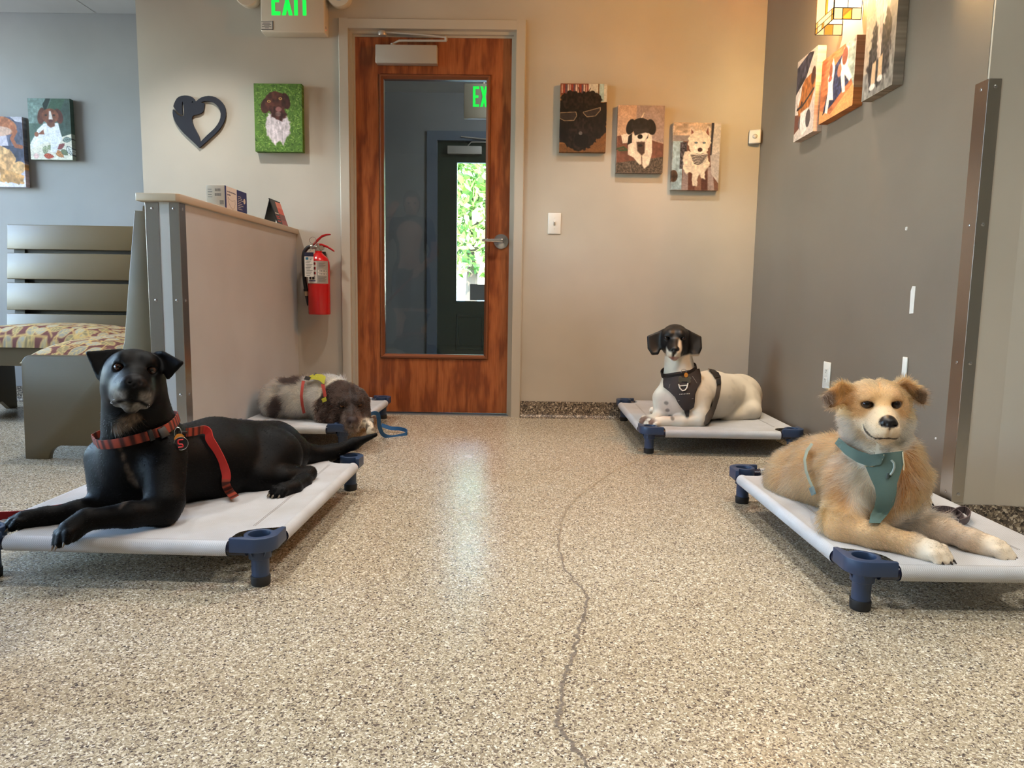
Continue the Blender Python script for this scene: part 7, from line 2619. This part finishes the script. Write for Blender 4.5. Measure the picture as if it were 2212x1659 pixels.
def patch(B, rows, off, th, name, m, parent, ncol=12, sub=4):
    """Cloth panel lying on a body: rows of (left, right) pixel pairs, laid onto the skin and given an edge."""
    rows = np.array(rows, float)
    n = len(rows)
    t = np.linspace(0, n - 1, (n - 1) * sub + 1)
    L = np.stack([np.interp(t, np.arange(n), rows[:, 0, i]) for i in (0, 1)], 1)
    R = np.stack([np.interp(t, np.arange(n), rows[:, 1, i]) for i in (0, 1)], 1)
    s = np.linspace(0, 1, ncol)
    uv = L[:, None] + (R - L)[:, None] * s[None, :, None]
    d = FW * FPX + RT * (uv[..., 0:1] - 1106.0) + UP * (829.5 - uv[..., 1:2])
    d = unit(d)
    p, ok = B.cast(CAM + 0 * d, d, off + th, far=5.0)
    # even out rows that slip past the outline
    dist = np.linalg.norm(p - CAM, axis=-1)
    med = np.median(dist)
    dist = np.clip(dist, med - 0.12, med + 0.10)
    for _ in range(2):
        q = dist.copy()
        q[1:-1] = (dist[:-2] + dist[1:-1] * 2 + dist[2:]) / 4
        q[:, 1:-1] = (q[:, :-2] + q[:, 1:-1] * 2 + q[:, 2:]) / 4
        dist = np.minimum(q, dist)
    p = CAM + d * dist[..., None]
    k = th + 0.004
    full = np.zeros((p.shape[0] + 2, ncol + 2, 3))
    full[1:-1, 1:-1] = p
    full[1:-1, 0] = p[:, 0] + d[:, 0] * k
    full[1:-1, -1] = p[:, -1] + d[:, -1] * k
    full[0, 1:-1] = p[0] + d[0] * k
    full[-1, 1:-1] = p[-1] + d[-1] * k
    full[0, 0], full[0, -1], full[-1, 0], full[-1, -1] = full[0, 1], full[0, -2], full[-1, 1], full[-1, -2]
    o = link(name, grid_mesh(name, full), m, parent, smooth=60)
    return o


def in_rows(uv, rows):
    rows = np.array(rows, float)
    poly = np.concatenate([rows[:, 0], rows[::-1, 1]])
    x, y = uv[:, 0], uv[:, 1]
    ins = np.zeros(len(uv), bool)
    for (ax, ay), (bx_, by) in zip(poly, np.roll(poly, -1, 0)):
        ins ^= ((ay > y) != (by > y)) & (x < (bx_ - ax) * (y - ay) / (by - ay + 1e-9) + ax)
    return ins


def cloth_mat(name, col, rough=0.75, scale=900):
    m = mat(name, lin(*col), rough, spec=0.25)
    t = NT(m)
    t.bump(t.noise(t.coords(), scale, 2), 0.35, 0.001)
    return m


def ring(c, n, r, rr, name, m, parent, sx=1.0):
    n = unit(n)
    a = unit(np.cross(n, (0, 0, 1.0)))
    b = np.cross(a, n)
    pts = [np.array(c) + r * (math.cos(t) * sx * a + math.sin(t) * b) for t in np.linspace(0, 2 * math.pi, 25)]
    return MB().tube(pts, rr, 8).build(name, m, parent, smooth=60)


# --- black dog: plaid collar, tag, red lead
PLAID_A, PLAID_B, PLAID_C = (np.array(lin(*c)[:3]) for c in ((150, 62, 44), (34, 26, 26), (84, 40, 34)))


def plaid(s, w_):
    a = (np.sin(s * 2 * math.pi * 26) > 0.1).astype(float)
    b = (np.abs(w_) < 0.3).astype(float)
    c = PLAID_A * (1 - a[..., None]) * (1 - b[..., None] * 0.5) + PLAID_C * ((a + b) % 2)[..., None] * 0.6 + PLAID_B * (a * b)[..., None]
    return c


M_PLAID = tint_mat('plaid_webbing', 0.7, 0.25, 900, 0.3)
cc_ = P(302, 928, 1.885)
col1, cpts = loop_strap(B1, cc_, unit((-0.20, -0.14, 1.0)), 0.024, 0.0035, 0.003, 'collar', M_PLAID, dog1, n=110, tint=plaid, ref=(0, -1, 0))
for nm, (u, v), ww in (('buckle', (352, 934), 0.024), ('buckle_tongue', (326, 940), 0.012)):
    q = ray_to(B1, u, v, 0.007)
    nrm_ = B1.grad(q[None])[0]
    side_ = unit(np.cross((-0.20, -0.14, 1.0), nrm_))
    oriented_box(MB(), q, side_, nrm_, np.cross(side_, nrm_), ww / 2, 0.0045, 0.0145).build(nm, M_BLACK, dog1, bevel=0.002)
q = ray_to(B1, 391, 958, 0.005)
look = unit(CAM - q)
ring(ray_to(B1, 384, 935, 0.008), look, 0.014, 0.0016, 'collar_ring', M_CHROME, dog1, 0.6)
rx = unit(np.cross((0, 0, 1.0), look)) * 1.0
ry = np.cross(look, rx)


def disc(c, n, a, b, ra, rb, th, name, m, parent):
    k = 26
    vs = [np.array(c) + sgn * n * th / 2 + ra * math.cos(t) * a + rb * math.sin(t) * b for sgn in (-1, 1) for t in np.linspace(0, 2 * math.pi, k, endpoint=False)]
    return MB().add(vs, [tuple(range(k)), tuple(range(k, 2 * k))] + [(i, (i + 1) % k, k + (i + 1) % k, k + i) for i in range(k)]).build(name, m, parent)


qa = ray_to(B1, 388, 950, 0.006)
disc(qa, look, rx, ry, 0.013, 0.016, 0.002, 'orange_tag', mat('orange_tag', lin(206, 128, 40), 0.4), dog1)
tgd = disc(q - look * 0.0 + look * 0.004, look, rx, ry, 0.0165, 0.0175, 0.002, 'name_tag', mat('black_tag', lin(20, 20, 22), 0.35), dog1)
ring(q + look * 0.005, look, 0.0168, 0.0008, 'tag_rim', M_CHROME, tgd)
Rm = Matrix((tuple(rx), tuple(ry), tuple(look))).transposed()
if Rm.determinant() < 0:
    Rm = Matrix((tuple(-rx), tuple(ry), tuple(look))).transposed()
sl_ = [(0.5, 0.95), (-0.35, 0.95), (-0.6, 0.7), (-0.6, 0.15), (-0.35, -0.05), (0.25, -0.12), (0.35, -0.3), (0.35, -0.6), (0.2, -0.72), (-0.6, -0.72)]
xa_ = np.array(Rm.col[0])
ya_ = np.array(Rm.col[1])
MB().tube([q + look * 0.0062 + (xa_ * x * 0.0115 + ya_ * (y - 0.1) * 0.0115) for x, y in sl_], 0.0021, 6).build('tag_letter', mat('red_enamel_letter', lin(196, 30, 40), 0.4), tgd)

FROTH = mat('wet_drool', lin(214, 220, 230), 0.08, spec=0.8)
rd = np.random.default_rng(4)
for (u, v), n_ in (((241, 870), 9), ((320, 877), 5)):
    mb = MB()
    for _ in range(n_):
        q_d = ray_to(B1, u + rd.normal() * 2.5, v + rd.normal() * 3.5, 0.001)
        r_d = 0.0006 + 0.0006 * rd.random()
        mb.lathe(q_d, [(r_d * 0.2, -r_d), (r_d * 0.8, -r_d * 0.6), (r_d, 0), (r_d * 0.8, r_d * 0.6), (r_d * 0.2, r_d)], 8)
    mb.build('drool', FROTH, dog1, smooth=180)

lead1 = empty('dog_leash', P(215, 1088, 1.86), 'red plaid leash clipped to the black dog collar and trailing over the cot', 'leash')
RED_W = tint_mat('red_webbing', 0.65, 0.3, 1000, 0.3)
red_l = np.array(lin(188, 52, 46)[:3])
red_d = np.array(lin(158, 24, 30)[:3])


def lead_tint(s, w_):
    c = np.repeat(np.repeat(red_l[None, None], s.shape[0], 0), s.shape[1], 1)
    pl = plaid(s * 0.6, w_)
    k = ((s < 0.20) | (s > 0.74))[..., None]
    return np.where(k, pl, c)


pth = [(402, 934, .010), (420, 932, .012), (440, 928, .014), (450, 934, .016), (453, 948, .012), (466, 970, .008), (481, 1000, .007), (489, 1026, .008), (488, 1046, .010), (496, 1062, .010), (506, 1074, .006)]
pp = [ray_to(B1, u, v, o) for u, v, o in pth[:-1]] + [P(507, 1074, 1.985)]
sd_ = [(0, 0, 1.0), (0, 0, 1), (0.2, 0.0, 1), (0.6, 0, 0.8), (1, 0, 0.4), (1, 0, 0.35), (1, 0, 0.25), (0.9, 0.3, 0.1), (0.6, 0.7, 0), (0.9, 0.2, 0.2), (0.8, 0.2, 0.3)]
ribbon('leash_strap', pp, 0.0235, 0.0028, RED_W, lead1, side=sd_, tint=lead_tint)
p2 = [P(250, 1082, 1.93), P(214, 1090, 1.89), P(165, 1094, 1.845), P(120, 1100, 1.81), P(75, 1108, 1.79), P(35, 1113, 1.775), P(-25, 1114, 1.76), P(-110, 1104, 1.72), P(-220, 1040, 1.62)]
ribbon('leash_strap', p2, 0.0225, 0.0028, RED_W, lead1, side=[(0.0, -0.15, 1.0)] * len(p2), tint=lambda s, w_: np.where(((s > 0.35) & (s < 0.55))[..., None] & (w_ < 0)[..., None], plaid(s * 0.5, w_) * 0.8, red_d))
tri_ = [P(88, 1104, 1.775), P(94, 1110, 1.775), P(68, 1116, 1.775)]
MB().tube([tri_[0], tri_[1], tri_[2]], 0.0016, 6).build('frayed_end', mat('cream_thread', lin(206, 184, 150), 0.8), lead1)
clp = MB().tube([ray_to(B1, 388, 934, .012), ray_to(B1, 402, 934, .012)], 0.004, 8).build('snap_hook', M_BLACK, lead1, smooth=60)

# --- tan dog: teal vest harness and loose lead
TEAL = cloth_mat('teal_harness_cloth', (92, 112, 104))
PIPE = mat('cream_piping', lin(214, 196, 160), 0.6)
V_MAIN = [[(1866, 984), (1951, 974)], [(1868, 1004), (1953, 998)], [(1879, 1030), (1946, 1020)], [(1890, 1054), (1938, 1044)], [(1893, 1074), (1936, 1068)], [(1889, 1094), (1931, 1090)], [(1880, 1114), (1917, 1112)], [(1877, 1130), (1901, 1130)]]
V_STRAP = [[(1812, 945), (1803, 958)], [(1832, 962), (1826, 982)], [(1856, 974), (1850, 998)], [(1880, 982), (1876, 1008)], [(1912, 984), (1902, 1004)]]
har = empty('harness', (0, 0, 0))
har.parent = dog2
patch(B2, V_MAIN, 0.006, 0.005, 'chest_panel', TEAL, har, 14)
patch(B2, V_STRAP, 0.010, 0.005, 'neck_strap', cloth_mat('teal_harness_strap', (86, 105, 99)), har, 6)
for pl in ([(1868, 1006), (1884, 1007), (1897, 1002), (1906, 993), (1910, 982)], [(1950, 976), (1951, 990), (1953, 1004), (1952, 1016)]):
    MB().tube([ray_to(B2, u, v, 0.0135) for u, v in pl], 0.0016, 6).build('piping', PIPE, har, smooth=60)
MB().tube([ray_to(B2, u, v, 0.014) for u, v in ((1925, 994), (1931, 1000), (1932, 1010), (1928, 1020), (1923, 1026))], 0.0028, 8).build('leash_loop', mat('grey_webbing_loop', lin(150, 160, 154), 0.6), har, smooth=60)
MB().tube([ray_to(B2, u, v, 0.013) for u, v in ((1919, 1022), (1917, 1034))], 0.0036, 8).build('loop_keeper', mat('dark_teal', lin(52, 66, 64), 0.6), har, smooth=60)
patch(B2, [[(1752, 956), (1757, 960)], [(1740, 972), (1746, 976)], [(1735, 992), (1741, 993)], [(1738, 1018), (1744, 1016)], [(1746, 1040), (1751, 1037)], [(1752, 1054), (1758, 1052)]], 0.020, 0.004, 'girth_strap', cloth_mat('pale_teal_strap', (140, 140, 122)), har, 4)
patch(B2, [[(1747, 1054), (1758, 1050)], [(1750, 1064), (1761, 1060)], [(1753, 1071), (1763, 1067)]], 0.022, 0.005, 'strap_adjuster', mat('teal_plastic', lin(84, 110, 114), 0.4), har, 4)


def keep2(p, n):
    uv = project(p)
    vis = np.sum(n * unit(CAM - p), 1) > 0
    return ~(vis & (in_rows(uv, V_MAIN) | in_rows(uv, V_STRAP)) & (p[:, 1] < 2.0))


make_fur('fur', B2, parent=dog2, keep=keep2, **FUR2)
lead2 = empty('dog_leash', P(2040, 1110, 1.95), 'dark brown webbing leash lying bunched on the cot behind the tan dog paws', 'leash')
WEB = mat('brown_webbing', lin(84, 70, 72), 0.7)
tw = NT(WEB)
wvv = tw.n('ShaderNodeTexWave')
wvv.inputs['Scale'].default_value = 150
tw.l(tw.coords(), wvv.inputs['Vector'])
tw.l(tw.ramp(wvv.outputs['Fac'], [(0.3, lin(60, 48, 50)), (0.7, lin(112, 98, 98))]), tw.b.inputs['Base Color'])
cz = lambda u, v, y: P(u, v, y)
for pl, sd in (([(1982, 1113, 1.96), (2000, 1104, 1.99), (2030, 1100, 2.0), (2058, 1104, 1.97), (2076, 1116, 1.93), (2080, 1127, 1.90)], (0.1, -0.25, 1.0)),
               ([(1975, 1116, 1.93), (1995, 1113, 1.94), (2020, 1113, 1.93), (2040, 1121, 1.90), (2048, 1131, 1.87)], (0.0, -0.5, 1.0)),
               ([(2044, 1122, 1.93), (2062, 1106, 1.95), (2082, 1101, 1.97), (2095, 1112, 1.93), (2088, 1124, 1.90), (2072, 1130, 1.88)], (0.0, -0.2, 1.0)),
               ([(2010, 1120, 1.90), (2040, 1124, 1.88), (2066, 1127, 1.875)], (0.0, -0.6, 0.9))):
    ribbon('leash_strap', [cz(*q) for q in pl], 0.021, 0.0028, WEB, lead2, side=sd)

# --- white dog: grey harness, collar and tags
GREY = cloth_mat('charcoal_harness_cloth', (62, 56, 56))
DGREY = cloth_mat('dark_harness_strap', (42, 38, 38))
har3 = empty('harness', (0, 0, 0))
har3.parent = dog3
patch(B3, [[(1434, 808), (1511, 796)], [(1432, 826), (1515, 812)], [(1433, 836), (1515, 824)], [(1446, 846), (1507, 838)], [(1458, 858), (1502, 852)], [(1464, 870), (1501, 868)], [(1471, 880), (1499, 880)], [(1477, 887), (1492, 885)]], 0.003, 0.006, 'chest_panel', GREY, har3, 14)
patch(B3, [[(1477, 882), (1490, 882)], [(1479, 892), (1489, 892)], [(1482, 900), (1488, 900)]], 0.003, 0.004, 'belly_strap', DGREY, har3, 5)
col3, _ = loop_strap(B3, P(1466, 800, 3.47), unit((-0.26, -0.15, 1.0)), 0.026, 0.004, 0.004, 'collar', DGREY, dog3, n=80, ref=(0, -1, 0))
patch(B3, [[(1529, 796), (1538, 797)], [(1538, 803), (1549, 803)], [(1547, 814), (1557, 812)], [(1549, 826), (1558, 826)], [(1548, 838), (1557, 839)], [(1545, 856), (1554, 858)], [(1537, 878), (1547, 881)], [(1526, 894), (1540, 900)], [(1520, 905), (1536, 906)], [(1520, 918), (1530, 917)]], 0.002, 0.004, 'girth_strap', cloth_mat('brown_grey_strap', (92, 82, 74)), har3, 6)
patch(B3, [[(1530, 797), (1542, 798)], [(1540, 806), (1553, 805)], [(1545, 815), (1556, 814)]], 0.006, 0.006, 'side_buckle', M_BLACK, har3, 5)
patch(B3, [[(1547, 820), (1556, 818)], [(1549, 830), (1558, 829)]], 0.006, 0.006, 'side_buckle', M_BLACK, har3, 5)
WRING = mat('white_ring_plastic', lin(226, 220, 208), 0.4)
MB().tube([ray_to(B3, u, v, 0.013) for u, v in ((1466, 830), (1469, 839), (1474, 844), (1480, 843), (1484, 838), (1486, 828), (1486, 828))], 0.0032, 8).tube([ray_to(B3, u, v, 0.013) for u, v in ((1466, 834), (1476, 833), (1486, 832))], 0.0028, 8).build('leash_ring', WRING, har3, smooth=60)
for k in range(7):
    u0 = 1467.5 + 3.4 * k
    MB().tube([ray_to(B3, u0, 852 - 0.25 * k, 0.0105), ray_to(B3, u0 + 1.8, 851.6 - 0.25 * k, 0.0105)], 0.0024, 6).build('lettering', mat('pale_lettering', lin(186, 178, 168), 0.6), har3)
for row in ([(1464, 866), (1498, 861)], [(1447, 830), (1445, 838)], [(1496, 813), (1506, 828)]):
    MB().tube([ray_to(B3, *row[0], 0.0105), ray_to(B3, *row[1], 0.0105)], 0.0012, 5).build('reflective_piping', mat('grey_piping', lin(150, 142, 136), 0.5), har3)
bq = ray_to(B3, 1479, 820, 0.016)
lk = unit(CAM - bq)
r1 = unit(np.cross((0, 0, 1.0), lk))
u1 = np.cross(lk, r1)
bone = MB()
bone_o = oriented_box(MB(), bq, r1, lk, u1, 0.019, 0.0012, 0.009).build('bone_tag', mat('pewter_tag', lin(112, 106, 92), 0.4, 0.6), dog3)
for sx in (-1, 1):
    for sz in (-1, 1):
        disc(bq + r1 * sx * 0.020 + u1 * sz * 0.007, lk, r1, u1, 0.008, 0.008, 0.0024, 'bone_lobe', mat('pewter_tag', lin(112, 106, 92), 0.4, 0.6), bone_o)
disc(ray_to(B3, 1482, 810, 0.016), lk, r1, u1, 0.009, 0.011, 0.002, 'orange_tag', mat('orange_tag', lin(206, 128, 40), 0.4), dog3)
ring(ray_to(B3, 1477, 803, 0.014), lk, 0.012, 0.0012, 'split_ring', M_CHROME, dog3)

# --- shaggy dog: yellow and red harness, blue lead
YEL = cloth_mat('yellow_green_harness', (168, 164, 52))
RDS = cloth_mat('red_harness_strap', (158, 62, 52))
har4 = empty('harness', (0, 0, 0))
har4.parent = dog4
patch(B4, [[(664, 815), (662, 822)], [(674, 809), (676, 819)], [(686, 808), (690, 822)], [(697, 809), (697, 828)], [(704, 814), (700, 830)]], 0.024, 0.006, 'back_panel', YEL, har4, 6)
patch(B4, [[(660, 812), (672, 814)], [(656, 820), (668, 822)]], 0.026, 0.006, 'strap_buckle', M_BLACK, har4, 5)
patch(B4, [[(652, 822), (659, 823)], [(650, 836), (656, 836)], [(648, 856), (654, 856)], [(650, 876), (656, 875)], [(654, 894), (660, 892)]], 0.022, 0.005, 'girth_strap', RDS, har4, 4)
patch(B4, [[(693, 830), (701, 829)], [(696, 842), (703, 841)], [(699, 858), (706, 856)]], 0.022, 0.005, 'shoulder_strap', RDS, har4, 4)
patch(B4, [[(694, 862), (704, 857)], [(697, 870), (706, 866)]], 0.024, 0.005, 'strap_end', YEL, har4, 4)
MB().tube([ray_to(B4, 679, 809, 0.033), ray_to(B4, 680, 806, 0.033), ray_to(B4, 684, 806, 0.033)], 0.003, 6).build('back_ring', M_CHROME, har4)
lead4 = empty('dog_leash', P(850, 945, 3.5), 'blue webbing leash looping on the floor beside the far left cot', 'leash')
BLU = cloth_mat('blue_webbing', (44, 92, 142))
fl = lambda u, v, y, z=None: P(u, v, y)
lp = [P(800, 895, 3.27), P(808, 892, 3.29), P(816, 895, 3.31), P(818, 905, 3.33), P(820, 922, 3.40), P(827, 938, 3.46), P(842, 944, 3.50), P(862, 942, 3.53), P(878, 937, 3.56), P(877, 930, 3.60), P(862, 926, 3.62), P(845, 925, 3.63), P(824, 918, 3.62)]
ribbon('leash_strap', lp, 0.019, 0.0028, BLU, lead4, side=[(0.4, 0.3, 0.9), (0.6, 0.4, 0.6), (0.9, 0.4, 0.3), (1, 0.3, 0), (1, 0.3, 0.1), (0.6, 0.3, 0.6), (0.1, 0.3, 1), (0, 0.3, 1), (0, 0, 1), (0, 0, 1), (0, 0.2, 1), (0, 0.4, 0.9), (0, 0.4, 0.9)])

# ================================================================== handler standing beside the left cot, seen mirrored in the door glass
B = Body((-1.60, 0.72, 0.0), (-0.62, 1.52, 1.78), 0.0085)
hx0, hy0 = -1.12, 1.10
HF = Frame((hx0 + 0.01, hy0 + 0.02, 1.58), unit((0.15, 0.95, -0.12)))
W = lambda x, y, z: np.array([hx0 + x, hy0 + y, z])
# legs, feet
for sx in (-1, 1):
    B.chain([W(sx * 0.085, 0, 0.93), W(sx * 0.095, 0.01, 0.50), W(sx * 0.10, -0.01, 0.10)], [0.092, 0.058, 0.036], 0.02)
    B.ell(W(sx * 0.096, -0.025, 0.36), (0.052, 0.056, 0.11), k=0.03)
    B.cone(W(sx * 0.10, -0.02, 0.05), W(sx * 0.115, 0.15, 0.035), 0.042, 0.032, 0.03)
# shorts, trunk
B.ell(W(0, -0.01, 0.95), (0.17, 0.125, 0.14), k=0.04)
for sx in (-1, 1):
    B.cone(W(sx * 0.09, 0, 0.86), W(sx * 0.10, 0.005, 0.60), 0.105, 0.098, 0.02)
B.cone(W(0, 0, 1.0), W(0, 0.0, 1.30), 0.135, 0.150, 0.05)
B.ell(W(0, 0.01, 1.30), (0.185, 0.115, 0.14), k=0.04)
B.cone(W(-0.15, 0, 1.40), W(0.15, 0, 1.40), 0.062, 0.062, 0.04)
B.cone(W(0, 0.0, 1.42), W(0.005, 0.02, 1.53), 0.055, 0.052, 0.03)
# head with face
B.ell(HF(-0.005, 0, 0.03), (0.098, 0.076, 0.10), HF.R, k=0.02)
B.ell(HF(0.03, 0, -0.045), (0.062, 0.055, 0.06), HF.R, k=0.03)
B.cone(HF(0.088, 0, 0.005), HF(0.108, 0, -0.018), 0.010, 0.014, 0.012)
for sx in (-1, 1):
    B.ell(HF(0.0, sx * 0.076, -0.002), (0.018, 0.008, 0.030), HF.R, k=0.006)
    B.ell(HF(0.086, sx * 0.030, 0.018), (0.012, 0.014, 0.009), HF.R, k=0.01, sub=True)
# left arm raised, hand by the brow; right arm down holding the lead
B.chain([W(-0.17, 0.0, 1.39), W(-0.27, 0.05, 1.18), W(-0.21, 0.20, 1.40), W(-0.17, 0.215, 1.46)], [0.055, 0.042, 0.030, 0.026], 0.02)
B.chain([W(0.17, 0.0, 1.39), W(0.23, -0.02, 1.12), W(0.15, 0.14, 0.98), W(0.13, 0.17, 0.965)], [0.055, 0.042, 0.030, 0.026], 0.02)


def hand(B, c, f, s, n):
    """Palm with four curled fingers and a thumb: c wrist, f along the fingers, s across, n palm normal."""
    c, f, s, n = np.array(c), unit(f), unit(s), unit(n)
    B.ell(c + f * 0.045, (0.045, 0.038, 0.016), np.stack([f, s, n], 1), k=0.012)
    for i, (o, L) in enumerate(((-0.027, 0.062), (-0.009, 0.074), (0.009, 0.070), (0.027, 0.055))):
        a = c + f * 0.078 + s * o
        b = a + f * L * 0.5 + n * 0.008
        d = b + f * L * 0.30 + n * L * 0.45
        B.chain([a, b, d], [0.0095, 0.0088, 0.0078], 0.004)
    a = c + f * 0.025 - s * 0.034
    B.chain([a, a + f * 0.03 - s * 0.022, a + f * 0.058 - s * 0.020 + n * 0.012], [0.013, 0.0105, 0.009], 0.006)


hand(B, W(-0.165, 0.215, 1.465), (0.35, -0.1, 0.9), (0.9, 0.2, -0.35), (0.2, -0.9, 0.0))
hand(B, W(0.13, 0.175, 0.96), (-0.35, 0.75, -0.45), (0.85, 0.4, 0.0), (-0.2, -0.4, -0.9))


def col_person(p):
    skin = np.array(lin(196, 150, 124)[:3])
    shirt = np.array(lin(40, 42, 50)[:3])
    shorts = np.array(lin(30, 32, 40)[:3])
    shoe = np.array(lin(60, 60, 64)[:3])
    hair = np.array(lin(70, 48, 34)[:3])
    q = p - np.array([hx0, hy0, 0])
    c = np.repeat(skin[None], len(p), 0)
    z = p[:, 2]
    arm = (np.abs(q[:, 0]) > 0.20) | (q[:, 1] > 0.10)
    c = mixc(c, ((z > 0.93) & (z < 1.475) & ~(arm & ((z < 1.22) | (q[:, 1] > 0.09)))).astype(float), shirt)
    c = mixc(c, ((z > 0.56) & (z <= 0.95) & (q[:, 1] < 0.13)).astype(float), shorts)
    c = mixc(c, (z < 0.085).astype(float), shoe)
    h_ = HF.local(p)
    hr = (np.linalg.norm(h_, axis=1) < 0.16) & (z > 1.5) & ((h_[:, 2] > 0.075 - 0.1 * (h_[:, 0] < 0.02) - 0.12 * (h_[:, 0] < -0.03)))
    c = mixc(c, hr.astype(float), hair)
    return c


per = finish_body(B, 'person', 'person in a dark T-shirt and shorts holding the red leash, mirrored in the door glass', col_person, lambda p: np.full(len(p), 0.6), cat='person')
del per['group']
HB_ = Body((-1.30, 0.94, 1.36), (-0.92, 1.26, 1.78), 0.008)
HB_.ell(HF(-0.018, 0, 0.045), (0.098, 0.086, 0.098), HF.R)
HB_.ell(HF(-0.05, 0, -0.02), (0.066, 0.080, 0.09), HF.R, k=0.03)
HB_.ell(HF(0.10, 0, -0.03), (0.085, 0.075, 0.075), HF.R, k=0.02, sub=True)
hme = HB_.mesh('hair')
set_cols(hme, np.repeat(np.array(lin(66, 46, 34)[:3])[None], len(HB_.pts), 0))
link('hair', hme, tint_mat('hair_cap', 0.5, bump_scale=500, bump=0.5), per)
for sx in (-1, 1):
    e_ = MB().lathe((0, 0, 0), [(0.001, -0.011), (0.008, -0.008), (0.0115, 0), (0.008, 0.008), (0.001, 0.011)], 14)
    cc = HF(0.078, sx * 0.030, 0.018)
    e_.v = [tuple(np.array(v) + cc) for v in e_.v]
    e_.build('eye', mat('person_eye', lin(60, 44, 36), 0.15), per, smooth=180)
MB().tube([HF(0.086, -0.022, -0.052), HF(0.094, 0, -0.056), HF(0.086, 0.022, -0.052)], 0.0035, 6).build('lips', mat('lips', lin(160, 96, 86), 0.5), per, smooth=180)
MB().tube([W(-0.19 + 0.034 * math.cos(t), 0.207 + 0.03 * math.sin(t), 1.43 + 0.010 * math.cos(t)) for t in np.linspace(0, 2 * math.pi, 20)], 0.006, 8).build('wristwatch', M_BLACK, per, smooth=180)
ribbon('leash_strap', [P(-220, 1040, 1.62), np.array([-1.36, 1.50, 0.52]), np.array([-1.16, 1.36, 0.78]), W(0.115, 0.235, 0.925)], 0.0225, 0.0028, RED_W, lead1, side=[(0.3, -0.3, 0.9), (0.6, -0.4, 0.4), (0.7, -0.5, 0.2), (0.8, -0.5, 0.2)], tint=lambda s, w_: np.repeat(np.repeat(red_d[None, None], s.shape[0], 0), s.shape[1], 1))
